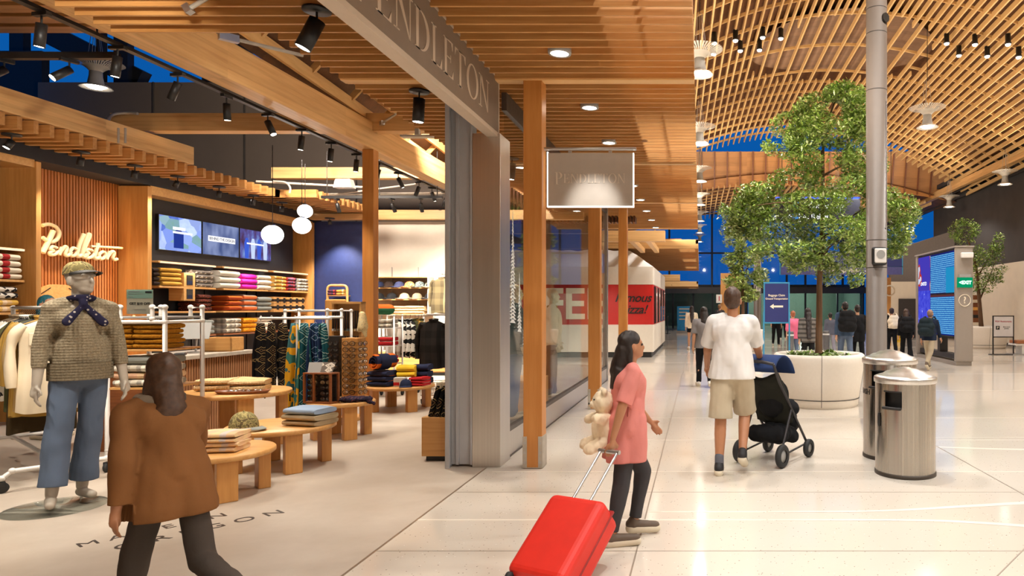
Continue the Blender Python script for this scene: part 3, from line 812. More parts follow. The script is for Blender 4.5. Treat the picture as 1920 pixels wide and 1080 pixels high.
MB().bx(-2.3, 2.3, -.08, .08, .30, .84).build('upper_panel', SB, Fs, .01)
MB().bx(-2.3, 2.3, -.08, .08, 0, .29).build('lower_panel', plain('sign_violet', rgb(74,74,128), .5), Fs, .01)
MB().bx(-2.34, 2.34, -.06, .06, .285, .31).bx(-2.34,-2.3,-.06,.06,0,.84).bx(2.3,2.34,-.06,.06,0,.84).build('edge', CY_, Fs)
text('lettering', 'Find Your Flight', .2, CREAM, Fs, (.06, -.085, .145), bold=.004)
for x in (-1.9, 1.9): MB().cyl((x,0,.84), (x,0,5.0), .012, 6).build('cable', BLACK, Fs)
Ps = thing('overhead_sign', 'overhead lit sign listing Pet Relief half hidden by the crown', 'sign', at(1533, 418, 23))
MB().bx(-1.42, 1.42, -.08, .08, 0, .80).build('panel', plain('sign_black', rgb(24,26,40), .4), Ps, .01)
MB().bx(-1.42, 1.42, -.085, .0, .80, .86).build('light_bar', emis('blue_bar', rgb(60,90,255), 2.5), Ps)
LT = emis('sign_text', (1,1,1), 1.6)
text('lettering', 'Concourses', .26, LT, Ps, (.3, -.085, .57), bold=.003)
text('lettering', '\u2190  Pet Relief', .26, LT, Ps, (-.35, -.085, .2), bold=.003)
MB().bx(-.86,-.66,-.088,-.08,.46,.68).bx(-.86,-.66,-.088,-.08,.1,.3).build('pictogram', emis('picto_blue', rgb(60,140,230), 1.2), Ps)
for x in (-1.2, 1.2): MB().cyl((x,0,.8), (x,0,4.2), .012, 6).build('cable', BLACK, Ps)
A = thing('easel_sign', 'white notice in black floor stand near the bench', 'sign', (xat(1881,21.8), 21.8, 0))
MB().bx(-.31,.31,-.012,.012,.58,1.22).build('board', plain('notice_white', rgb(214,208,206), .5, var=.02), A)
mb = MB()
for x in (-.325, .325): mb.bx(x-.015,x+.015,-.02,.02,0,1.24)
mb.bx(-.34,.34,-.02,.02,1.22,1.25).bx(-.34,.34,-.02,.02,.55,.58)
mb.build('frame', BLACK, A)
MB().bx(-.42,.42,-.14,.14,0,.02).build('foot', BLACK, A)
text('lettering', 'PDX Restaurants', .075, plain('notice_red', rgb(170,30,50), .5), A, (0, -.015, 1.06), bold=.001)
text('lettering', 'Short term\nparking', .05, BLACK, A, (.1, -.015, .86), bold=.001)
MB().bx(-.24,-.12,-.016,-.012,.80,.92).build('symbol_plate', BLACK, A); text('lettering', 'P', .1, CREAM, A, (-.18, -.018, .86), bold=.002)
G = thing('gate_sign', 'small white sign with red figure on the far timber panel', 'sign', at(1347, 568, 37.4))
MB().bx(-.12,.2,-.02,.02,0,.46).build('plate', plain('sign_white', rgb(224,218,210), .5), G); text('lettering','1',.34,plain('sign_red', rgb(190,30,30), .5),G,(.04,-.022,.23),bold=.01)
RS = thing('restroom_sign', 'round white ring sign on the far timber post', 'sign', at(1668, 545, 27.15))
MB().tube([(.2*math.cos(2*PI*k/32), 0, .2*math.sin(2*PI*k/32)) for k in range(32)], .03, 6, closed=True).build('ring', CREAM, RS)
W = thing('floor_stand', 'light blue notice board standing by the far glass', 'sign', (xat(1283,40), 40, 0))
MB().bx(-.42,.42,-.03,.03,.15,1.58).build('panel', plain('sky_blue', rgb(40,150,215), .5), W, .01); MB().bx(-.45,.45,-.2,.2,0,.15).build('foot', GREYP, W)
mb = MB()
for k in range(4): mb.bx(-.3,.3-.12*(k%2),-.034,-.03,1.40-.2*k,1.46-.2*k)
mb.build('text_lines', CREAM, W)
# wet floor signs
def wet(label, x, y):
    w = thing('wet_floor_sign', label, 'caution sign', (x, y, 0)); Yw = plain('safety_yellow', rgb(236,190,20), .5, var=.03)
    for s in (-1, 1):
        MB().add([(-.16,s*.16,0),(.16,s*.16,0),(.12,s*.02,.66),(-.12,s*.02,.66),(-.16,s*.18,0),(.16,s*.18,0),(.12,s*.04,.66),(-.12,s*.04,.66)],
            [(0,1,2,3),(4,7,6,5),(0,4,5,1),(3,2,6,7),(0,3,7,4),(1,5,6,2)]).build('panel', Yw, w)
    MB().prism([(0,.1),(-.08,-.05),(.08,-.05)], (0,-.13,.36), (1,0,0), (0,.2,1), .004).build('warning_triangle', BLACK, w)
wet('yellow wet floor sign behind the person with the cream backpack', xat(1683,30), 30)
wet('yellow wet floor sign beside the far blue notice board', xat(1238,33), 33)
# queue posts
qp = None
for k, (px, Y) in enumerate(((1216,34),(1232,37),(1252,39))):
    if qp is None:
        qp = thing('queue_post', 'black belt barrier post near the far glass', 'barrier post', (xat(px,Y),Y,0), 0, 'belt barrier posts')
        MB().lathe([(0,0),(.17,0),(.17,.02),(.03,.05),(.03,.95),(.045,.96),(.045,1.02),(0,1.02)], 16).build('post', BLACK, qp)
    else: dup(qp, (xat(px,Y),Y,0))
# grey bollards
b0 = thing('bollard', 'grey bollard standing below the directional sign', 'bollard', (xat(1482,17),17,0), 0)
MB().lathe([(0,0),(.1,0),(.1,.02),(.085,.03),(.085,.88),(.07,.91),(0,.91)], 20).build('shaft', plain('bollard_grey', rgb(92,88,86), .5), b0)
MB().lathe([(.088,.8),(.088,.84)], 20).build('light_band', WHITEP, b0)
dup(b0, (xat(1549,17.5),17.5,0), 0, 'grey bollard just right of the tall tree trunk')
# bench
BN = thing('bench', 'low white bench with tan seat pads along the beige wall', 'bench', (10.9, 21.9, 0))
MB().bx(-.9,1.3,-.25,.25,.30,.36).build('frame', WHITEP, BN, .01)
for k in range(3): MB().bx(-.85+.75*k, -.2+.75*k, -.27, .27, .36, .46).build('seat_pad', plain('tan_pad', rgb(160,100,60), .6), BN, .02)
for x in (-.6, .9): MB().bx(x-.06,x+.06,-.22,.22,.03,.3).build('leg', WHITEP, BN)
MB().bx(-.95,1.35,-.3,.3,0,.03).build('base_rail', GREYP, BN)
MB().tube([(-.2,.2,.44),(-.2,.2,.6),(.4,.2,.6),(.4,.2,.44)], .015, 8).build('armrest', ALU, BN)
SH = thing('wall_shelf', 'lit shelf of goods in the doorway behind the far planter', 'shelf', (xat(1826,27),27,0))
MB().bx(-.2,.2,0,.3,0,2.0).build('cabinet', WALN, SH)
for k in range(5): MB().bx(-.18,.18,-.01,.02,.5+.3*k,.62+.3*k).build('product', [EDGEGLOW, CREAM, BLACK][k % 3] if k % 3 else plain('amber', rgb(240,180,90), .5), SH)

# ------------------------------------------------------------------ hall pendants
def pendant_proto():
    P = thing('hall_pendant', '', 'pendant lamp', (0,0,0))
    mb = MB(); n = 44
    for k in range(n):
        a0, a1 = 2*PI*k/n, 2*PI*(k+.62)/n
        pr = [(.10,.30),(.16,.36),(.28,.44),(.44,.47)]
        vs = [(r*math.cos(a), r*math.sin(a), z) for r, z in pr for a in (a0, a1)]
        mb.add(vs, [(2*i,2*i+1,2*i+3,2*i+2) for i in range(3)])
    mb.lathe([(.09,.28),(.13,.34),(.2,.40)], 32)
    mb.build('reflector', plain('pendant_white', rgb(206,196,182), .5, var=.02), P)
    MB().lathe([(.13,.05),(.12,.12),(.105,.2),(.1,.3),(.0,.31)], 28).build('neck', GREYP, P)
    MB().lathe([(.13,.05),(.2,.03),(.255,-.01),(.262,-.02),(.24,-.015),(.17,.02)], 36).build('lamp_ring', plain('pendant_white', (0,0,0)), P)
    MB().lathe([(.0,-.03),(.11,-.02),(.16,.012)], 28).build('lens', LAMPH, P)
    for k in range(5):
        a = 2*PI*k/5+.3
        MB().tube([(.14*math.cos(a), .14*math.sin(a), .38), (.05*math.cos(a), .05*math.sin(a), 1.15)], .006, 5).build('cable', ALU, P)
    MB().tube([(0,0,1.15),(0,0,2.4)], .008, 5).build('cord', BLACK, P)
    return P
PP = pendant_proto(); first = True; PEND = []
for X, ys, lab in ((0.0, (-3.5,2.0,7.5,13,18.5,24,29.5,35,40.5,46), 'white trumpet pendant in the row along the canopy edge'),
               (5.6, (-5.2,.3,5.8,11.3,16.8,22.3,27.8), 'white trumpet pendant hanging alone right of the steel column'),
               (11.0, (13.6,19.1,24.6,30.1,35.6), 'white trumpet pendant under the right-hand eave'),
               (-11.5, (13.0,), 'white trumpet pendant seen above the shop behind the black track')):
    for k, Y in enumerate(ys):
        z = 5.95 if X > -5 else 5.7
        PEND.append((X, Y, z))
        if Y < 9 or (X == 5.6 and Y < 16): continue      # out of the picture
        l = lab
        if X == 5.6 and Y > 17: l = ['white trumpet pendant hidden mostly by the steel column', 'white trumpet pendant half hidden in the tree crown'][int(Y > 25)]
        g = {0.0: 'pendants along the canopy edge', 11.0: 'pendants under the eave'}.get(X)
        if X == 0.0: l = '%s pendant from the near end of the row along the canopy edge' % ['first','second','third','fourth','fifth','sixth','seventh'][k-3]
        if X == 11.0: l = '%s pendant from the near end under the right-hand eave' % ['unseen','first','second','third','fourth'][k]
        if X == 11.0 and k < 2: continue
        if first:
            PP.location = (X, Y, z); PP['label'] = l; first = False
            if g: PP['group'] = g
        else: dup(PP, (X, Y, z), .3*k, l, g)
# little spotlights on the lattice
SP = None
def roofY(px, py):
    best = None
    for i in range(200):
        Y = 12 + i*.1; x = xat(px, Y); q = max(0, (31.5-Y)/17); s = (x-RC)/(1-.13*q); z = RA - RB*s*s
        d = abs(CY - (z-.3-H)*F/Y - py)
        if best is None or d < best[0]: best = (d, x, Y, z)
    return best
for i, (px, py) in enumerate(((1339,85),(1338,104),(1379,80),(1388,98),(1430,74),(1424,98),(1464,76),(1775,86),(1798,108),(1828,86),(1851,110),(1890,87),(1910,112))):
    d, x, Y, z = roofY(px, py)
    side = 'left of the oculus' if px < 1500 else 'right of the steel column'
    if SP is None:
        SP = thing('roof_spotlight', 'small black spotlight under the timber lattice left of the oculus', 'spotlight', (x,Y,z), 0, 'roof spotlights left of the oculus')
        MB().lathe([(0,.02),(.07,.02),(.07,-.2),(.085,-.21),(.085,-.25),(.07,-.25)], 16).build('housing', BLACK, SP)
        MB().lathe([(.07,-.25),(.066,-.27),(.05,-.29),(0,-.30)], 16).build('lens', emis('spot_lens', (1,.88,.76), 6), SP)
    else: dup(SP, (x,Y,z), 0, 'small black spotlight under the timber lattice ' + side, 'roof spotlights ' + side)
# ------------------------------------------------------------------ figures
def capsule(mb, p0, p1, r0, r1, n=12, sy=1.0):
    p0, p1 = Vector(p0), Vector(p1); t = p1 - p0
    L = t.length; t = t.normalized() if L > 1e-6 else Vector((0,0,1))
    u = t.cross(Vector((0,1,0)))
    if u.length < .1: u = t.cross(Vector((1,0,0)))
    u.normalize(); w = t.cross(u)
    rings = [(p0 - t*r0*math.sin(a), r0*math.cos(a)) for a in (R(85), R(50), R(20))] + [(p0, r0), (p1, r1)] + [(p1 + t*r1*math.sin(a), r1*math.cos(a)) for a in (R(20), R(50), R(85))]
    vs, fs = [], []
    for c, r in rings:
        for k in range(n):
            a = 2*PI*k/n; vs.append(c + u*math.cos(a)*r + w*math.sin(a)*r*sy)
    m = len(rings)
    for i in range(m-1):
        for k in range(n): fs.append((i*n+k, i*n+(k+1)%n, (i+1)*n+(k+1)%n, (i+1)*n+k))
    fs += [tuple(range(n))[::-1], tuple((m-1)*n+k for k in range(n))]
    mb.add(vs, fs, 0, True)
def fuse(name, prims, m, parent, voxel=.01, sm=3, wob=0.0, wf=9.0, cuts=()):
    mb = MB()
    for p in prims:
        if p[0] == 'c': capsule(mb, *p[1:])
        else: mb.ell(p[1], p[2], 16, 10, 0, p[3] if len(p) > 3 else None)
    o = mb.build(name, m)
    a = o.modifiers.new('r', 'REMESH'); a.mode = 'VOXEL'; a.voxel_size = voxel; a.use_smooth_shade = True
    b = o.modifiers.new('s', 'SMOOTH'); b.iterations = sm; b.factor = .5
    bpy.context.view_layer.update()
    me = bpy.data.meshes.new_from_object(o.evaluated_get(bpy.context.evaluated_depsgraph_get()))
    bpy.data.objects.remove(o); me.materials.clear(); me.materials.append(m)
    if wob:
        ns = [v.normal.copy() for v in me.vertices]
        for v, nn in zip(me.vertices, ns):
            q = v.co*wf; q.z *= .55
            v.co += nn*wob*(mnoise.noise(q) + .5*mnoise.noise(q*2.3))
    for P, n, rad in cuts:            # straight hems and cuffs
        P, n = Vector(P), Vector(n).normalized()
        for v in me.vertices:
            q = v.co - P; t = q.dot(n)
            if t > 0 and (q - n*t).length < rad and t < .22: v.co -= n*t
    me.name = name
    return link(name, me, parent)
def skeleton(h=1.75, lt=(0,0), rt=(0,0), la=(0,8,10), ra=(0,8,10), lean=0, head=(0,0), side=0, wide=1.0):
    """joints of a figure facing +Y: thigh swing and knee bend, arm swing / spread / elbow, lean of the trunk, in degrees"""
    k = h/1.75; J = {'k': k, 'w': wide}
    def d(a, s=0): a, s = R(a), R(s); return Vector((math.sin(s), math.sin(a)*math.cos(s), -math.cos(a)*math.cos(s)))
    for sd, x, (th, kn) in (('L', -1, lt), ('R', 1, rt)):
        hip = Vector((x*.09*k*wide, 0, 0)); kne = hip + d(th, side + x*1.5)*.43*k; ank = kne + d(th-kn, side + x*.5)*.42*k
        fa = R(th - kn); toe = ank + Vector((0, math.cos(fa)*.17, math.sin(fa)*.17 - .035))*k if kn > 25 else ank + Vector((x*.03, .17, -.04))*k
        J['hip'+sd], J['knee'+sd], J['ank'+sd], J['toe'+sd] = hip, kne, ank, toe
    z0 = min(min(J['ank'+s].z, J['toe'+s].z + .03*k) for s in 'LR') - .085*k
    for q in list(J):
        if isinstance(J[q], Vector): J[q] = J[q] - Vector((0,0,z0))
    pel = Vector((0,0,-z0)); J['pel'] = pel
    L = R(lean); up = Vector((0, math.sin(L), math.cos(L)))
    J['up'] = up; J['chest'] = pel + up*.36*k; J['neck'] = pel + up*.53*k; J['sho'] = pel + up*.49*k
    hp = R(head[0] - lean*.4); J['head'] = J['neck'] + Vector((0, math.sin(-hp)*.14+.015, math.cos(hp)*.15))*k
    J['yaw'] = head[1]; J['pitch'] = head[0]
    for sd, x, (sw, sp, el) in (('L', -1, la), ('R', 1, ra)):
        sh = J['sho'] + Vector((x*.175*k*wide, 0, -.02*k)); e = sh + d(sw, x*sp)*.29*k; w = e + d(sw+el, x*sp*.5)*.25*k
        J['sh'+sd], J['el'+sd], J['wr'+sd] = sh, e, w; J['hd'+sd] = (w - e).normalized()
    return J
def hand_prims(J, sd, fine=True):
    k = J['k']; w = J['wr'+sd]; t = J['hd'+sd]; x = -1 if sd == 'L' else 1
    fwd = (Vector((0,1,0)) - t*t.y).normalized(); out = Vector((x,0,0)) - t*t.x; out = (out - fwd*out.dot(fwd)).normalized()
    P = [('c', w, w + t*.07*k, .026*k, .032*k, 12, .55)]
    rot = None
    for i, (L, off) in enumerate(((.072,.026),(.08,.009),(.075,-.009),(.06,-.026))):
        b = w + t*.085*k + fwd*off*k*1.15; m = b + (t*.6 - out*.15).normalized()*L*.5*k; e = m + (t*.8 - out*.6).normalized()*L*.5*k
        P += [('c', b - t*.02*k, m, .0095*k, .009*k, 8), ('c', m, e, .009*k, .0075*k, 8)]
    b = w + t*.03*k + fwd*.025*k; m = b + (t*.5 + fwd*.75 - out*.3).normalized()*.04*k
    P += [('c', b, m, .013*k, .011*k, 8), ('c', m, m + (t*.9 + fwd*.2 - out*.3).normalized()*.032*k, .0105*k, .008*k, 8)]
    return P
def head_prims(J):
    k = J['k']; c = J['head']; m = Matrix.Translation(c) @ Matrix.Rotation(R(J['yaw']), 4, 'Z') @ Matrix.Rotation(R(J['pitch']), 4, 'X')
    J['hm'] = m
    def e(p, r): return ('e', (0,0,0), tuple(q*k for q in r), m @ Matrix.Translation(Vector(p)*k))
    def cc(a, b, r0, r1): return ('c', m @ (Vector(a)*k), m @ (Vector(b)*k), r0*k, r1*k, 10)
    return [e((0,-.012,.035), (.075,.093,.085)), e((0,.012,-.02), (.064,.078,.075)), e((0,.035,-.07), (.046,.05,.04)),
            cc((0,.086,.012), (0,.103,-.022), .009, .014), cc((0,.082,-.05), (.0,.084,-.052), .017, .017), e((0,.072,-.085), (.022,.02,.016)),
            e((-.076,-.004,-.012), (.012,.024,.033)), e((.076,-.004,-.012), (.012,.024,.033)),
            cc((-.036,.074,.028), (.036,.074,.028), .013, .013)]
def body_prims(J, bulk=1.0):
    k = J['k']; up = J['up']; P = []; b = bulk
    P += [('c', J['pel'] + Vector((-.055,0,0))*k, J['pel'] + Vector((.055,0,0))*k, .105*k*b, .105*k*b, 14),
          ('c', J['pel'] + up*.05*k, J['chest'], .115*k*b, .125*k*b, 16), ('c', J['chest'] + Vector((-.06,0,.02))*k, J['chest'] + Vector((.06,0,.02))*k, .115*k*b, .115*k*b, 14),
          ('c', J['shL'], J['shR'], .055*k, .055*k, 12), ('c', J['neck'] - up*.04*k, J['head'] - Vector((0,.01,.04))*k, .056*k, .05*k, 12)]
    for s in 'LR':
        P += [('c', J['sh'+s], J['el'+s], .05*k*b, .04*k, 12), ('c', J['el'+s], J['wr'+s], .042*k, .027*k, 12)]
        P += [('c', J['hip'+s], J['knee'+s], .085*k*b, .056*k, 14), ('c', J['knee'+s], J['knee'+s]*.65 + J['ank'+s]*.35, .056*k, .056*k, 12), ('c', J['knee'+s]*.65 + J['ank'+s]*.35, J['ank'+s], .056*k, .036*k, 12)]
        heel = J['ank'+s] + Vector((0,-.03,-.045))*k
        P += [('c', heel, J['toe'+s], .036*k, .03*k, 10)]
    return P + head_prims(J) + hand_prims(J, 'L') + hand_prims(J, 'R')
def lerp(a, b, f): return a*(1-f) + b*f
def shirt_prims(J, sleeve=.5, drop=.0, g=1.0, bulk=1.0):
    """sleeve 0..2 along the arm (1 = elbow), drop = how far the hem falls below the hips"""
    k = J['k']; up = J['up']; b = bulk; P = []
    P += [('c', J['chest'] + Vector((-.07,0,.03))*k, J['chest'] + Vector((.07,0,.03))*k, .128*k*b, .128*k*b, 16), ('c', J['pel'] + up*.12*k, J['chest'], .145*k*b, .15*k*b, 18),
          ('c', lerp(J['neck'], J['shL'], .5), J['shL'], .06*k, .066*k, 12), ('c', lerp(J['neck'], J['shR'], .5), J['shR'], .06*k, .066*k, 12)]
    for x in (-1, 1):
        P += [('c', J['pel'] + Vector((x*.07*J['w'], 0, -drop))*k, J['pel'] + up*.2*k + Vector((x*.05,0,0))*k, .128*k*b*g, .125*k*b, 16)]
    for s in 'LR':
        if sleeve <= 1: P += [('c', J['sh'+s], lerp(J['sh'+s], J['el'+s], sleeve), .068*k*b, .068*k*b, 12)]
        else: P += [('c', J['sh'+s], J['el'+s], .066*k*b, .058*k*b, 12), ('c', J['el'+s], lerp(J['el'+s], J['wr'+s], sleeve-1), .058*k*b, .046*k*b, 12)]
    return P
def trouser_prims(J, leg=2.0, flare=.055, bulk=1.0, thigh=.1):
    k = J['k']; P = [('c', J['pel'] + Vector((-.06,0,.0))*k, J['pel'] + Vector((.06,0,.0))*k, .122*k*bulk, .122*k*bulk, 16), ('c', J['pel'] + Vector((-.05,0,.08))*k, J['pel'] + Vector((.05,0,.08))*k, .115*k*bulk, .115*k*bulk, 14)]
    for s in 'LR':
        if leg <= 1: P += [('c', J['hip'+s], lerp(J['hip'+s], J['knee'+s], leg), thigh*1.08*k*bulk, thigh*k, 14)]
        else: P += [('c', J['hip'+s], J['knee'+s], thigh*k*bulk, .074*k, 14), ('c', J['knee'+s], lerp(J['knee'+s], J['ank'+s], leg-1), .074*k, flare*k, 14)]
    return P
def shirt_cuts(J, sleeve, drop):
    k = J['k']; c = [(J['pel'] + Vector((0,0,-drop)), (0,0,-1), .25*k)]
    for s in 'LR':
        if sleeve <= 1: c.append((lerp(J['sh'+s], J['el'+s], sleeve), J['el'+s]-J['sh'+s], .10*k))
        else: c.append((lerp(J['el'+s], J['wr'+s], sleeve-1), J['wr'+s]-J['el'+s], .08*k))
    return c
def leg_cuts(J, leg):
    c = []
    for s in 'LR':
        if leg <= 1: c.append((lerp(J['hip'+s], J['knee'+s], leg), J['knee'+s]-J['hip'+s], .16))
        else: c.append((lerp(J['knee'+s], J['ank'+s], leg-1), J['ank'+s]-J['knee'+s], .14))
    return c
def shoe(J, s, m, msole, parent, voxel):
    k = J['k']; a, t = J['ank'+s], J['toe'+s]; heel = a + Vector((0,-.035,-.045))*k
    dn = Vector((0,0,-.02))*k
    o = fuse('shoe', [('c', heel + Vector((0,0,.015))*k, t + Vector((0,.02,.004))*k, .044*k, .036*k, 12), ('c', a + Vector((0,-.012,-.035))*k, a + Vector((0,-.01,0))*k, .048*k, .045*k, 12)], m, parent, voxel)
    fuse('sole', [('c', heel + dn, t + dn*.9 + Vector((0,.025,0))*k, .045*k, .04*k, 12)], msole, o, voxel)
    return o
SKIN = plain('skin_light', rgb(206,156,124), .5, var=.05); SKIN2 = plain('skin_tan', rgb(172,118,84), .5, var=.05)
DHAIR = plain('dark_hair', rgb(34,24,20), .5, var=.3, sc=60); BHAIR = plain('brown_hair', rgb(70,46,30), .5, var=.3, sc=60)
def cloth(name, col, var=.1): return fabric('cloth_'+name, [col], 'plain')
SOLEW = plain('sole_cream', rgb(216,204,180), .6, var=.03)
def person(label, loc, rz, J, skin=SKIN, top=None, sleeve=.5, drop=0, bottom=None, leg=2.0, hair=DHAIR, hlen=0, shoes=None, voxel=.014, bulk=1.0, wob=.012, eyes=False, name='person', cat='person', flare=.055, g=1.0, soles=None, thigh=.1, topname='shirt', botname='trousers', bald=False):
    root = thing(name, label, cat, loc, rz)
    bp = body_prims(J, .9 if top else 1)
    fuse('body', bp, skin, root, min(voxel, .009), 3)
    if top: fuse(topname, shirt_prims(J, sleeve, drop, g, bulk), top, root, voxel, 4, wob, 9.0, shirt_cuts(J, sleeve, drop))
    if bottom: fuse(botname, trouser_prims(J, leg, flare, bulk*(.84 if drop > .03 else 1), thigh), bottom, root, voxel, 4, wob*.8, 9.0, leg_cuts(J, leg))
    k = J['k']; m = J['hm']
    if not bald:
        hp = [('e', (0,0,0), (.083*k,.099*k,.088*k), m @ Matrix.Translation(Vector((0,-.022,.045))*k)), ('e', (0,0,0), (.078*k,.07*k,.08*k), m @ Matrix.Translation(Vector((0,-.045,-.005))*k))]
        if hlen:
            a = m @ (Vector((0,-.06,-.03))*k); b_ = J['neck'] + Vector((0,-.10,-.06))*k; e = b_ + Vector((0,-.11 if hlen > .25 else -.03,-hlen))
            hp += [('c', a, b_, .08*k, .075*k, 14), ('c', b_ + Vector((-.03,0,0))*k, e + Vector((-.02,0,0)), .062*k, .03*k, 12), ('c', b_ + Vector((.03,0,0))*k, e + Vector((.02,0,0)), .062*k, .03*k, 12)]
            for x in (-1, 1): hp += [('c', m @ (Vector((x*.06,-.03,.02))*k), m @ (Vector((x*.075,-.04,-.12))*k), .03*k, .03*k, 8)]
        fuse('hair', hp, hair, root, min(voxel, .01), 2, .006, 26)
    if eyes:
        for x in (-1, 1): MB().ell(m @ (Vector((x*.031,.079,.006))*k), (.011*k,)*3, 10, 7).build('eye', plain('eye_dark', rgb(60,44,36), .2), root)
    if shoes:
        for s in 'LR': shoe(J, s, shoes, soles or SOLEW, root, min(voxel, .01))
    return root
# ------------------------------------------------------------------ people in the hall
DENIM = fabric('denim_blue', [rgb(92,106,128), rgb(120,134,152)], 'plain')
BLK = cloth('black', rgb(26,26,28)); NAVY = cloth('navy', rgb(34,44,64)); GREY = cloth('grey', rgb(132,128,128)); WHITE = cloth('white', rgb(226,222,218)); BEIGE = cloth('khaki', rgb(184,170,146))
PINK = cloth('dusty_pink', rgb(214,132,124)); HOT = cloth('hot_pink', rgb(222,110,140)); CREAMC = cloth('cream', rgb(232,216,190)); DGREY = cloth('charcoal', rgb(66,64,66)); OLIVE = cloth('olive_black', rgb(40,40,34))
DSHOE = plain('dark_shoe', rgb(34,32,34), .6); TSHOE = plain('taupe_shoe', rgb(96,80,66), .6)
# man in white pushing a pushchair
MX, MY = xat(1372, 6.2), 6.2
J = skeleton(1.70, lt=(-3,6), rt=(28,62), la=(20,16,25), ra=(34,8,22), lean=7, head=(6,0))
man = person('person in white T-shirt and khaki shorts walking away with a pushchair', (MX, MY, 0), R(-10), J, SKIN2, WHITE, .85, .05, BEIGE, .98, BHAIR, 0, DSHOE, .011, 1.10, .014, True, thigh=.112, g=1.1)
for s in 'L':
    a, k_ = J['ank'+s], J['k']
    fuse('sock', [('c', a, a + Vector((0,0,.07)), .042, .042, 12)], cloth('sock_grey', rgb(100,100,108)), man, .008)
# pushchair
PC = thing('pushchair', 'dark pushchair with blue hood pushed by the person in white', 'pushchair', (xat(1452, 6.75), 6.75, 0), R(-34))
fr = MB()
for x in (-.21, .21):
    fr.tube([(x,-.42,.98),(x,-.30,.80),(x,.02,.45),(x,.30,.14)], .013, 8).tube([(x,-.05,.52),(x,-.28,.10)], .012, 8).tube([(x,-.28,.1),(x,.3,.14)], .01, 8)
fr.tube([(-.21,-.42,.98),(-.1,-.45,1.0),(.1,-.45,1.0),(.21,-.42,.98)], .015, 8)
fr.build('frame', plain('pushchair_frame', rgb(60,58,60), .4, .4), PC)
sh_ = MB().grid(lambda u, v: Vector((-.19+.38*u, -.28 + .14*math.sin(v*3) + .28*v, .86 - .48*min(v*1.6,1) + .03*math.cos(u*PI*2))), 10, 12)
sh_.build('seat', OLIVE, PC).modifiers.new('s','SOLIDIFY').thickness = .04
MB().grid(lambda u, v: Vector((-.20 + .40*v, -.16 + .24*math.cos(PI*(.15+.75*u)) , .78 + .27*math.sin(PI*(.1+.75*u)))), 14, 8).build('hood', cloth('hood_blue', rgb(44,62,104)), PC).modifiers.new('s','SOLIDIFY').thickness = .015
fuse('basket', [('c',(-.13,-.12,.27),(.13,-.12,.27),.09,.09,10),('c',(-.13,.1,.24),(.13,.1,.24),.08,.08,10),('e',(0,0,.28),(.19,.2,.09))], BLK, PC, .015, 3, .02)
fuse('footmuff', [('c',(-.1,.12,.5),(.1,.12,.5),.1,.1,12),('c',(0,.12,.5),(0,.32,.3),.13,.1,12),('e',(0,-.02,.62),(.17,.12,.2))], BLK, PC, .015, 3, .02)
for x in (-.23, .23):
    for y, r in ((-.28,.11),(.30,.09)):
        w = MB().lathe([(r*.55,-.02),(r*.9,-.025),(r,-.012),(r,.012),(r*.9,.025),(r*.55,.02)], 24, (0,0,0), 0, True, Matrix.Translation((x,y,r)) @ Matrix.Rotation(PI/2,4,'Y')).build('wheel', RUBBER, PC)
        MB().lathe([(0,-.015),(r*.56,-.012),(r*.56,.012),(0,.015)], 16, (0,0,0), 0, True, Matrix.Translation((x,y,r)) @ Matrix.Rotation(PI/2,4,'Y')).build('hub', GREYP, w)
# girl in pink with the red suitcase
GX, GY = xat(1172, 4.4), 4.4
J = skeleton(1.36, lt=(24,34), rt=(-7,3), la=(14,12,26), ra=(-24,12,6), lean=5, head=(4,0))
girl = person('child in pink tunic and dark leggings pulling a red suitcase', (GX, GY, 0), R(-72), J, SKIN2, None, hair=DHAIR, hlen=.10, shoes=TSHOE, voxel=.009, eyes=True, bottom=DGREY, leg=1.93, flare=.05, wob=.008, botname='leggings', thigh=.088)
k = J['k']
fuse('tunic', shirt_prims(J, .9, .0, 1.0, .98) + [('c', J['pel'] + Vector((x*.055,y*.04,.05)), J['pel'] + Vector((x*.065,y*.045,-.20)), .085, .088, 14) for x in (-1,1) for y in (-1,1)], PINK, girl, .01, 4, .010, 9.0, [(J['pel'] + Vector((0,0,-.2)), (0,0,-1), .3)] + shirt_cuts(J, .9, 1)[1:])
hand = Matrix.Rotation(R(-72), 4, 'Z') @ (J['wrR'] + J['hdR']*.085) + Vector((GX, GY, 0))
TO = thing('plush_backpack', 'cream plush bear backpack worn by the child in pink', 'backpack', (GX - .135, GY - .045, .92), R(108))
fuse('body', [('e',(0,0,-.18),(.085,.075,.12)),('e',(0,0,-.02),(.075,.07,.075)),('e',(-.055,0,.05),(.025,.02,.025)),('e',(.055,0,.05),(.025,.02,.025)),('c',(-.07,.02,-.12),(-.15,.07,-.1),.035,.03,10),('c',(.07,.02,-.12),(.14,.07,-.15),.035,.03,10),
    ('c',(-.05,.02,-.27),(-.08,.1,-.3),.042,.04,10),('c',(.05,.02,-.27),(.09,.1,-.3),.042,.04,10),('e',(0,.065,-.035),(.03,.025,.022))], fabric('plush', [rgb(232,214,184)], 'plain'), TO, .008, 2, .006, 40)
MB().ell((0,.09,-.028),(.01,.006,.008),8,6).ell((-.028,.062,.0),(.006,)*3,8,6).ell((.028,.062,.0),(.006,)*3,8,6).build('face', BLACK, TO)
cz = (hand.z - .06)/.90; ch = (1 - cz*cz)**.5; dr = Vector((.45*ch, .893*ch, cz)); yw_ = math.atan2(dr.y, dr.x)
M0 = Matrix.Rotation(yw_, 4, 'Z') @ Matrix.Rotation(math.acos(cz), 4, 'Y')
SC = thing('suitcase', 'bright red rolling suitcase tilted behind the child', 'suitcase', hand - (M0 @ Vector((-.07,0,.90))), 0)
def scp(o): 
    o.data.transform(M0); return o
RED = plain('red_shell', rgb(214,40,26), .5, var=.05); RED2 = plain('red_trim', rgb(150,20,18), .5)
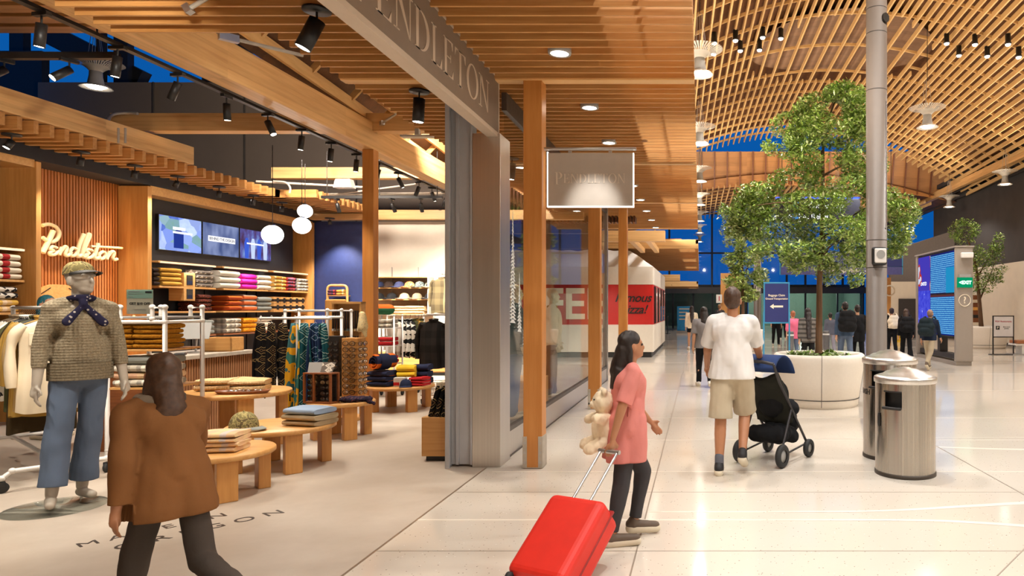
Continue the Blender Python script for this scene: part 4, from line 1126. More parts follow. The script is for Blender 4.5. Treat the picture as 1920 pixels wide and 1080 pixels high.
o = scp(MB().bx(-.12,.12,-.19,.19,.03,.54).build('shell', RED, SC, .045, None, 4))
z = MB()
z.bx(-.008,.008,-.193,.193,.026,.544).bx(.118,.124,-.15,.15,.1,.104).bx(.118,.126,-.15,.15,.3,.46)
o = scp(z.build('zip_seam', RED2, SC)); b = o.modifiers.new('b','BEVEL'); b.width=.003
o = scp(MB().tube(smooth_path([(.06,-.05,.54),(.06,-.05,.57),(.06,.05,.57),(.06,.05,.54)],4), .009, 8).build('carry_handle', RED2, SC))
mb = MB()
for y in (-.06,.06): mb.cyl((-.07,y,.54),(-.07,y,.90),.008,8)
mb.cyl((-.07,-.075,.90),(-.07,.075,.90),.014,10)
scp(mb.build('pull_handle', ALU, SC))
for y in (-.15,.15):
    for x in (-.09,.09): scp(MB().lathe([(0,-.014),(.026,-.012),(.026,.012),(0,.014)], 16, (0,0,0), 0, True, Matrix.Translation((x,y,.012)) @ Matrix.Rotation(PI/2,4,'X')).build('wheel', RUBBER, SC))
# person hurrying into the shop
J = skeleton(1.36, lt=(28,12), rt=(-18,62), la=(-30,12,30), ra=(32,10,50), lean=14, head=(10,0))
P0 = person('person in brown coat and rust boots hurrying past the mannequin', (xat(322, 3.05), 3.05, 0), R(58), J, SKIN2, cloth('brown', rgb(126,84,48)), 1.9, .10, cloth('smoke', rgb(74,66,60)), 1.95, BHAIR, .04, plain('rust_boot', rgb(150,72,34), .6, var=.1), .010, 1.06, .008, True, flare=.058, g=1.22, thigh=.082, soles=BLACK, topname='coat')
k = J['k']
fuse('scarf', [('c', J['neck'] + Vector((.07*math.cos(a), .06*math.sin(a)+.01, .0)), J['neck'] + Vector((.07*math.cos(a+.7), .06*math.sin(a+.7)+.01, .0)), .034, .034, 8) for a in [i*.7 for i in range(9)]], fabric('cloth_scarf_grey', [rgb(150,136,118), rgb(60,54,50)], 'plaid', .6), P0, .009, 2, .008)
# walkers further along
def walker(label, px, Y, h, rz=0, st=20, **k):
    J = skeleton(h, lt=(st,6), rt=(-st,st*1.2), la=k.pop('la', (-12,8,14)), ra=k.pop('ra', (14,8,18)), lean=k.pop('lean', 3), head=(3,0))
    return person(label, (xat(px, Y), Y, 0), R(rz), J, voxel=.016, **k), J
walker('person in grey T-shirt and black trousers with dark bob hair', 1320, 13.0, 1.53, 4, 12, top=GREY, sleeve=.9, drop=.08, bottom=BLK, hlen=.06, shoes=WHITEP, bulk=1.22, thigh=.105)
walker('person in cream hoodie and short dark shorts with long hair', 1297, 24.5, 1.58, 5, 12, top=CREAMC, sleeve=1.9, drop=.08, bottom=BLK, leg=.55, hlen=.28, shoes=WHITEP)
walker('person with light brown hair and dark patterned shirt behind the gray shirt', 1349, 30, 1.66, -30, 10, top=fabric('dark_floral', [rgb(44,42,46), rgb(150,140,130), rgb(90,80,80)], 'floral', 1.5), sleeve=1, bottom=BLK, hair=plain('light_brown_hair', rgb(140,100,62), .5), shoes=DSHOE)
walker('person in hot pink top beyond the directional sign', 1487, 19.0, 1.42, 10, 10, top=HOT, sleeve=1.3, drop=.12, bottom=DENIM, hair=plain('auburn', rgb(150,88,56), .5), shoes=DSHOE, bulk=1.15)
walker('person with long black hair and grey top left of the tree trunk', 1515, 15.5, 1.5, 0, 6, top=fabric('grey_stripe', [rgb(110,104,98), rgb(70,66,62)], 'stripe', .7), sleeve=1.8, drop=.1, bottom=BLK, hlen=.40, shoes=DSHOE, bulk=1.12)
walker('person in grey sweatshirt just right of the tree trunk', 1557, 21, 1.36, 0, 14, top=cloth('slate', rgb(98,100,112)), sleeve=1.9, drop=.05, bottom=cloth('lilac', rgb(150,146,156)), shoes=DSHOE)
w, J = walker('tall person in blue denim jacket wearing a large black backpack', 1585, 16.5, 1.66, 0, 14, top=cloth('blue_jacket', rgb(66,84,108)), sleeve=1.9, drop=.06, bottom=DENIM, shoes=DSHOE, bulk=1.12)
def backpack(label, J, root, m, big=1.0):
    c = J['chest'] + Vector((0,-.26,-.02)); b = thing('backpack', label, 'backpack', root.location, root.rotation_euler.z)
    fuse('bag', [('c', c + Vector((-.08,0,.12))*big, c + Vector((.08,0,.12))*big, .10*big, .10*big, 12), ('c', c + Vector((-.09,0,-.14))*big, c + Vector((.09,0,-.14))*big, .12*big, .12*big, 12), ('c', c + Vector((-.09,0,0)), c + Vector((.09,0,0)), .125*big, .125*big, 12), ('c', c + Vector((-.05,-.06,-.1)), c + Vector((.05,-.06,-.1)), .10*big, .10*big, 12)], m, b, .014, 3, .01)
    mb = MB()
    for x in (-.11,.11): mb.tube(smooth_path([c + Vector((x,.06,.17)), J['neck'] + Vector((x,-.02,.06)), J['chest'] + Vector((x,.17,.06)), J['chest'] + Vector((x*1.2,.12,-.16)), c + Vector((x,.05,-.2))],4), .018, 6)
    mb.build('strap', m, b)
backpack('large black backpack worn over the denim jacket', J, w, BLK, 1.1)
walker('person in black coat with dark red collar beside the denim jacket', 1608, 17.2, 1.58, 0, 10, top=BLK, sleeve=1.9, drop=.2, bottom=BLK, shoes=DSHOE, bulk=1.1)
w, J = walker('person in black with a dark cap wearing a cream backpack', 1672, 20.5, 1.5, 0, 8, top=BLK, sleeve=1.7, bottom=BLK, shoes=DSHOE, hair=plain('plum_cap', rgb(48,30,34), .7))
backpack('cream backpack on the person in black right of the column', J, w, CREAMC, .85)
w, J = walker('person with long hair and wide black trousers left of the flight screens', 1699, 18.2, 1.48, -10, 12, top=BLK, sleeve=1.9, drop=.1, bottom=BLK, hlen=.2, hair=BHAIR, shoes=DSHOE, flare=.1)
backpack('black backpack on the long haired person left of the flight screens', J, w, BLK, .9)
w, J = walker('person in dark jacket and khaki trousers walking past the flight screens', 1742, 16.6, 1.5, -38, 22, top=NAVY, sleeve=1.8, drop=.06, bottom=BEIGE, shoes=TSHOE, hair=plain('grey_hair', rgb(150,120,104), .6), lean=10, skin=SKIN, bulk=1.1)
backpack('dark teal backpack of the person passing the flight screens', J, w, cloth('teal_black', rgb(34,46,52)), .95)
walker('person in dark clothes far off below the blue sign', 1455, 27, 1.6, 180, 8, top=cloth('deep_teal', rgb(30,60,76)), sleeve=1.6, bottom=BLK, shoes=DSHOE)
walker('person in black jacket standing beyond the pink top', 1468, 33, 1.55, 0, 8, top=BLK, sleeve=1.8, bottom=BLK, shoes=DSHOE)
# ------------------------------------------------------------------ shop goods
ORD = {1: ['only'], 2: ['lower','upper'], 3: ['lowest','middle','topmost'], 4: ['lowest','second','third','topmost'], 5: ['lowest','second','third','fourth','topmost'], 6: ['lowest','second','third','fourth','fifth','topmost']}
def fold_mesh(w, d, h, m, seed, roll=False):
    rnd = random.Random(seed); mb = MB(); nu, nv = 18, 9; ph = rnd.uniform(0, 9)
    def fn(u, v):
        a = 2*PI*u; c, s = math.cos(a), math.sin(a)
        y = d/2*(abs(c)**.45)*(1 if c > 0 else -1); z = h/2*(abs(s)**.6)*(1 if s > 0 else -1)
        e = 1 - .10*(abs(2*v-1)**6); x = w*(v-.5)
        q = Vector((x*7+ph, y*7, z*9))
        z = z*e + .010*mnoise.noise(q)*(1 if s > 0 else .3); y = y*(1-.02*abs(2*v-1)**4) + .008*mnoise.noise(q*1.3)
        return Vector((x + .006*mnoise.noise(q*2), y, z + h/2))
    mb.grid(fn, nu, nv, 0, True, True)
    n = len(mb.v); mb.add([mb.v[i] for i in range(nu)], [tuple(range(nu))[::-1]]); mb.add([mb.v[n-nu+i] for i in range(nu)], [tuple(range(nu))])
    # crease line where the cloth is folded, on both visible ends
    for y0 in (-.30, .0):
        mb.tube([(-w/2-.001, d*y0 - d*.15, h*.5), (-w/2-.002, d*y0+d*.3, h*.52)], .002, 4)
    mb.tube([(-w*.48, -d/2-.001, h*.48), (0, -d/2-.003, h*.5), (w*.48, -d/2-.001, h*.48)], h*.03, 4)
    return mb.mesh('folded', m)
SEED = [0]
def stack(name, cat, what, where, loc, rz, w, d, hs, mats, group):
    """a pile of folded goods, each one an object; hs = thickness of each"""
    z = 0; n = len(mats)
    for i, m in enumerate(mats):
        SEED[0] += 1; rnd = random.Random(SEED[0]); h = hs*rnd.uniform(.92, 1.08)
        o = link(name, fold_mesh(w*rnd.uniform(.95,1.03), d*rnd.uniform(.95,1.02), h, m, SEED[0]), None, 0, Vector(loc) + Vector((rnd.uniform(-.006,.006), rnd.uniform(-.006,.006), z)))
        o.rotation_euler = (0, 0, rz + rnd.uniform(-.03,.03))
        pos = ORD.get(n, ORD[6])[i] if n < 7 else 'one'
        tag(o, ('%s, %s of %d %s' % (what, pos, n, where)) if n > 1 else what + ' ' + where, cat, group)
        z += h*.97
    return z
MUST = fabric('mustard', [rgb(178,132,50), rgb(150,104,34)], 'plain'); MUSTK = fabric('mustard_knit', [rgb(172,116,24), rgb(152,98,16)], 'knit')
DBROWN = fabric('dark_brown', [rgb(44,32,26)], 'plain'); GREYPAT = fabric('grey_white_pattern', [rgb(214,204,188), rgb(110,100,92), rgb(160,150,140)], 'aztec', 1.2)
TURQ = fabric('white_turquoise', [rgb(222,214,198), rgb(72,160,150)], 'motif', .55); PINKB = fabric('pink_blue', [rgb(206,34,150), rgb(50,90,190)], 'motif', .6)
WBROWN = fabric('white_rust', [rgb(230,218,198), rgb(190,120,80), rgb(226,214,200)], 'motif', .9); YPL = fabric('yellow_plaid', [rgb(214,180,96), rgb(190,130,50), rgb(240,226,180)], 'plaid')
RPL = fabric('red_plaid', [rgb(150,30,34), rgb(50,50,70), rgb(190,60,50)], 'plaid'); WPL = fabric('white_plaid', [rgb(220,210,190), rgb(120,114,106), rgb(238,230,214)], 'plaid')
ORNG = fabric('orange_cloth', [rgb(206,104,36), rgb(150,60,24)], 'stripe', .5); GRC = fabric('grey_cream', [rgb(196,190,178), rgb(214,110,60), rgb(150,146,140)], 'stripe', .35)
GRY = fabric('grey_wool', [rgb(128,130,124)], 'plain'); OYB = fabric('orange_black', [rgb(226,150,30), rgb(60,30,16), rgb(200,90,20)], 'floral', 2); DRED = fabric('red_dots', [rgb(74,36,26), rgb(196,90,60), rgb(60,30,24)], 'floral', 2)
BW = fabric('black_white', [rgb(24,22,24), rgb(222,214,202), rgb(40,38,40)], 'aztec', 1.3); PY = fabric('pink_yellow', [rgb(226,190,160), rgb(224,180,80), rgb(236,214,190)], 'plaid', .6); WRED = fabric('white_red_stripe', [rgb(224,212,190), rgb(224,212,190), rgb(160,40,40)], 'stripe', .5, axis='X')
TAN = fabric('tan_knit', [rgb(216,184,136), rgb(190,154,108)], 'knit'); JEANL = fabric('light_denim', [rgb(150,168,192)], 'plain'); KHK = fabric('khaki_cloth', [rgb(176,156,124)], 'plain'); PINKP = fabric('pink_print', [rgb(214,160,140), rgb(226,196,150), rgb(196,190,196)], 'plaid', .7)
NAVYC = fabric('navy_blanket', [rgb(34,40,66)], 'plain'); ORB = fabric('orange_blanket', [rgb(214,104,30), rgb(40,44,70), rgb(190,70,20)], 'stripe', .25); YEL = fabric('yellow_blanket', [rgb(226,186,48)], 'plain'); REDW = fabric('red_white', [rgb(224,212,200), rgb(180,36,40)], 'stripe', .5)
# wall shelves
def wall_shelf(label, y0, y1, x0=-9.2, x1=-8.8, zs=(1.86,1.44,1.02,.60), top=2.24):
    W = thing('wall_shelf', label, 'shelf', (x0, (y0+y1)/2, 0)); L = (y1-y0)/2
    for z in zs: MB().bx(0, x1-x0, -L, L, z-.03, z).build('shelf_board', OAK if z > 1.4 else WALN, W, .003)
    MB().bx(0, x1-x0-.02, -L, L, top, top+.03).build('light_shelf', OAK, W, .003)
    MB().bx(x1-x0-.03, x1-x0, -L+.04, L, top-.004, top+.022).build('edge_glow', EDGEGLOW, W)  # lit look of the wooden front edge, done as emission
    mb = MB()
    for y in (-L+.06, L-.06): MB().bx(0, .02, y-.012, y+.012, .2, top).build('bracket_rail', BLACK, W)
wall_shelf('dark wall shelves with mustard blankets next to the timber fin', 11.12, 12.42)
wall_shelf('dark wall shelves with pink and turquoise blankets below the middle screen', 12.62, 13.92)
wall_shelf('dark wall shelves with plaid throws at the rear end of the wall', 14.10, 15.34)
wall_shelf('dark wall shelves left of the script logo panel', 7.3, 8.9)
def Yw(px): return 8.85*F/(CX-px)
def ws(what, where, pxa, pxb, z, hs, mats, group):
    ya, yb = Yw(pxa), Yw(pxb)
    stack('folded_blanket', 'blanket', what, where, (-8.985, (ya+yb)/2, z+.002), PI/2, (yb-ya)*.95, .37, hs, mats, group)
g1 = 'folded blankets on the wall shelves'
ws('dark brown folded blanket', 'beside the timber fin, top shelf', 284, 295, 1.86, .075, [DBROWN]*4, g1)
ws('mustard folded blanket', 'on the top shelf', 297, 337, 1.86, .078, [MUST]*4, g1)
ws('grey and white patterned blanket', 'beside the boxed one', 364, 397, 1.86, .078, [GREYPAT]*4, g1)
ws('white blanket with turquoise motif', 'below the middle screen', 408, 447, 1.86, .115, [TURQ]*3, g1)
ws('magenta and blue blanket', 'on the middle shelves', 449, 479, 1.86, .105, [PINKB]*3, g1)
ws('white blanket with rust motif', 'right of the magenta pile', 480, 505, 1.86, .10, [WBROWN]*3, g1)
ws('yellow plaid throw', 'on the rear shelves', 511, 533, 1.86, .075, [YPL]*4, g1)
ws('red plaid throw', 'on the rear shelves', 535, 553.5, 1.86, .075, [RPL]*4, g1)
ws('white plaid throw', 'by the rear timber fin', 555, 576, 1.86, .075, [WPL]*4, g1)
ws('brown folded blanket with red dots', 'on the second shelf', 366, 392, 1.44, .075, [DRED]*4, g1)
ws('orange folded blanket', 'on the second shelf', 425, 451, 1.44, .1, [ORNG]*3, g1)
ws('grey and cream banded blanket', 'on the second shelf', 453, 479, 1.44, .11, [GRC]*3, g1)
ws('plain grey blanket', 'on the second shelf', 480, 506, 1.44, .095, [GRY]*3, g1)
ws('cream folded blanket', 'on the third shelf, left pile', 420, 449, 1.02, .10, [WPL]*3, g1)
ws('orange blanket with black marks', 'on the third shelf', 451, 479, 1.02, .095, [OYB]*3, g1)
ws('white rust-flecked blanket', 'on the third shelf', 481, 505, 1.02, .095, [WBROWN]*3, g1)
ws('charcoal folded blanket', 'on the third shelf by the fin', 372, 398, 1.02, .09, [GRY]*3, g1)
ws('white blanket with red stripe', 'on the top left shelf', -60, 36, 1.86, .085, [WRED]*4, g1)
ws('pink and yellow plaid blanket', 'on the second left shelf', -60, 32, 1.44, .085, [PY,PY], g1)
ws('black and white blanket', 'above the pink plaid ones on the left', -60, 30, 1.61, .085, [BW,BW], g1)
# wooden gift boxes on the shelves
gb = None
for z in (1.44, 1.585):
    for k in range(5):
        y = 14.2 + .225*k
        if gb is None:
            gb = thing('gift_box', 'light wooden gift box with dark band on the rear second shelf', 'box', (-8.86, y, z), 0, 'boxed throws on the rear shelf')
            MB().bx(-.2,.06,-.1,.1,0,.14).build('box', OAK, gb, .004); MB().bx(-.2,.063,-.101,.101,.045,.095).build('band', DBROWN, gb); MB().bx(.055,.064,.0,.07,.02,.12).build('window', BLACK, gb)
        else: dup(gb, (-8.86, y, z))
for lab, px, z in (('wooden box with cut-out window between mustard and grey blankets', 350, 1.86), ('wooden frame box on the second shelf beside the cart sign', 350, 1.62)):
    b = thing('gift_box', lab, 'box', (-8.86, Yw(px), z)); MB().bx(-.2,.06,-.13,.13,0,.24).build('box', OAK, b, .004); MB().bx(.056,.066,-.07,.07,.03,.2).build('window', BLACK, b); MB().bx(.058,.068,-.05,.05,.04,.1).build('contents', NAVYC, b)
# screens
t = NT('screen_video'); v = t.coords((1,1.3,1.6)); vo = t.n('ShaderNodeTexVoronoi'); vo.inputs['Scale'].default_value = 3.5; t.l(v, vo.inputs[0])
sc_ = t.n('ShaderNodeSeparateColor'); t.l(vo.outputs['Color'], sc_.inputs[0])
c = t.ramp(sc_.outputs[0], [(0, rgb(60,90,190)), (.3, rgb(150,170,225)), (.5, rgb(40,70,160)), (.66, rgb(200,215,240)), (.85, rgb(110,150,120))]); c = t.mix(t.math('MULTIPLY', t.noise(v, 8, 3), .6), c, rgb(120,140,210))
e = t.n('ShaderNodeEmission'); t.l(c, e.inputs[0]); e.inputs[1].default_value = 1.5; t.l(e.outputs[0], t.out.inputs[0]); VID = t.m
t = NT('screen_title'); c = t.ramp(t.noise(t.coords((1,2,1)), 2.2, 2), [(.35, rgb(70,84,130)), (.65, rgb(128,140,180))])
e = t.n('ShaderNodeEmission'); t.l(c, e.inputs[0]); e.inputs[1].default_value = 1.2; t.l(e.outputs[0], t.out.inputs[0]); TITLE = t.m
t = NT('screen_maroon'); c = t.ramp(t.noise(t.coords((1,2,1.4)), 3, 3), [(.3, rgb(74,46,70)), (.5, rgb(88,84,150)), (.7, rgb(120,150,210))])
e = t.n('ShaderNodeEmission'); t.l(c, e.inputs[0]); e.inputs[1].default_value = 1.2; t.l(e.outputs[0], t.out.inputs[0]); TITLE2 = t.m
SW = emis('screen_white', (1,1,1), 1.2)
for k, (y0, lab) in enumerate(((11.29, 'wall screen nearest the script logo showing a bottle'), (12.285, 'middle wall screen showing a pale title bar'), (13.28, 'third wall screen showing standing figures'))):
    T = thing('wall_screen', lab, 'screen', (-9.0, y0, 2.46))
    MB().bx(0,.05,0,.975,0,.60).build('bezel', BLACK, T, .004)
    MB().bx(.04,.053,.012,.963,.012,.588).build('display', [VID, TITLE, TITLE2][k], T)
    if k == 0:
        MB().prism([(-.1,0),(.12,0),(.12,.26),(.05,.32),(-.03,.32),(-.1,.26)], (.055,.42,.06), (0,1,0), (0,0,1), .002).build('picture', emis('bottle_blue', rgb(40,60,150), 1), T)
        MB().bx(.055,.058,.30,.58,.37,.42).bx(.055,.058,.30,.74,.31,.345).build('caption', SW, T)
    if k == 1:
        MB().bx(.053,.056,.14,.86,.26,.36).build('title_bar', SW, T); text('lettering', 'BEHIND THE DESIGN', .075, plain('title_ink', rgb(40,50,90), .5), T, (.058,.5,.31), '+X', space=.95)
    if k == 2:
        mb = MB()
        for j in range(4): mb.prism([(-.05,0),(.05,0),(.07,.3),(.03,.4),(-.03,.4),(-.07,.3)], (.055,.2+.19*j,.02), (0,1,0), (0,0,1), .002, j % 2)
        mb.build('picture', [emis('fig_blue', rgb(60,90,200), 1.2), emis('fig_pale', rgb(190,205,235), 1.2)], T)
        MB().bx(.055,.059,.2,.72,.30,.33).build('caption', SW, T)
# script logo
L_ = thing('script_logo', 'cream raised Pendleton script lettering on slatted timber panel', 'sign', (-9.05, 9.9, 2.2))
def lw(zx, zy):
    px, py = zx/4, 270 + zy/4; Y = 9.05*F/(CX-px); return Vector((0, Y-9.9, zat(py, Y)-2.2))
ST = [([(318,612),(362,602),(415,620),(443,665),(430,710),(395,735),(355,728),(318,700)],.026),([(398,650),(365,725),(318,815)],.034),([(425,780),(395,770),(375,790),(400,800),(372,815),(378,830),(410,828),(440,805)],.024),
 ([(462,775),(440,832)],.026),([(448,815),(485,770),(500,782),(488,825),(505,838),(535,812)],.024),([(575,790),(545,780),(525,810),(535,838),(565,830),(590,780)],.024),([(628,675),(600,740),(575,825),(590,843),(615,825)],.028),
 ([(615,822),(660,720),(672,680),(655,685),(625,770),(612,830),(630,848),(655,832)],.026),([(690,800),(660,790),(640,808),(665,818),(635,835),(645,855),(680,850),(708,825)],.024),([(735,745),(715,810),(705,850),(725,860),(748,842)],.028),
 ([(680,768),(780,772),(915,780)],.018),([(770,808),(745,825),(742,855),(765,862),(788,840),(785,815),(768,808)],.024),([(820,805),(798,866)],.026),([(806,845),(840,806),(855,820),(845,855),(860,868),(878,862)],.024)]
mb = MB()
for pts, r in ST: mb.tube(smooth_path([lw(*p) for p in pts], 5), r, 8)
mb.build('lettering', plain('script_cream', rgb(240,216,170), .4), L_)
mb = MB()
for zx, zy in ((360,720),(490,800),(600,800),(740,820),(830,830)): p = lw(zx, zy); mb.cyl(p + Vector((-.12,0,0)), p, .008, 6)
mb.build('stand_off', ALU, L_)
E = thing('timber_emblem', 'carved pale timber emblem lit from behind below the script', 'sign', (-9.163, 9.72, 1.28))
MB().prism([(-.42,0),(.42,0),(.42,.4),(.36,.46),(.2,.52),(.1,.55),(-.1,.55),(-.2,.52),(-.36,.42),(-.42,.36)], (0,0,0), (0,1,0), (0,0,1), .05).build('board', OAK, E)
mb = MB()
for a, b in (((-.36,.36),(-.14,.5)),((-.36,.34),(-.2,.34)),((.14,.5),(.36,.4)),((-.1,.1),(-.06,.3)),((-.06,.3),(.0,.2)),((-.38,.2),(-.2,.2)),((.05,.3),(.3,.3)),((.1,.22),(.28,.15)),((-.3,.1),(-.15,.05))): mb.bar((.052,a[0],a[1]), (.052,b[0],b[1]), .008, .014, 0, Vector((1,0,0)))
mb.build('carving', DBROWN, E)

# ------------------------------------------------------------------ tables
def table(label, x, y, r, h, legs=((45),(135),(225),(315)), lw_=(.09,.14)):
    T = thing('round_table', label, 'table', (x,y,0))
    MB().lathe([(0,h-.045),(r-.012,h-.045),(r,h-.035),(r,h-.008),(r-.008,h),(0,h)], 56).build('tabletop', OAK, T)
    for a in legs:
        a = R(a); MB().cb(((r-.09)*math.cos(a), (r-.09)*math.sin(a), (h-.045)/2), (lw_[0], lw_[1], h-.045), a).build('leg', OAKZ, T, .006)
    return T
table('low round oak table holding a cap and folded jeans', -3.95, 6.45, .46, .40)
table('lower round oak table with folded pink shirts', -3.88, 5.5, .40, .36)
table('round oak table spread with tan sweaters in front of the counter', -4.93, 7.25, .52, .62)
table('low round oak table carrying the eyewear displays', -4.17, 7.95, .36, .42)
table('round oak table piled with rolled blankets at the back', -4.42, 10.1, .47, .36)
stack('folded_jeans', 'jeans', 'folded light denim and khaki jeans', 'on the low oak table', (-3.68, 6.45, .402), R(-14), .36, .30, .055, [KHK,KHK,JEANL], 'folded jeans on the low table')
stack('folded_shirt', 'shirt', 'pink printed folded shirt', 'on the lowest oak table', (-3.83, 5.45, .362), R(10), .34, .28, .04, [PINKP]*4, 'folded pink shirts')
for i, (dx, dy, rz) in enumerate(((-.22,.0,12),(.02,.1,-8),(.16,-.05,20))):
    stack('folded_sweater', 'sweater', 'tan ribbed sweater %s on the oak table' % ['at the left','in the middle','at the right'][i], 'before the counter', (-4.93+dx, 7.3+dy, .622), R(rz), .34, .30, .06, [TAN, TAN], 'tan sweaters on the oak table')
def cap(label, loc, rz, m, brim=None, group=None, s=1.0):
    C_ = thing('cap', label, 'cap', loc, rz, group)
    mb = MB()
    mb.grid(lambda u, v: Vector((.092*s*math.cos(2*PI*u)*math.cos(v*PI/2)**.75, .105*s*math.sin(2*PI*u)*math.cos(v*PI/2)**.75, .01+.115*s*math.sin(v*PI/2))), 24, 9, 0, True, True)
    mb.build('crown', m, C_)
    b = MB().grid(lambda u, v: Vector((.085*s*math.cos(PI*(1+u))*(1+.05*v), -.05*s + .1*s*math.sin(PI*(1+u)) - v*.075*s*math.sin(PI*u)**.7, .014 - .012*v + .012*math.sin(PI*u))), 14, 5).build('brim', brim or m, C_)
    b.modifiers.new('s','SOLIDIFY').thickness = .005
    MB().ell((0,0,.126*s), (.008,)*3, 8, 6).build('button', m, C_)
    return C_
CAMO = fabric('camo_cap', [rgb(120,110,72), rgb(160,146,96), rgb(96,84,58)], 'camo', 2.5)
cap('tan patterned cap beside folded jeans on the low oak table', (-4.14, 6.2, .402), R(60), CAMO, GRY, None, 1.25)
TR = thing('tray', 'shallow tray of shiny trinkets on the sweater table', 'tray', (-4.70, 7.02, .622), R(8))
MB().lathe([(0,0),(.20,0),(.22,.02),(.225,.03),(.2,.022),(.19,.008),(0,.008)], 32, (0,0,0), 0, True, Matrix.Diagonal((1.15,.6,1,1))).build('dish', WALN, TR)
rnd = random.Random(4); tk = None
for i in range(16):
    p = (-4.70 + rnd.uniform(-.18,.18), 7.02 + rnd.uniform(-.07,.07), .634)
    if tk is None: tk = thing('key_fob', 'small shiny metal trinket lying in the tray', 'trinket', p, 0, 'trinkets in the tray'); MB().ell((0,0,.012),(.02,.014,.012),10,6).build('fob', CHROME, tk)
    else: dup(tk, p, rnd.uniform(0,3))
# blanket table
def roll(label, loc, rz, r, L, m1, m2):
    o = thing('rolled_blanket', label, 'blanket', loc, rz); mb = MB()
    n = 70; pts = [((.25+.75*i/n)*r*math.cos(4.5*PI*i/n), (.25+.75*i/n)*r*math.sin(4.5*PI*i/n)) for i in range(n+1)]
    vs = []; fs = []
    for i, (x, z) in enumerate(pts):
        q = 1 - .022/ r if r else 1
        vs += [(x,-L/2,z+r),(x,L/2,z+r),(x*.86,L/2,z*.86+r),(x*.86,-L/2,z*.86+r)]
    for i in range(n):
        for k in range(4): fs.append((4*i+k, 4*i+(k+1)%4, 4*i+4+(k+1)%4, 4*i+4+k))
    fs += [(0,3,2,1), (4*n,4*n+1,4*n+2,4*n+3)]
    mb.add(vs, fs, 0, False); mb.build('blanket', m1, o)
    MB().lathe([(r*1.0,-L*.2),(r*1.02,-L*.18),(r*1.02,L*.3),(r*1.0,L*.32)], 24, (0,0,0), 0, True, Matrix.Translation((0,0,r)) @ Matrix.Rotation(PI/2,4,'X')).build('band', m2, o)
roll('rolled navy and orange blanket on top of the blanket pile', (-4.62, 9.95, .60), R(-25), .115, .34, fabric('navy_orange', [rgb(36,40,70), rgb(216,104,30)], 'stripe', .35, axis='Z'), NAVYC)
stack('folded_blanket', 'blanket', 'orange and navy folded blanket', 'under the rolled one', (-4.62, 9.98, .362), R(-14), .34, .34, .078, [NAVYC,ORB,ORB], 'blankets on the round table')
stack('folded_blanket', 'blanket', 'yellow folded blanket', 'in the middle of the blanket table', (-4.32, 10.1, .48), R(12), .24, .3, .085, [YEL,YEL], 'blankets on the round table')
stack('folded_blanket', 'blanket', 'dark navy folded blanket', 'behind the yellow ones', (-4.18, 10.28, .362), R(5), .26, .26, .10, [NAVYC]*3, 'blankets on the round table')
stack('folded_blanket', 'blanket', 'striped red throw', 'at the right edge of the blanket table', (-4.10, 10.0, .362), R(-10), .22, .24, .045, [REDW]*3, 'blankets on the round table')
o = thing('price_box', 'small white carton between the orange and yellow blankets', 'box', (-4.33, 9.88, .362), R(8)); MB().bx(-.08,.08,-.06,.06,0,.13).build('carton', WHITEP, o, .003); MB().bx(-.08,-.0,-.062,-.06,.02,.11).build('printed_panel', REDW, o)
cap('dark green cap lying between yellow and striped blankets', (-4.22, 9.8, .362), R(20), NAVYC, None, None, .9)
o = thing('cushion', 'green and orange bolster cushion on the pale rack behind the post', 'cushion', (xat(716,11.6), 11.6, 1.47), R(10)); fuse('cover', [('c',(-.12,0,.0),(.12,0,.0),.09,.09,16)], fabric('green_orange', [rgb(46,100,70), rgb(214,104,40)], 'stripe', .12), o, .015, 2)
# eyewear
FRB = plain('spectacle_frame', rgb(48,30,24), .25); LENS = plain('dark_lens', (.02,.018,.018), .08, 0, spec=.9)
def glasses_proto(label, loc, rz, group, lens):
    g = thing('glasses', label, 'glasses', loc, rz, group); mb = MB()
    for x in (-.034,.034): mb.tube([(x+.028*math.cos(2*PI*k/16), 0, .021*math.sin(2*PI*k/16)) for k in range(16)], .0028, 5, closed=True)
    mb.tube([(-.008,-.002,.006),(0,-.004,.009),(.008,-.002,.006)], .0025, 5)
    for x in (-.064,.064): mb.tube([(x,0,.008),(x*1.03,.06,.006),(x*1.0,.10,-.012)], .0022, 5)
    mb.build('frame', FRB, g); mb = MB()
    for x in (-.034,.034): mb.lathe([(0,0),(.026,.001)], 14, (0,0,0), 0, True, Matrix.Translation((x,0,0)) @ Matrix.Diagonal((1,1,.75,1)) @ Matrix.Rotation(PI/2,4,'X'))
    mb.build('lens', lens, g); return g
ET = thing('eyewear_tower', 'pale oak eyewear tower standing on the low table', 'display stand', (-4.13, 8.15, .422), R(-12))
MB().bx(-.11,.11,-.07,.07,0,.72).build('column', OAKZ, ET, .006); MB().bx(-.13,.13,-.1,.1,0,.02).build('base', OAK, ET, .004)
ED = thing('eyewear_tower', 'black eyewear tower left of the pale oak one', 'display stand', (-4.36, 8.2, .422), R(-12))
MB().bx(-.07,.07,-.05,.05,0,.74).build('column', BLACK, ED, .004); MB().bx(-.1,.1,-.08,.08,0,.02).build('base', BLACK, ED, .004)
gp = {}; Mz = Matrix.Rotation(R(-12),3,'Z')
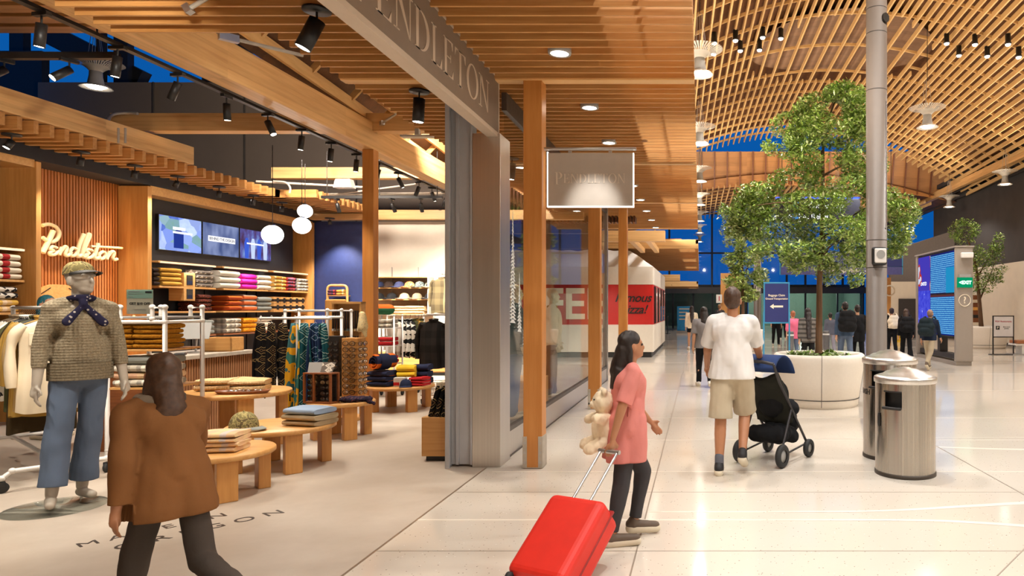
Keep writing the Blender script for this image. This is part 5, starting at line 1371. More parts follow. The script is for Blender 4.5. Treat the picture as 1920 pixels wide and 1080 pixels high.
for r_ in range(9):
    for bx_, by_, off, sc1, lab, gr in ((-4.13,8.15,(0,-.085),1.35,'spectacles on the front of the pale oak tower','glasses on the front of the oak tower'),(-4.13,8.15,(.125,0),1.2,'spectacles on the side of the pale oak tower','glasses on the side of the oak tower'),(-4.36,8.2,(0,-.065),1.1,'dark sunglasses on the black eyewear tower','glasses on the black tower')):
        q = Mz @ Vector((off[0],off[1],0)); loc = (bx_+q.x, by_+q.y, .50+.072*r_); rz = R(-12) + (PI/2 if off[0] else 0)
        key = 'dark' in lab
        if key not in gp: gp[key] = glasses_proto(lab, loc, rz, gr, LENS if key else GLASS2); gp[key].scale = (sc1,)*3
        else: dup(gp[key], loc, rz, lab, gr, sc1)
BXD = thing('eyewear_case', 'brown framed open case of sunglasses on the low table', 'display case', (-4.29, 7.74, .422), R(-12))
mb = MB()
for x in (-.17,.17):
    for y in (-.06,.06): mb.bx(x-.011,x+.011,y-.011,y+.011,0,.34)
mb.bx(-.18,.18,-.072,.072,0,.018).bx(-.18,.18,-.072,.072,.33,.345).bx(-.055,-.035,-.07,-.05,0,.34)
mb.build('frame', WALN, BXD); MB().bx(-.16,.16,.035,.05,.018,.33).build('back_panel', BLACK, BXD)
for r_ in range(5):
    for c_ in range(2): q = Mz @ Vector((-.09+.17*c_, -.03, 0)); dup(gp[True], (-4.29+q.x, 7.74+q.y, .47+.062*r_), R(-12), 'sunglasses inside the brown framed case', 'sunglasses in the framed case', 1.1)
for i, (dx, a) in enumerate(((-.07,14),(.06,-10))):
    b = thing('leaflet', ['grey leaflet propped on the left of the framed case','patterned leaflet propped on the right of the framed case'][i], 'leaflet', (-4.29+dx, 7.76, .768), R(a)); MB().add([(-.08,-.03,0),(.08,-.03,0),(.08,.03,.11),(-.08,.03,.11),(-.08,-.024,0),(.08,-.024,0),(.08,.036,.11),(-.08,.036,.11)],[(0,1,2,3),(4,7,6,5),(0,4,5,1),(3,2,6,7),(0,3,7,4),(1,5,6,2)]).build('card', [GREYP, GREYPAT][i], b)
o = thing('bandana', 'dark crumpled bandanas at the right edge of the eyewear table', 'scarf', (-3.98, 7.83, .43), R(20)); fuse('cloth', [('e',(0,0,.02),(.16,.1,.035)),('e',(.13,.05,.015),(.08,.07,.03)),('c',(.15,-.02,.02),(.22,-.06,-.03),.035,.02,8)], fabric('bandana_print', [rgb(36,28,44), rgb(120,60,50), rgb(50,44,70)], 'floral', 2.5), o, .01, 2, .015, 22)

# ------------------------------------------------------------------ pipe racks and hanging clothes
def casters(mb_parent, pts, r=.045):
    for x, y in pts:
        c = MB().lathe([(0,-.014),(r*.8,-.016),(r,-.008),(r,.008),(r*.8,.016),(0,.014)], 18, (0,0,0), 0, True, Matrix.Translation((x,y,r)) @ Matrix.Rotation(PI/2,4,'Y')).bx(x-.022,x+.022,y-.02,y+.02,r+.01,r*2.1).build('caster', RUBBER, mb_parent)
def pipe_part(nm, paths, parent, m=WHITEP, r=.019):
    mb = MB()
    for p in paths:
        mb.tube(p, r, 10)
        for q in p: mb.ell(q, r*1.35, 10, 8)
    return mb.build(nm, m, parent)
def garment(label, loc, rz, m, w=.46, h=.72, sl=.56, collar=None, group=None, name='jacket', cat='jacket', th=.05, seed=0, buttons=None, sm=None, detail=True):
    g = thing(name, label, cat, loc, rz, group); rnd = random.Random(seed); p1, p2 = rnd.uniform(0,6), rnd.uniform(0,6)
    def fn(u, v):
        a = 2*PI*u; c, s = math.cos(a), math.sin(a)
        z = -.075 - h*v
        hw = (.065 + (w/2-.065)*min(1, v/.10)**.8) if v < .10 else w/2*(1 - .10*math.sin(min(1,(v-.1)/.55)*PI)*.6 + .10*max(0, v-.5))
        t = th*(.55 + .45*min(1, v/.15)) * (1 + .30*math.sin(5*a+p1+3*v)*v + .18*math.sin(9*a+p2)*v)
        return Vector((hw*(abs(c)**.7)*(1 if c > 0 else -1), t*(abs(s)**.8)*(1 if s > 0 else -1) + .012*math.sin(7*v+p1), z + .012*math.sin(3*a+p2)*v))
    b = MB().grid(fn, 40, 22, 0, True, True).build('body', m, g)
    for x in (-1, 1):
        pts = smooth_path([(x*(w/2-.05), 0, -.125), (x*(w/2+.015), .01, -.22), (x*(w/2+.04), .0, -.075-sl*.55), (x*(w/2+.035), -.015, -.075-sl)], 4)
        MB().tube(pts, [.055 + .02*math.sin(i*.9+p1)*.4 - .012*i/len(pts) for i in range(len(pts))], 12, flat=.75).build('sleeve', sm or m, g)
    if detail:
        MB().grid(lambda u, v: Vector((.07*math.cos(2*PI*u)*(1+.15*v), .045*math.sin(2*PI*u)*(1+.2*v) , -.095 + .045*v + .012*math.sin(2*PI*u))), 20, 4, 0, True, True).build('collar', collar or m, g)
        MB().tube([(0,0,.015),(.018,0,.03),(.028,0,.015),(.02,0,-.005),(0,0,-.03),(0,0,-.06)], .0028, 6).tube([(-w/2+.06,0,-.125),(0,0,-.055),(w/2-.06,0,-.125)], .008, 6).build('hanger', BLACK, g)
    if buttons:
        mb = MB()
        for k in range(6): mb.ell((.012, -th*1.18-.004, -.16 - k*h*.145), (.009,.005,.009), 8, 6)
        mb.bx(-.03,-.026,-th*1.15,-th*1.1,-.12,-.05-h)
        mb.build('button', buttons, g)
        for x in (-1, 1): MB().bx(x*.11-.055, x*.11+.055, -th*1.22, -th*1.0, -.30, -.19).build('pocket', m, g, .008)
    return g
WJ = fabric('white_canvas', [rgb(222,206,178)], 'plain'); YJ = fabric('yellow_canvas', [rgb(168,132,62)], 'plain'); OJ = fabric('olive_canvas', [rgb(72,72,44)], 'plain'); TJ = fabric('tan_canvas', [rgb(176,146,96)], 'plain')
BPL = fabric('beige_plaid', [rgb(168,146,116), rgb(96,74,56), rgb(214,190,160)], 'plaid', .6); AZ = fabric('black_aztec', [rgb(22,21,22), rgb(226,220,208), rgb(40,40,40)], 'aztec', .75); DOL = fabric('dark_olive_coat', [rgb(56,44,24)], 'plain')
RKX = Vector((-5.62, 5.95, 0)); RD = Vector((-.80, .60, 0)); rrz = math.atan2(RD.y, RD.x)
RK = thing('clothes_rack', 'white pipe clothes rack on casters left of the mannequin', 'clothes rack', RKX + RD*.8, rrz)
pipe_part('frame', [[(-1.05,0,.16),(-1.05,0,1.5),(1.05,0,1.5),(1.05,0,.16)], [(-1.05,-.36,.12),(-1.05,-.3,.17),(-1.05,.3,.17),(-1.05,.36,.12)], [(1.05,-.36,.12),(1.05,-.3,.17),(1.05,.3,.17),(1.05,.36,.12)], [(-1.05,0,.17),(1.05,0,.17)]], RK)
casters(RK, [(-1.05,-.36),(-1.05,.36),(1.05,-.36),(1.05,.36)])
jk = [('white canvas jacket, the front one on the rack by the mannequin', WJ, .80, TJ, BLACK), ('tan canvas jacket second on the rack behind the white one', TJ, .80, None, None), ('mustard jacket third on the rack', YJ, .84, None, None), ('second mustard jacket on the rack, behind the first', YJ, .86, None, None), ('long dark olive coat on the rack, its hem lowest of all', DOL, 1.02, None, None), ('olive green jacket fifth from the front on the rack', OJ, .84, None, None)]
for k in range(5): jk.append(('black and white patterned jacket number %s behind the olive one on the rack' % ['one','two','three','four','five'][k], AZ, .74, None, None))
for k in range(6): jk.append(('beige plaid overshirt number %s at the far end of the rack' % ['one','two','three','four','five','six'][k], BPL, .76, None, None))
d0 = .06
for i, (lab, m, h, col, bt) in enumerate(jk):
    p = RKX + RD*d0; garment(lab, (p.x, p.y, 1.475), rrz - PI/2 + .10*math.sin(i*2.1), m, .46, h, .58, col, 'jackets on the left rack', seed=i, buttons=bt, detail=True)
    d0 += .10 if i < 6 else .088
# white pipe cart with mustard sweaters
CT = thing('pipe_cart', 'white pipe shelf cart holding mustard sweaters and an offer sign', 'cart', (-5.17, 6.5, 0), R(4))
for y in (-.26,.26): pipe_part('end_frame', [[(-.25,y,.14),(-.25,y,1.505),(-.14,y,1.505),(-.14,y,1.40)], [(.25,y,.14),(.25,y,1.505),(.14,y,1.505),(.14,y,1.40)], [(-.25,y,1.37),(.25,y,1.37)]], CT)
for x in (-.25,.25): pipe_part('side_rail', [[(x,-.26,1.37),(x,.26,1.37)],[(x,-.26,.2),(x,.26,.2)]], CT, r=.016)
for z in (1.40, 1.10, .75, .4): MB().bx(-.25,.25,-.26,.26,z,z+.02).build('shelf_board', OAK if z < 1.3 else GREYP, CT, .003)
casters(CT, [(-.25,-.26),(.25,-.26),(-.25,.26),(.25,.26)])
for j, (x, lab) in enumerate(((-.15,'left pile'),(.09,'right pile'))):
    stack('folded_sweater', 'sweater', 'mustard knit folded sweater', 'on the white cart, ' + lab, (-5.17+x*1.0, 6.42, 1.122), R(4), .24 if j else .2, .34, .048, [MUSTK]*5, 'mustard sweaters on the cart')
stack('folded_sweater', 'sweater', 'folded sweater', 'on the lower cart shelf', (-5.17, 6.42, .772), R(4), .44, .34, .07, [WPL, PINKP, WPL, GRY], 'sweaters on the lower cart shelf')
OS = thing('offer_sign', 'clear stand with pale GET $10 OFF sheet on the cart', 'sign', (-5.18, 6.32, 1.422), R(4))
MB().bx(-.115,.115,-.004,.0,.02,.245).build('sheet', plain('offer_paper', rgb(206,198,176), .6, var=.02), OS); MB().bx(-.115,.115,-.006,-.004,.165,.245).build('header', plain('offer_mint', rgb(150,186,170), .6, var=.02), OS)
MB().bx(-.12,.12,-.010,-.008,.0,.25).bx(-.12,.12,-.05,.05,0,.008).build('acrylic', GLASS2, OS)
text('lettering', 'GET $10 OFF', .032, BLACK, OS, (0,-.0065,.115), bold=.0005); MB().bx(-.1,.0,-.0075,-.006,.222,.230).bx(-.1,.03,-.0075,-.006,.205,.208).bx(-.1,-.06,-.0075,-.006,.178,.183).bx(-.06,.06,-.0075,-.006,.06,.064).build('text_lines', GREYP, OS); MB().bx(.05,.105,-.009,-.006,.215,.23).build('badge', BLACK, OS)
# counter
CN = thing('counter', 'checkout counter with vertical timber slats and pale top', 'counter', (-5.7, 7.72, 0))
MB().bx(-.7,-.03,-.62,1.02,0,.92).build('carcass', WALN, CN); MB().bx(-.74,.02,-.65,1.05,.92,.965).build('worktop', plain('counter_top', rgb(186,176,162), .35), CN, .004)
mb = MB(); y = -.62
while y < 1.0: mb.bx(-.03,0,y,y+.022,.04,.92); y += .04
y = -.7
while y < -.02: mb.bx(y,y+.022,1.02,1.045,.04,.92); y += .04
mb.build('slat_front', wood('counter_slat', rgb(150,100,64), rgb(182,130,90), 'Z', 1.4, .5, 0, False), CN)
TB = thing('tablet_till', 'grey tablet till on a slim stand on the counter', 'tablet', (-5.95, 8.05, .965), R(20))
MB().tube([(0,0,0),(0,.0,.02)], .08, 20).tube([(0,.02,.02),(0,.06,.2)], .012, 8).build('stand', ALU, TB); MB().add([(-.15,-.05,.17),(.15,-.05,.17),(.15,.06,.36),(-.15,.06,.36),(-.15,-.035,.165),(.15,-.035,.165),(.15,.075,.355),(-.15,.075,.355)],[(0,1,2,3),(4,7,6,5),(0,4,5,1),(3,2,6,7),(0,3,7,4),(1,5,6,2)]).build('tablet', GREYP, TB)
o = thing('till_box', 'open oak box at the end of the counter', 'box', (-5.9, 8.45, .965), R(6)); MB().bx(-.17,.17,-.14,.14,0,.02).bx(-.17,.17,-.14,-.12,0,.17).bx(-.17,.17,.12,.14,0,.17).bx(-.17,-.15,-.14,.14,0,.17).bx(.15,.17,-.14,.14,0,.17).build('box', OAK, o, .003)
o = thing('card_reader', 'black card reader lying on the counter', 'card reader', (-5.82, 7.65, .965), R(30)); MB().bx(-.05,.05,-.09,.09,0,.03).build('body', BLACK, o, .01); MB().bx(-.04,.04,-.01,.08,.03,.033).build('keypad', GREYP, o)
J = skeleton(1.66, la=(20,8,60), ra=(25,8,60), lean=6, head=(18,-10))
person('staff person with teal hair standing behind the clothes rack', (xat(86,7.9), 7.9, 0), R(-100), J, SKIN, BLK, 1.0, .05, BLK, 2.0, plain('teal_hair', rgb(44,110,124), .5, var=.3, sc=50), .12, DSHOE, .013, 1.0, .01, True)
# scarf racks
SR = thing('scarf_rack', 'white pipe rack of hanging scarves in the middle of the shop', 'clothes rack', (-4.95, 8.55, 0), 0)
pipe_part('rail', [[(-.45,-.15,1.37),(.40,-.15,1.37)], [(.0,-.15,1.37),(.0,-.15,.2)]], SR, r=.017)
pipe_part('frame', [[(-.34,.16,.15),(-.34,.16,1.46),(-.34,.40,1.46),(.38,.40,1.46),(.38,.40,.15)], [(-.16,.16,.15),(-.16,.16,1.47),(.38,.16,1.47),(.38,.16,.15)], [(.2,.16,1.47),(.2,.16,.2)], [(-.16,.16,1.38),(.38,.16,1.38)], [(-.34,.16,.17),(.38,.16,.17)], [(-.34,.4,.17),(.38,.4,.17)], [(0,-.15,.2),(0,.16,.17)]], SR, r=.018)
casters(SR, [(-.34,.16),(.38,.16),(-.34,.40),(.38,.40)])
SBK = fabric('scarf_black_gold', [rgb(20,18,20), rgb(150,128,84), rgb(110,86,56)], 'key', .7); STE = fabric('scarf_teal', [rgb(20,78,88), rgb(160,186,180), rgb(120,160,160)], 'key', .6); STG = fabric('scarf_green', [rgb(60,120,112), rgb(226,170,40), rgb(60,110,120)], 'camo', .35); SNV = fabric('scarf_navy', [rgb(24,44,80), rgb(130,160,190), rgb(20,70,84)], 'key', .7)
def scarf(label, x, m, zb, w, y=8.40, seed=0, lean=0):
    g = thing('scarf', label, 'scarf', (x, y, 1.37), 0, 'scarves on the white rack'); rnd = random.Random(seed); p = rnd.uniform(0,6); L = 1.30 - zb
    def fn(u, v):
        ww = w*(.45 + .55*min(1, v*2.5)**.7) ; xx = (u-.5)*ww + lean*v
        return Vector((xx, .035*math.sin(u*9+p+v*1.5)*(.3+.7*v) + .01*math.sin(23*u+p), -.06 - L*v + .05*(u-.5)*v*math.sin(p) - .05*abs(u-.5)*v))
    MB().grid(fn, 26, 20).build('cloth', m, g).modifiers.new('s','SOLIDIFY').thickness = .012
    MB().tube([(0,0,0),(.012,0,.02),(0,0,.033),(-.012,0,.022)], .003, 6).tube([(0,0,0),(0,0,-.05),(-w*.22,0,-.07)], .003, 6).tube([(0,0,-.05),(w*.22,0,-.07)], .003, 6).build('hanger', WHITEP, g)
for i, (x, m, zb, w, ln, lab) in enumerate(((-5.40,SBK,.42,.16,-.03,'black scarf with gold motif, leftmost on the white rack'),(-5.27,SBK,.50,.17,0,'black scarf with gold motif, second on the white rack'),(-5.13,SBK,.38,.17,.02,'black scarf with gold motif, third on the white rack'),(-4.98,STG,.24,.2,-.05,'pale green scarf with yellow shapes beside the black ones'),(-4.86,STE,.17,.22,-.02,'teal scarf with pale border in the middle of the teal group'),(-4.73,SNV,.24,.18,.0,'blue and navy scarf right of the plain teal one'),(-4.64,STE,.46,.14,.04,'short teal scarf at the right end of the rail'))):
    scarf(lab, x, m, zb, w, 8.40, i, ln)
# tall oak boards with hanging accessories
KB = thing('accessory_stand', 'pale oak panel stand behind the scarf rack', 'display stand', (-5.2, 9.75, 0), 0)
MB().bx(-.15,.15,-.02,.02,.1,1.62).build('panel', OAKZ, KB, .03); MB().bx(-.2,.2,-.2,.2,0,.1).build('base', OAK, KB)
KS = thing('accessory_stand', 'open oak stand hung with dark lanyards left of the post', 'display stand', (-4.72, 9.2, 0), R(-6))
mb = MB().bx(-.22,-.19,-.05,.05,0,1.58).bx(.17,.20,-.05,.05,0,1.58).bx(-.22,.20,-.06,.06,1.55,1.58).bx(-.22,.20,-.06,.06,1.18,1.20).bx(-.22,.2,-.2,.2,0,.04).bx(-.2,.18,.03,.04,.3,1.55)
mb.build('frame', OAK, KS, .003); kp = None
for z in (1.46, 1.12):
    for k in range(11):
        loc = (-4.90+.033*k, 9.12, z)
        if kp is None:
            kp = thing('lanyard', 'dark braided lanyard hanging on the oak stand, upper row', 'lanyard', loc, 0, 'lanyards in the upper row'); MB().bx(-.011,.011,-.008,.008,-.24,0).build('cord', DBROWN, kp, .004); MB().bx(-.012,.012,-.01,.01,-.27,-.24).build('clip', CHROME, kp)
        else: dup(kp, loc, 0, 'dark braided lanyard hanging on the oak stand, %s row' % ('upper' if z > 1.3 else 'lower'), 'lanyards in the %s row' % ('upper' if z > 1.3 else 'lower'))
o = thing('scarf', 'pale floral scarf tied on the side of the oak stand', 'scarf', (-4.50, 9.1, 1.36), R(-20)); fuse('cloth', [('c',(0,0,.05),(.02,0,-.12),.045,.06,10),('c',(.02,0,-.1),(.06,0,-.24),.05,.02,10),('c',(-.03,0,0),(-.05,0,-.16),.035,.03,10)], fabric('pale_floral', [rgb(214,190,140), rgb(120,90,60), rgb(230,216,180)], 'floral', 2.5), o, .012, 2, .012)
# back wall: cap shelves
CS = thing('cap_shelf', 'pale shelf unit of caps on the white back wall', 'shelf', (-6.68, 15.5, 0))
for z in (2.19,1.95,1.69,1.36): MB().bx(-.64,.62,-.30,0,z-.02,z).build('shelf_board', OAK, CS, .003)
MB().bx(.62,.64,-.30,0,1.34,2.19).build('side_panel', WHITEWALL, CS); MB().bx(-.64,.64,-.02,0,1.34,2.19).build('back_panel', plain('shelf_grey', rgb(150,138,126), .6), CS)
mb = MB()
for x in (-.3,.3): MB().bx(x-.006,x+.006,-.03,-.02,1.34,2.42).build('bracket_rail', GREYP, CS)
capm = [(.97,[('navy cap at the left end of the upper cap row',NAVYC),('brown cap with a pale patch in the upper cap row',DBROWN),('blue cap in the middle of the upper cap row',fabric('cap_blue',[rgb(56,60,90)],'plain')),('yellow patterned cap in the upper cap row',fabric('cap_yellow',[rgb(214,170,80),rgb(180,60,40),rgb(230,210,150)],'camo',3)),('dark teal cap with pale panels in the upper cap row',fabric('cap_teal',[rgb(60,70,74),rgb(140,150,140),rgb(40,46,50)],'camo',3)),('dark striped cap at the right end of the upper cap row',fabric('cap_dark',[rgb(40,38,36),rgb(200,190,150),rgb(40,38,36)],'camo',1.5))]),
        (1.69,[('black cap with white badge at the left of the lower cap row',BLK),('plain black cap second in the lower cap row',BLK),('beige cap in the middle of the lower cap row',KHK),('olive beige cap right of the beige one',fabric('cap_olive',[rgb(130,116,92)],'plain')),('black cap with tan patch at the right of the lower cap row',BLK)])]
for z, row in capm:
    z = 1.95 if z < 1 else z
    for k, (lab, m) in enumerate(row): cap(lab, (-7.2 + k*(1.14/(len(row)-1)), 15.33, z), R(-20), m, None, 'caps on the back wall shelves', 1.15)
stack('folded_sweater', 'sweater', 'cream folded sweater', 'under the cap shelves', (-6.55, 15.34, 1.362), R(2), .8, .3, .06, [TAN]*3, 'sweaters under the cap shelves')
o = thing('base_cabinet', 'oak base cabinet along the white back wall', 'cabinet', (-6.0, 15.27, 0)); MB().bx(-1.3,.6,-.2,.2,.07,.52).build('carcass', OAK, o, .004); MB().bx(-1.3,.6,-.18,.2,0,.07).build('plinth', BLACK, o)
for x in (-1.0,-.35,.3): MB().bx(x-.3,x+.3,-.215,-.2,.09,.5).build('door', OAK, o, .003)
# hoodie rack
HR = thing('clothes_rack', 'white pipe rack of patterned hoodies before the cap shelves', 'clothes rack', (-5.3, 12.3, 0), 0)
pipe_part('frame', [[(-.33,0,.15),(-.33,0,1.37),(.33,0,1.37),(.33,0,.15)], [(-.33,-.25,.1),(-.33,.25,.1)], [(.33,-.25,.1),(.33,.25,.1)], [(-.33,0,.17),(.33,0,.17)]], HR); casters(HR, [(-.33,-.25),(.33,-.25),(-.33,.25),(.33,.25)])
WH = fabric('white_hoodie', [rgb(214,204,190)], 'plain')
for i, (x, m, lab) in enumerate(((-.27,WH,'white hoodie at the left end of the hoodie rack'),(-.18,WH,'second white hoodie on the hoodie rack'),(-.08,AZ,'black hoodie with white diamonds, leftmost dark one on the hoodie rack'),(.0,AZ,'black hoodie with white diamonds, middle one on the hoodie rack'),(.08,AZ,'black hoodie with white diamonds, frontmost one on the hoodie rack'),(.17,OJ,'olive hoodie right of the black ones'),(.23,YJ,'mustard hoodie at the right end of the hoodie rack'),(.28,OJ,'dark olive hoodie last on the hoodie rack'))):
    garment(lab, (-5.3+x, 12.3, 1.35), R(-52), m, .42, .66, .55, None, 'hoodies on the rack', 'hoodie', 'hoodie', .045, 30+i)
PR = thing('clothes_rack', 'white pipe stand holding the black plaid jacket by the shutter guide', 'clothes rack', (-4.02, 10.7, 0), 0)
pipe_part('frame', [[(.35,0,.12),(.35,0,1.39),(-.25,0,1.39)], [(-.1,-.25,.1),(.6,-.25,.1)], [(-.1,.25,.1),(.6,.25,.1)], [(.35,-.25,.1),(.35,.25,.1)]], PR); casters(PR, [(-.1,-.25),(.6,-.25),(-.1,.25),(.6,.25)])
garment('black plaid jacket hanging beside the shutter guide', (-4.17, 10.7, 1.37), R(-8), fabric('black_plaid', [rgb(30,28,27), rgb(52,48,46), rgb(20,20,20)], 'plaid', .5), .46, .74, .60, None, None, 'jacket', 'jacket', .06, 51)
garment('olive plaid overshirt hanging high on the back wall', (-5.52, 14.6, 2.2), R(-12), fabric('olive_plaid', [rgb(96,84,58), rgb(60,50,36), rgb(140,124,90)], 'plaid', .45), .46, .74, .60, None, None, 'jacket', 'jacket', .06, 52)
o = thing('wall_hook', 'white wall rail holding the olive overshirt', 'wall hook', (-5.52, 15.5, 2.22)); MB().tube([(0,0,0),(0,-.95,0),(0,-.95,.03)], .012, 8).tube([(-.15,-.02,0),(.15,-.02,0)], .012, 8).build('arm', WHITEP, o)
# towel cart
TC = thing('pipe_cart', 'narrow white frame cart of striped towels right of the post', 'cart', (-5.28, 11.55, 0), 0)
pipe_part('frame', [[(-.18,y,.12),(-.18,y,1.37),(.18,y,1.37),(.18,y,.12)] for y in (-.16,.16)], TC, r=.014)
for z in (.25,.55,.85,1.15): MB().bx(-.18,.18,-.16,.16,z,z+.015).build('shelf_board', WHITEP, TC)
casters(TC, [(-.18,-.16),(.18,-.16),(-.18,.16),(.18,.16)])
for z, m in ((.565,REDW),(.865,REDW),(.265,GRY),(1.165,WPL)):
    stack('folded_towel', 'towel', 'folded towel on the %s shelf' % {.565:'second',.865:'third',.265:'lowest',1.165:'top'}[z], 'of the narrow cart', (-5.28, 11.53, z+.002), 0, .28, .26, .07, [m, m], 'towels on the narrow cart')
# wire trolley under the blanket table
WT = thing('wire_trolley', 'wire basket trolley parked behind the blanket table', 'trolley', (-4.12, 10.75, 0), R(6)); mb = MB()
for z in (.14,.24,.34): mb.tube([(-.22,-.15,z),(.22,-.15,z),(.22,.15,z),(-.22,.15,z)], .005, 5, closed=True)
for k in range(9):
    x = -.22+.055*k; mb.tube([(x,-.15,.34),(x,-.15,.14),(x,.15,.14),(x,.15,.34)], .003, 4)
mb.build('basket', CHROME, WT); casters(WT, [(-.2,-.13),(.2,-.13),(-.2,.13),(.2,.13)], .04)
# arched shelf on the navy wall
AS = thing('arch_shelf', 'small arched oak shelf unit against the navy wall', 'shelf', (-8.12, 15.3, 0)); mb = MB()
mb.tube([(-.22,0,0),(-.22,0,1.92)] + [(-.22+.08-.08*math.cos(a), 0, 1.92+.08*math.sin(a)) for a in (R(30),R(60),R(90))] + [(.14,0,2.0)] + [(.14+.08*math.sin(a), 0, 1.92+.08*math.cos(a)) for a in (R(30),R(60),R(90))] + [(.22,0,0)], .028, 8)
mb.build('arch_frame', OAK, AS)
for z in (1.78,1.5,1.2,.9,.6): MB().bx(-.2,.2,-.03,.18,z-.02,z).build('shelf_board', OAK, AS)
for i, (x, m) in enumerate(((-.1,RPL),(.09,YPL))): stack('folded_throw', 'throw', ['red plaid throw','yellow plaid throw'][i], 'in the arched shelf', (-8.12+x, 15.33, 1.782), 0, .17, .2, .06, [m]*2, 'throws in the arched shelf')
for z in (1.502,1.202): stack('folded_throw', 'throw', 'dark throw on the %s board' % ('second' if z > 1.4 else 'third'), 'of the arched shelf', (-8.12, 15.33, z), 0, .36, .2, .07, [DBROWN]*2, 'throws in the arched shelf')
# crate of boxed socks by the shutter
SK = thing('display_plinth', 'oak plinth with packed socks beside the shutter guide', 'plinth', (-2.53, 6.86, 0)); MB().bx(-.185,.165,-.2,.2,.05,.43).build('box', OAK, SK, .004); MB().bx(-.15,.14,-.17,.17,0,.05).build('foot', BLACK, SK)
sp = None
for k in range(5):
    loc = (-2.64+.062*k, 6.78, .435)
    if sp is None:
        sp = thing('sock_pack', 'tilted black and cream sock pack on the oak plinth', 'sock pack', loc, 0, 'sock packs on the oak plinth'); MB().add([(-.02,-.11,0),(.02,-.11,0),(.02,.11,0),(-.02,.11,0),(.06,-.10,.30),(.095,-.10,.30),(.095,.10,.30),(.06,.10,.30)],[(0,3,2,1),(4,5,6,7),(0,1,5,4),(1,2,6,5),(2,3,7,6),(3,0,4,7)]).build('pack', SBK, sp, .008); MB().bx(.055,.1,-.09,.09,.27,.335).build('card_top', CREAM, sp, .004)
    else: dup(sp, loc)
# floor lettering
FT = plain('floor_lettering', rgb(58,46,40), .5, var=.03)
o = thing('floor_sign', 'dark lettering set into the shop floor near the entrance', 'floor lettering', (-3.30, 4.72, .0012), R(54))
text('lettering', 'MADE IN', .15, FT, o, (-.3,.25,0), '+Z', .0012, space=1.5, align='CENTER'); text('lettering', 'OREGON', .17, FT, o, (-.10,.0,0), '+Z', .0012, space=1.6, align='CENTER')
# ------------------------------------------------------------------ mannequins
MQ = plain('mannequin_grey', rgb(176,166,152), .5, var=.03)
def worn_cap(root, J, m, brim):
    k = J['k']; M = J['hm'] @ Matrix.Translation((0,-.012*k,.055*k)); mb = MB()
    mb.grid(lambda u, v: M @ Vector((.090*math.cos(2*PI*u)*math.cos(v*PI/2)**.7, .108*math.sin(2*PI*u)*math.cos(v*PI/2)**.7, -.01+.098*math.sin(v*PI/2))), 26, 10, 0, True, True)
    c_ = mb.build('cap', m, root)
    b = MB().grid(lambda u, v: M @ Vector((.088*math.cos(PI*u)*(1+.02*v), .03+.085*math.sin(PI*u)**.8*(1+.75*v), -.008-.02*v+.014*math.sin(PI*u))), 16, 6).build('brim', brim, c_)
    b.modifiers.new('s','SOLIDIFY').thickness = .004
J = skeleton(1.84, lt=(-4,4), rt=(7,3), la=(4,11,6), ra=(2,12,8), lean=0, head=(6,28), side=5, wide=.88)
MN = thing('mannequin', 'grey mannequin in knit sweater, blue jeans, navy neck scarf and camouflage cap', 'mannequin', (-4.76, 5.25, .012), R(231))
fuse('body', body_prims(J, .84), MQ, MN, .008, 3)
fuse('sweater', shirt_prims(J, 1.55, -.03, 1.0, .86), fabric('sweater_knit', [rgb(150,138,114), rgb(122,110,90)], 'knit'), MN, .010, 4, .010, 9.0, shirt_cuts(J, 1.55, .0))
hem = MB()
def ribring(c, rx, ry, h, mb, n=60):
    vs, fs = [], []
    for z in (0, h):
        for i in range(n*2):
            a = 2*PI*i/(n*2); q = 1 + (.02 if i % 2 else 0); vs.append(Vector((c.x + rx*q*math.cos(a), c.y + ry*q*math.sin(a), c.z + z)))
    m_ = n*2
    for i in range(m_): fs.append((i, (i+1) % m_, m_+(i+1) % m_, m_+i))
    mb.add(vs, fs, 0, True)
ribring(J['pel'] + Vector((.0,0,-.045)), .190, .152, .13, hem); hem.build('ribbed_hem', fabric('sweater_rib', [rgb(132,120,98), rgb(108,98,80)], 'knit'), MN)
fuse('jeans', trouser_prims(J, 1.86, .085, .90, .096), DENIM, MN, .010, 4, .010, 9.0, leg_cuts(J, 1.86))
nk = J['neck']
ns = [('c', nk + Vector((.068*math.cos(a), .066*math.sin(a)+.008, .01+.012*math.sin(a))), nk + Vector((.068*math.cos(a+.6), .066*math.sin(a+.6)+.008, .01+.012*math.sin(a+.6))), .027, .027, 8) for a in [i*.6 for i in range(11)]]
ns += [('c', nk + Vector((0,.085,-.01)), nk + Vector((0,.10,-.03)), .03, .028, 8), ('c', nk + Vector((0,.10,-.03)), nk + Vector((.10,.145,-.16)), .022, .034, 8, .5), ('c', nk + Vector((0,.10,-.03)), nk + Vector((-.11,.13,-.17)), .022, .034, 8, .5)]
fuse('neck_scarf', ns, fabric('bandana_navy', [rgb(34,32,56), rgb(170,160,150), rgb(38,36,62)], 'floral', 1.6), MN, .007, 2, .004)
worn_cap(MN, J, CAMO, plain('cap_brim', rgb(40,38,36), .6))
MB().lathe([(0,-.012),(.30,-.012),(.305,-.006),(.30,0),(0,0)], 48, (J['ankR'].x*.55+.05, .04, 0)).build('glass_base', glassy('base_glass', (.93,.96,.95), .6, .0), MN)
MB().cyl((J['ankL'].x, J['ankL'].y-.03, 0), (J['ankL'].x, J['ankL'].y-.03, .22), .008, 8).build('support_rod', CHROME, MN)
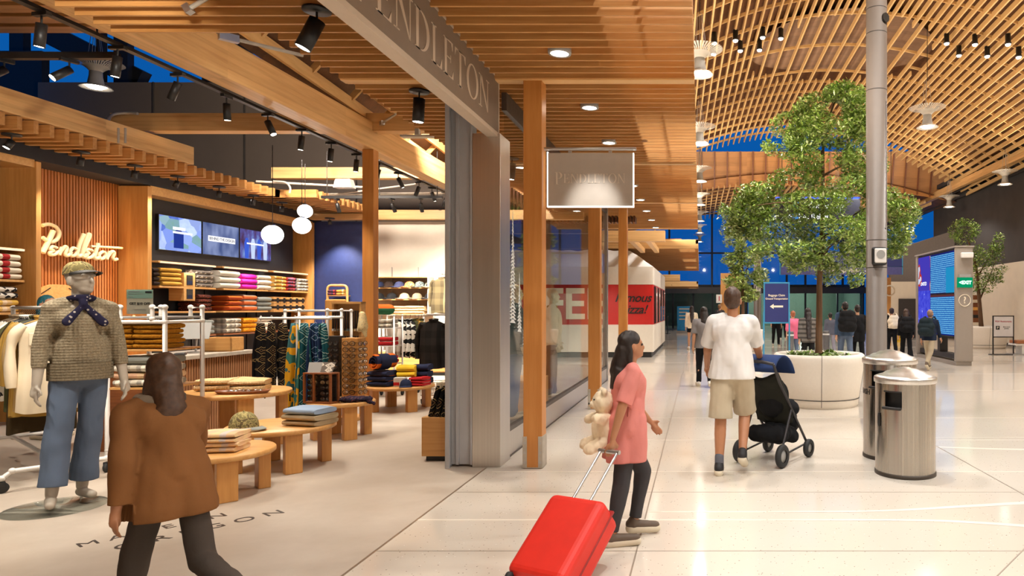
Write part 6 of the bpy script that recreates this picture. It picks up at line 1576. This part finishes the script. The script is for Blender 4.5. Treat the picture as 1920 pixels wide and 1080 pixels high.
def window_mannequin(label, x, y, rz, top, sleeve, bottom, name='jacket', h=1.80, collar=None):
    J = skeleton(h, lt=(2,3), rt=(-3,2), la=(6,9,14), ra=(2,9,10)); r = thing('mannequin', label, 'mannequin', (x, y, .02), rz)
    fuse('body', body_prims(J), plain('mannequin_cream', rgb(216,196,164), .5, var=.02), r, .011, 3)
    fuse(name, shirt_prims(J, sleeve, .02, 1.05, 1.04), top, r, .013, 4, .012); fuse('trousers', trouser_prims(J, 1.97, .07), bottom, r, .013, 4, .01)
    if collar:
        nk = J['neck']; fuse('collar', [('c', nk + Vector((.07*math.cos(a), .065*math.sin(a), -.02)), nk + Vector((.07*math.cos(a+.6), .065*math.sin(a+.6), -.02)), .026, .026, 8) for a in [i*.6 for i in range(11)]], collar, r, .009, 2)
    MB().lathe([(0,-.02),(.2,-.02),(.2,-.008),(0,-.008)], 32).build('base_disc', ALU, r); return r, J
window_mannequin('mannequin behind the glass in cream jacket with tan collar', -2.42, 11.2, R(-75), CREAMC, 1.9, cloth('brown_trouser', rgb(96,66,50)), collar=YJ)
r, J = window_mannequin('mannequin behind the glass in fringed grey top beside the jamb', -2.45, 9.0, R(-60), cloth('slate_top', rgb(88,96,96)), 1.6, DENIM, 'top')
mb = MB()
for k in range(26):
    x = -.17+.0136*k; mb.bx(x-.004, x+.004, .15, .158, J['pel'].z+.12-.1*abs(math.sin(k)), J['pel'].z+.30)
mb.build('fringe', DGREY, r)
o = thing('window_plinth', 'low oak window plinth behind the glass', 'plinth', (-2.7, 10.2, 0)); MB().bx(-.35,.35,-.4,.4,0,.45).build('box', OAK, o, .006)
o = thing('window_table', 'brown display table seen through the shop front glass', 'table', (-3.2, 12.0, 0)); MB().bx(-.6,.6,-.4,.4,.72,.76).build('tabletop', WALN, o, .004)
for x in (-.55,.55):
    for y in (-.35,.35): MB().bx(x-.03,x+.03,y-.03,y+.03,0,.72).build('leg', WALN, o)
stack('folded_sweater', 'sweater', 'pale folded sweater', 'on the table behind the glass', (-3.1, 11.95, .762), 0, .36, .3, .06, [TAN, CREAMC, GRY], 'sweaters on the window table')

# ------------------------------------------------------------------ serif shop signs
def ring(cx, cy, ox, oy, ix, iy, a0, a1, n=20):
    out = []
    for i in range(n):
        a, b = a0+(a1-a0)*i/n, a0+(a1-a0)*(i+1)/n
        out.append([(cx+ix*math.cos(a), cy+iy*math.sin(a)), (cx+ox*math.cos(a), cy+oy*math.sin(a)), (cx+ox*math.cos(b), cy+oy*math.sin(b)), (cx+ix*math.cos(b), cy+iy*math.sin(b))])
    return out
def rc(x0, y0, x1, y1): return [(x0,y0),(x1,y0),(x1,y1),(x0,y1)]
def stem(x, s=.12): return [rc(x,0,x+s,1), rc(x-.07,0,x+s+.07,.028), rc(x-.07,.972,x+s+.07,1)]
GL = {'P': (stem(.08)+ring(.28,.735,.28,.265,.15,.237,-PI/2,PI/2)+[rc(.18,.972,.29,1),rc(.18,.47,.29,.5)], .66),
 'E': (stem(.08)+[rc(.18,.97,.56,1),[(.48,.97),(.56,.97),(.56,.78)],rc(.18,.5,.44,.53),rc(.42,.41,.45,.62),rc(.18,0,.6,.03),[(.5,.03),(.6,.03),(.6,.25)]], .70),
 'N': ([rc(.1,0,.14,1),rc(.0,0,.24,.028),rc(.68,0,.72,1),rc(.58,.972,.82,1),rc(0,.972,.2,1),[(.06,1),(.22,1),(.72,-.01),(.68,-.01)]], .90),
 'D': (stem(.08)+ring(.28,.5,.46,.5,.32,.472,-PI/2,PI/2)+[rc(.18,.972,.29,1),rc(.18,0,.29,.028)], .84),
 'L': (stem(.08)+[rc(.18,0,.58,.03),[(.46,.03),(.58,.03),(.58,.28)]], .66),
 'T': (stem(.29)+[rc(.0,.97,.7,1),[(.0,.97),(.09,.97),(.0,.76)],[(.61,.97),(.7,.97),(.7,.76)]], .78),
 'O': (ring(.43,.5,.42,.52,.285,.49,0,2*PI,40), .92)}
def serif_word(word, origin, ux, uz, h, width, first=1.3, depth=.004):
    mb = MB(); tot = sum(GL[c][1]*(first if i == 0 else 1) for i, c in enumerate(word)); sx = width/tot; x = 0
    for i, c in enumerate(word):
        q = first if i == 0 else 1.0
        for poly in GL[c][0]:
            mb.prism([(x + px*sx*q, py*h*q - (h*(q-1)*.5 if i == 0 else 0)) for px, py in poly], origin, ux, uz, depth)
        x += GL[c][1]*sx*q
    return mb
SG = thing('fascia_sign', 'long taupe blade sign with PENDLETON in serif capitals above the entrance', 'sign', (-1.9, 1.5, 3.13))
SIGNF = plain('sign_taupe', rgb(128,110,94), .5, var=.03)
MB().bx(-.10,-.004,0,4.95,.02,.53).build('panel', SIGNF, SG)
MB().bx(-.104,0,-.01,4.96,-.02,.02).bx(-.104,0,-.01,4.96,.525,.545).bx(-.104,0,4.95,4.975,-.02,.545).build('edge_trim', plain('sign_edge', rgb(196,178,158), .5, var=.02), SG)
serif_word('PENDLETON', (-.004, 2.22, .125), (0,1,0), (0,0,1), .275, 2.47, 1.25).build('lettering', plain('sign_letter', rgb(196,176,156), .45, var=.02), SG)
for y in (.6, 3.0, 4.6): MB().bx(-.08,-.04,y,y+.06,.545,.60).build('hanger_bracket', ALU, SG)
HS = thing('hanging_sign', 'hanging rectangular Pendleton blade sign beside the front timber post', 'sign', (-1.46, 6.45, 2.46))
MB().bx(.03,.83,-.014,.014,0,.50).build('panel', plain('sign_satin', rgb(180,170,158), .35, .1, var=.03), HS, .002)
MB().bx(.02,.03,-.016,.016,0,.51).bx(.02,.84,-.016,.016,-.012,0).bx(.83,.84,-.016,.016,-.01,.50).build('edge_light', emis('sign_edge_light', (1,.94,.86), 2.2), HS)
MB().cyl((-.01,0,.54),(.86,0,.54),.016,12).bx(.22,.25,-.012,.012,.49,.55).bx(.6,.63,-.012,.012,.49,.55).build('support_rail', ALU, HS)
serif_word('PENDLETON', (.095,-.014,.215), (1,0,0), (0,0,1), .088, .67, 1.32, .003).build('lettering', plain('sign_letter_pale', rgb(214,200,182), .4, var=.02), HS)

# ------------------------------------------------------------------ lamps of the shop
LT_ = []                                       # (location, target, watts, cone)
def track_proto(name, label, loc, rz, tilt, plate=False, drop=.10, r=.036, L=.17):
    t_ = thing(name, label, 'spotlight', loc, rz)
    if plate: MB().lathe([(0,0),(.095,0),(.095,-.018),(0,-.022)], 24).build('ceiling_plate', BLACK, t_)
    else: MB().bx(-.02,.02,-.07,.07,-.028,0).build('adapter', BLACK, t_)
    MB().cyl((0,0,-.02),(0,0,-drop),.008,8).build('stem', BLACK, t_)
    M = Matrix.Translation((0,0,-drop)) @ Matrix.Rotation(R(tilt),4,'X')
    h = MB().lathe([(0,.01),(r,.01),(r,-L),(r*.9,-L),(r*.86,-L+.02)], 24, (0,0,0), 0, True, M).build('housing', BLACK, t_)
    MB().lathe([(0,-L+.008),(r*.88,-L+.004)], 20, (0,0,0), 0, True, M).build('lens', LAMPW, h)
    ax = (Matrix.Rotation(rz,4,'Z') @ M).to_3x3() @ Vector((0,0,-1))
    return t_, Vector(loc) + (Matrix.Rotation(rz,3,'Z') @ (M @ Vector((0,0,-L-.03)))), ax
NTH = ['first','second','third','fourth','fifth','sixth','seventh','eighth','ninth','tenth','eleventh','twelfth','thirteenth']
TRK = thing('lighting_track', 'black lighting track under the long entrance beam', 'lighting track', (-5.10, 0, 3.79)); MB().bx(-.03,.03,-2,15.2,0,.03).build('rail', BLACK, TRK)
ty = [5.29,5.98,6.67,7.36,8.06,8.75,9.45,10.15,10.85,11.55,12.4,13.0,13.7]; tl = [(8,80),(8,90),(28,80),(4,0),(28,-100),(6,90),(6,100),(6,90),(26,60),(26,-60),(28,70),(20,-60),(24,60)]
for i, (y, (tilt, rz)) in enumerate(zip(ty, tl)):
    t_, p, ax = track_proto('track_spotlight', '%s black spotlight from the near end of the entrance beam track' % NTH[i], (-5.10, y, 3.79), R(rz), tilt); t_['group'] = 'spotlights on the entrance beam track'; LT_.append((p, ax, 1.0))
for y in (-1.0, 1.0, 3.0, 4.2): LT_.append((Vector((-5.1, y, 3.6)), Vector((-.25,.25,-1)), 1.0))
T2_ = thing('lighting_track', 'short black track with two bright lamps over the rack', 'lighting track', (-7.6, 6.4, 3.83)); MB().bx(0,2.15,-.03,.03,0,.06).build('rail', BLACK, T2_)
for x in (.85, 1.95): MB().cyl((x,0,.06),(x,0,.62),.008,6).build('rod', BLACK, T2_)
for i, px in enumerate((8, 130)): t_, p, ax = track_proto('track_spotlight', ['left','right'][i] + ' dazzling lamp of the two on the short front track', (xat(px,6.4), 6.4, 3.83), R(155), 48); LT_.append((p, ax, .8))
T3_ = thing('lighting_track', 'black track hung across the rear of the shop', 'lighting track', (-7.2, 13.0, 3.58)); MB().bx(0,2.3,-.03,.03,0,.05).build('rail', BLACK, T3_)
for x in (.1, 1.1, 2.2): MB().cyl((x,0,.05),(x,0,.9),.008,6).build('rod', BLACK, T3_)
for i, px in enumerate((632, 735, 789)): t_, p, ax = track_proto('track_spotlight', ['left','middle','right'][i] + ' spotlight on the rear cross track', (xat(px,13.0), 13.0, 3.58), R((0,-12,8)[i]), (30,34,36)[i]); LT_.append((p, ax, 3.4))
for i, px in enumerate((22, 152, 253, 333, 411, 475, 529, 572)):
    Y = 8.32*F/(CX-px); t_, p, ax = track_proto('ceiling_spotlight', '%s black spotlight from the near end along the slatted strip above the wall' % NTH[i], (-8.32, Y, 3.6), R((150,90,90,100,90,90,90,80)[i]), (30,10,8,24,8,8,8,8)[i], True, .09, .04, .10); LT_.append((p, ax, .55))
t_, p, ax = track_proto('ceiling_spotlight', 'small black spotlight shining down the navy wall', (xat(618,14.9), 14.9, 3.46), R(0), 16, True, .06, .035, .08); LT_.append((p, ax, 1.6))
for i, (px, py, rz, tilt) in enumerate(((594,17,110,24),(786,170,90,3),(960,296,90,5))):
    Y = (SOFZ-H)*F/(CY-py); t_, p, ax = track_proto('canopy_spotlight', ['large black spotlight on the canopy left of the fascia sign','black spotlight on the canopy below the fascia sign','black spotlight on the canopy seen past the jamb'][i], (xat(px,Y), Y, SOFZ), R(rz), tilt, True, .09, .055, .22); LT_.append((p, ax, 1.0))
for Y in (3.4, 1.6, -.2): LT_.append((Vector((-2.74, Y, 3.3)), Vector((-1.0,.45,.05)), 1.5))  # added off-view spots, aimed sideways to brighten the entrance beam
# round recessed lamps of the canopy
dl = None
for k in range(9):
    y = 5.70 + 1.55*k; loc = (-1.17, y, SOFZ)
    if dl is None:
        dl = thing('downlight', '', 'downlight', loc); MB().lathe([(.075,-.012),(.095,-.012),(.097,.0),(.097,.05),(.075,.05)], 28).build('trim_ring', GREYP, dl); MB().lathe([(0,-.006),(.076,-.006)], 24).build('lens', LAMPW, dl)
        dl['label'] = 'first round canopy downlight, above the front post'; dl['group'] = 'canopy downlights'
    else: dup(dl, loc, 0, '%s round canopy downlight counting away from the front post' % NTH[k], 'canopy downlights')
# opal globes
gl = None
for lab, px, py, Y, r, top in (('largest opal globe pendant hanging lowest', 511, 440, 10.5, .15, 4.0),('middle opal globe pendant below the small one', 566, 423, 12.0, .148, 4.1),('small opal globe pendant above the middle one', 572, 396, 12.35, .125, 4.1)):
    p = at(px, py, Y); g = thing('globe_pendant', lab, 'pendant lamp', p)
    MB().ell((0,0,0), (r, r, r*.97), 32, 18).build('globe', GLOBE, g); MB().lathe([(0,r*1.06),(r*.3,r*1.04),(r*.34,r*.92)], 20).build('cap', CHROME, g); MB().cyl((0,0,r),(0,0,top-p.z),.006,6).build('cord', BLACK, g)
# conduits, sprinkler pipes and other services in the open ceiling
PIPE = plain('service_pipe', rgb(184,174,160), .4, .2)
o = thing('conduit', 'bent grey conduit rising to the front cross beam', 'pipe', (0,0,0)); MB().tube(smooth_path([at(188,262,9.3), at(200,250,9.4), at(202,228,9.6), at(212,215,9.8), at(240,212,9.9), at(258,213,9.9)],4), .022, 8).build('pipe', PIPE, o)
MB().cyl(at(222,268,9.3), at(222,240,9.3), .014, 8).cyl(at(235,268,9.3), at(235,240,9.3), .014, 8).cb(at(195,258,9.3), (.14,.08,.05)).build('bracket', PIPE, o)
o = thing('sprinkler_pipe', 'pale sprinkler pipe crossing the rear of the shop ceiling', 'pipe', (0,0,0)); MB().cyl(at(480,340,12.6), at(700,352,13.4), .022, 8).cyl(at(560,365,13.4), at(840,362,13.6), .025, 8).cyl(at(600,368,13.5), at(780,345,13.2), .018, 8).build('pipe', PIPE, o); MB().tube(smooth_path([at(512,340,12.7),at(535,342,12.7),at(544,352,12.7),at(543,362,12.7)],4), .02, 8).build('elbow', PIPE, o)
o = thing('wireless_box', 'white trapezoid unit hung under the rear cross beam', 'ceiling unit', at(646,350,13.2)); MB().add([(-.18,-.1,-.03),(.18,-.1,-.03),(.18,.1,-.03),(-.18,.1,-.03),(-.14,-.08,.14),(.14,-.08,.14),(.14,.08,.14),(-.14,.08,.14)],[(0,3,2,1),(4,5,6,7),(0,1,5,4),(1,2,6,5),(2,3,7,6),(3,0,4,7)]).build('housing', WHITEP, o, .01)
for lab, a, b in (('pale steel tie rod at the top of the entrance beam', (348,20,4.8),(395,-8,4.8)),('pale steel tie rod above the middle of the entrance beam', (410,66,5.6),(568,104,6.1)),('pale steel tie rod near the far end of the entrance beam', (712,234,10.0),(742,214,9.6))):
    o = thing('tie_rod', lab, 'tie rod', (0,0,0)); p, q = at(*a), at(*b); MB().cyl(p, q, .016, 8).build('rod', PIPE, o); MB().bar(p, p + (q-p)*.22, .05, .06).build('clamp', ALU, o)
o = thing('ceiling_sensor', 'pale sensor unit on the entrance beam near the shutter guide', 'sensor', at(783,258,9.4)); MB().bx(-.22,.22,-.06,.06,0,.03).bx(-.03,.03,-.03,.03,.03,.12).build('housing', PIPE, o, .006)

# ------------------------------------------------------------------ light
def spot(loc, ax, watts, cone=70, blend=.6, col=(1,.86,.68), rad=.05):
    l = bpy.data.lights.new('lamp', 'SPOT'); l.energy = watts; l.spot_size = R(cone); l.spot_blend = blend; l.color = col; l.shadow_soft_size = rad
    o = bpy.data.objects.new('lamp', l); COL.objects.link(o); o.location = loc; o.rotation_euler = Vector(ax).to_track_quat('-Z','Y').to_euler(); return o
def point(loc, watts, rad, col=(1,.9,.78)):
    l = bpy.data.lights.new('lamp', 'POINT'); l.energy = watts; l.color = col; l.shadow_soft_size = rad
    o = bpy.data.objects.new('lamp', l); COL.objects.link(o); o.location = loc; return o
WARM, HALL = (1,.92,.80), (1,.975,.935)
KS_, KH, KU = 200, 450, 680
for p, ax, w in LT_: spot(p, ax, KS_*w*(1.0), 84, .7, WARM, .05)
for k in range(9): spot((-1.17, 5.70+1.55*k, SOFZ-.03), (0,0,-1), 55, 64, .6, WARM, .07)
for y in (-2.0, -.5, 1.05, 2.6, 4.15): spot((-1.17, y, SOFZ-.03), (0,0,-1), 80, 115, .6, WARM, .07)
for X, Y, z in PEND: spot((X, Y, z-.1), (0,0,-1), KH*(.5 if X == 11 else 1), 150, .5, HALL, .2)
for Y in (-2, 5): spot((11, Y, 5.9), (0,0,-1), KH, 150, .5, HALL, .2)
for px, py, Y in ((511,440,10.5),(566,423,12.0)): point(at(px,py,Y) + Vector((.19,-.19,0)), 12, .1)
# up-lights standing on the canopy roofs and along the eave wash the timber vault
for Y in (6, 10.5, 15, 19.5, 24, 28.5, 37): spot((-1.2, Y, 4.15), Vector((5.0, .5, 4.2)), KU, 130, .6, (1,.9,.74), .3)
for Y in (8, 13, 18, 23, 28, 37): spot((11.0, Y, 5.4), Vector((-6.0, 1.0, 3.0)), KU*.9, 140, .6, (1,.9,.74), .3)
for x in (0.5, 8): spot((x, 25.5, 5.6), Vector((0,1,.32)), 700, 110, .8, (1,.9,.74), .1)  # added mid-air spots, no fixture, brightening the second bay front
spot((3.6, 6.5, 8.3), Vector((-1.8, 4.1, -4.8)), 1500, 42, .8, HALL, .12)
# logo panel glow and spots below the shelf tops
def strip(loc, ax, sx, sy, watts, col):
    l = bpy.data.lights.new('lamp', 'AREA'); l.shape = 'RECTANGLE'; l.size = sx; l.size_y = sy; l.energy = watts; l.color = col
    o = bpy.data.objects.new('lamp', l); COL.objects.link(o); o.location = loc; o.rotation_euler = Vector(ax).to_track_quat('-Z','Y').to_euler(); return o
strip((-8.9, 9.05, 1.7), (-.35,1,0), .06, 3.0, 10, (1,.68,.34)); strip((-8.9, 10.74, 1.7), (-.35,-1,0), .06, 3.0, 10, (1,.68,.34))
# hall roof spotlights over the canopy edge, and added fill spots brightening the wall above the shop
for Y in (-3, 2.2, 7.4, 12.6, 18.0): spot((1.3, Y, 8.2), (-.18,.12,-1), 850, 70, .6, HALL, .12)
for Y in (-3, 3, 9, 15): spot((7.0, Y, 8.2), (-.1,.1,-1), 800, 80, .6, HALL, .12)
for x in (-3.9, -6.5): spot((x, 11.2, 4.6), Vector((-.25,1,.12)), 1100, 130, .8, (1,.86,.72), .2)
for y0 in (11.77, 13.27, 14.72): spot((-8.72, y0, 2.22), (-.25,0,-1), 14, 150, .5, WARM, .1)
# far room and kiosk front
for x in (-4, 3, 8): point((x, 53, 2.7), 60 if x < 0 else 330, .2, (.9,1,.9))
spot((-1.0, 4.6, SOFZ-.05), Vector((0,1.85,-1.16)), 280, 17, .9, HALL, .03)

W_ = bpy.data.worlds.new('dusk'); S.world = W_; W_.use_nodes = True
nt = W_.node_tree; bg = nt.nodes['Background']; bg.inputs[0].default_value = (.003, .10, .40, 1); bg.inputs[1].default_value = .95
cam = bpy.data.cameras.new('camera'); co = bpy.data.objects.new('camera', cam); COL.objects.link(co); S.camera = co
co.location = (0, 0, H); co.rotation_euler = (PI/2, 0, 0); cam.sensor_width = 36; cam.lens = F/1920*36
cam.shift_x = -(CX-960)/1920; cam.shift_y = (CY-540)/1920; cam.clip_start = .05; cam.clip_end = 300
vs = S.view_settings; vs.view_transform = 'Standard'; vs.look = 'None'; vs.gamma = 1; vs.exposure = 0.0
S.display_settings.display_device = 'sRGB'
try:
    S.cycles.use_denoising = True; S.cycles.max_bounces = 6; S.cycles.use_adaptive_sampling = True; S.cycles.adaptive_threshold = .03; S.cycles.transparent_max_bounces = 12; S.cycles.sample_clamp_indirect = 4; S.cycles.caustics_reflective = False; S.cycles.caustics_refractive = False
except Exception: pass
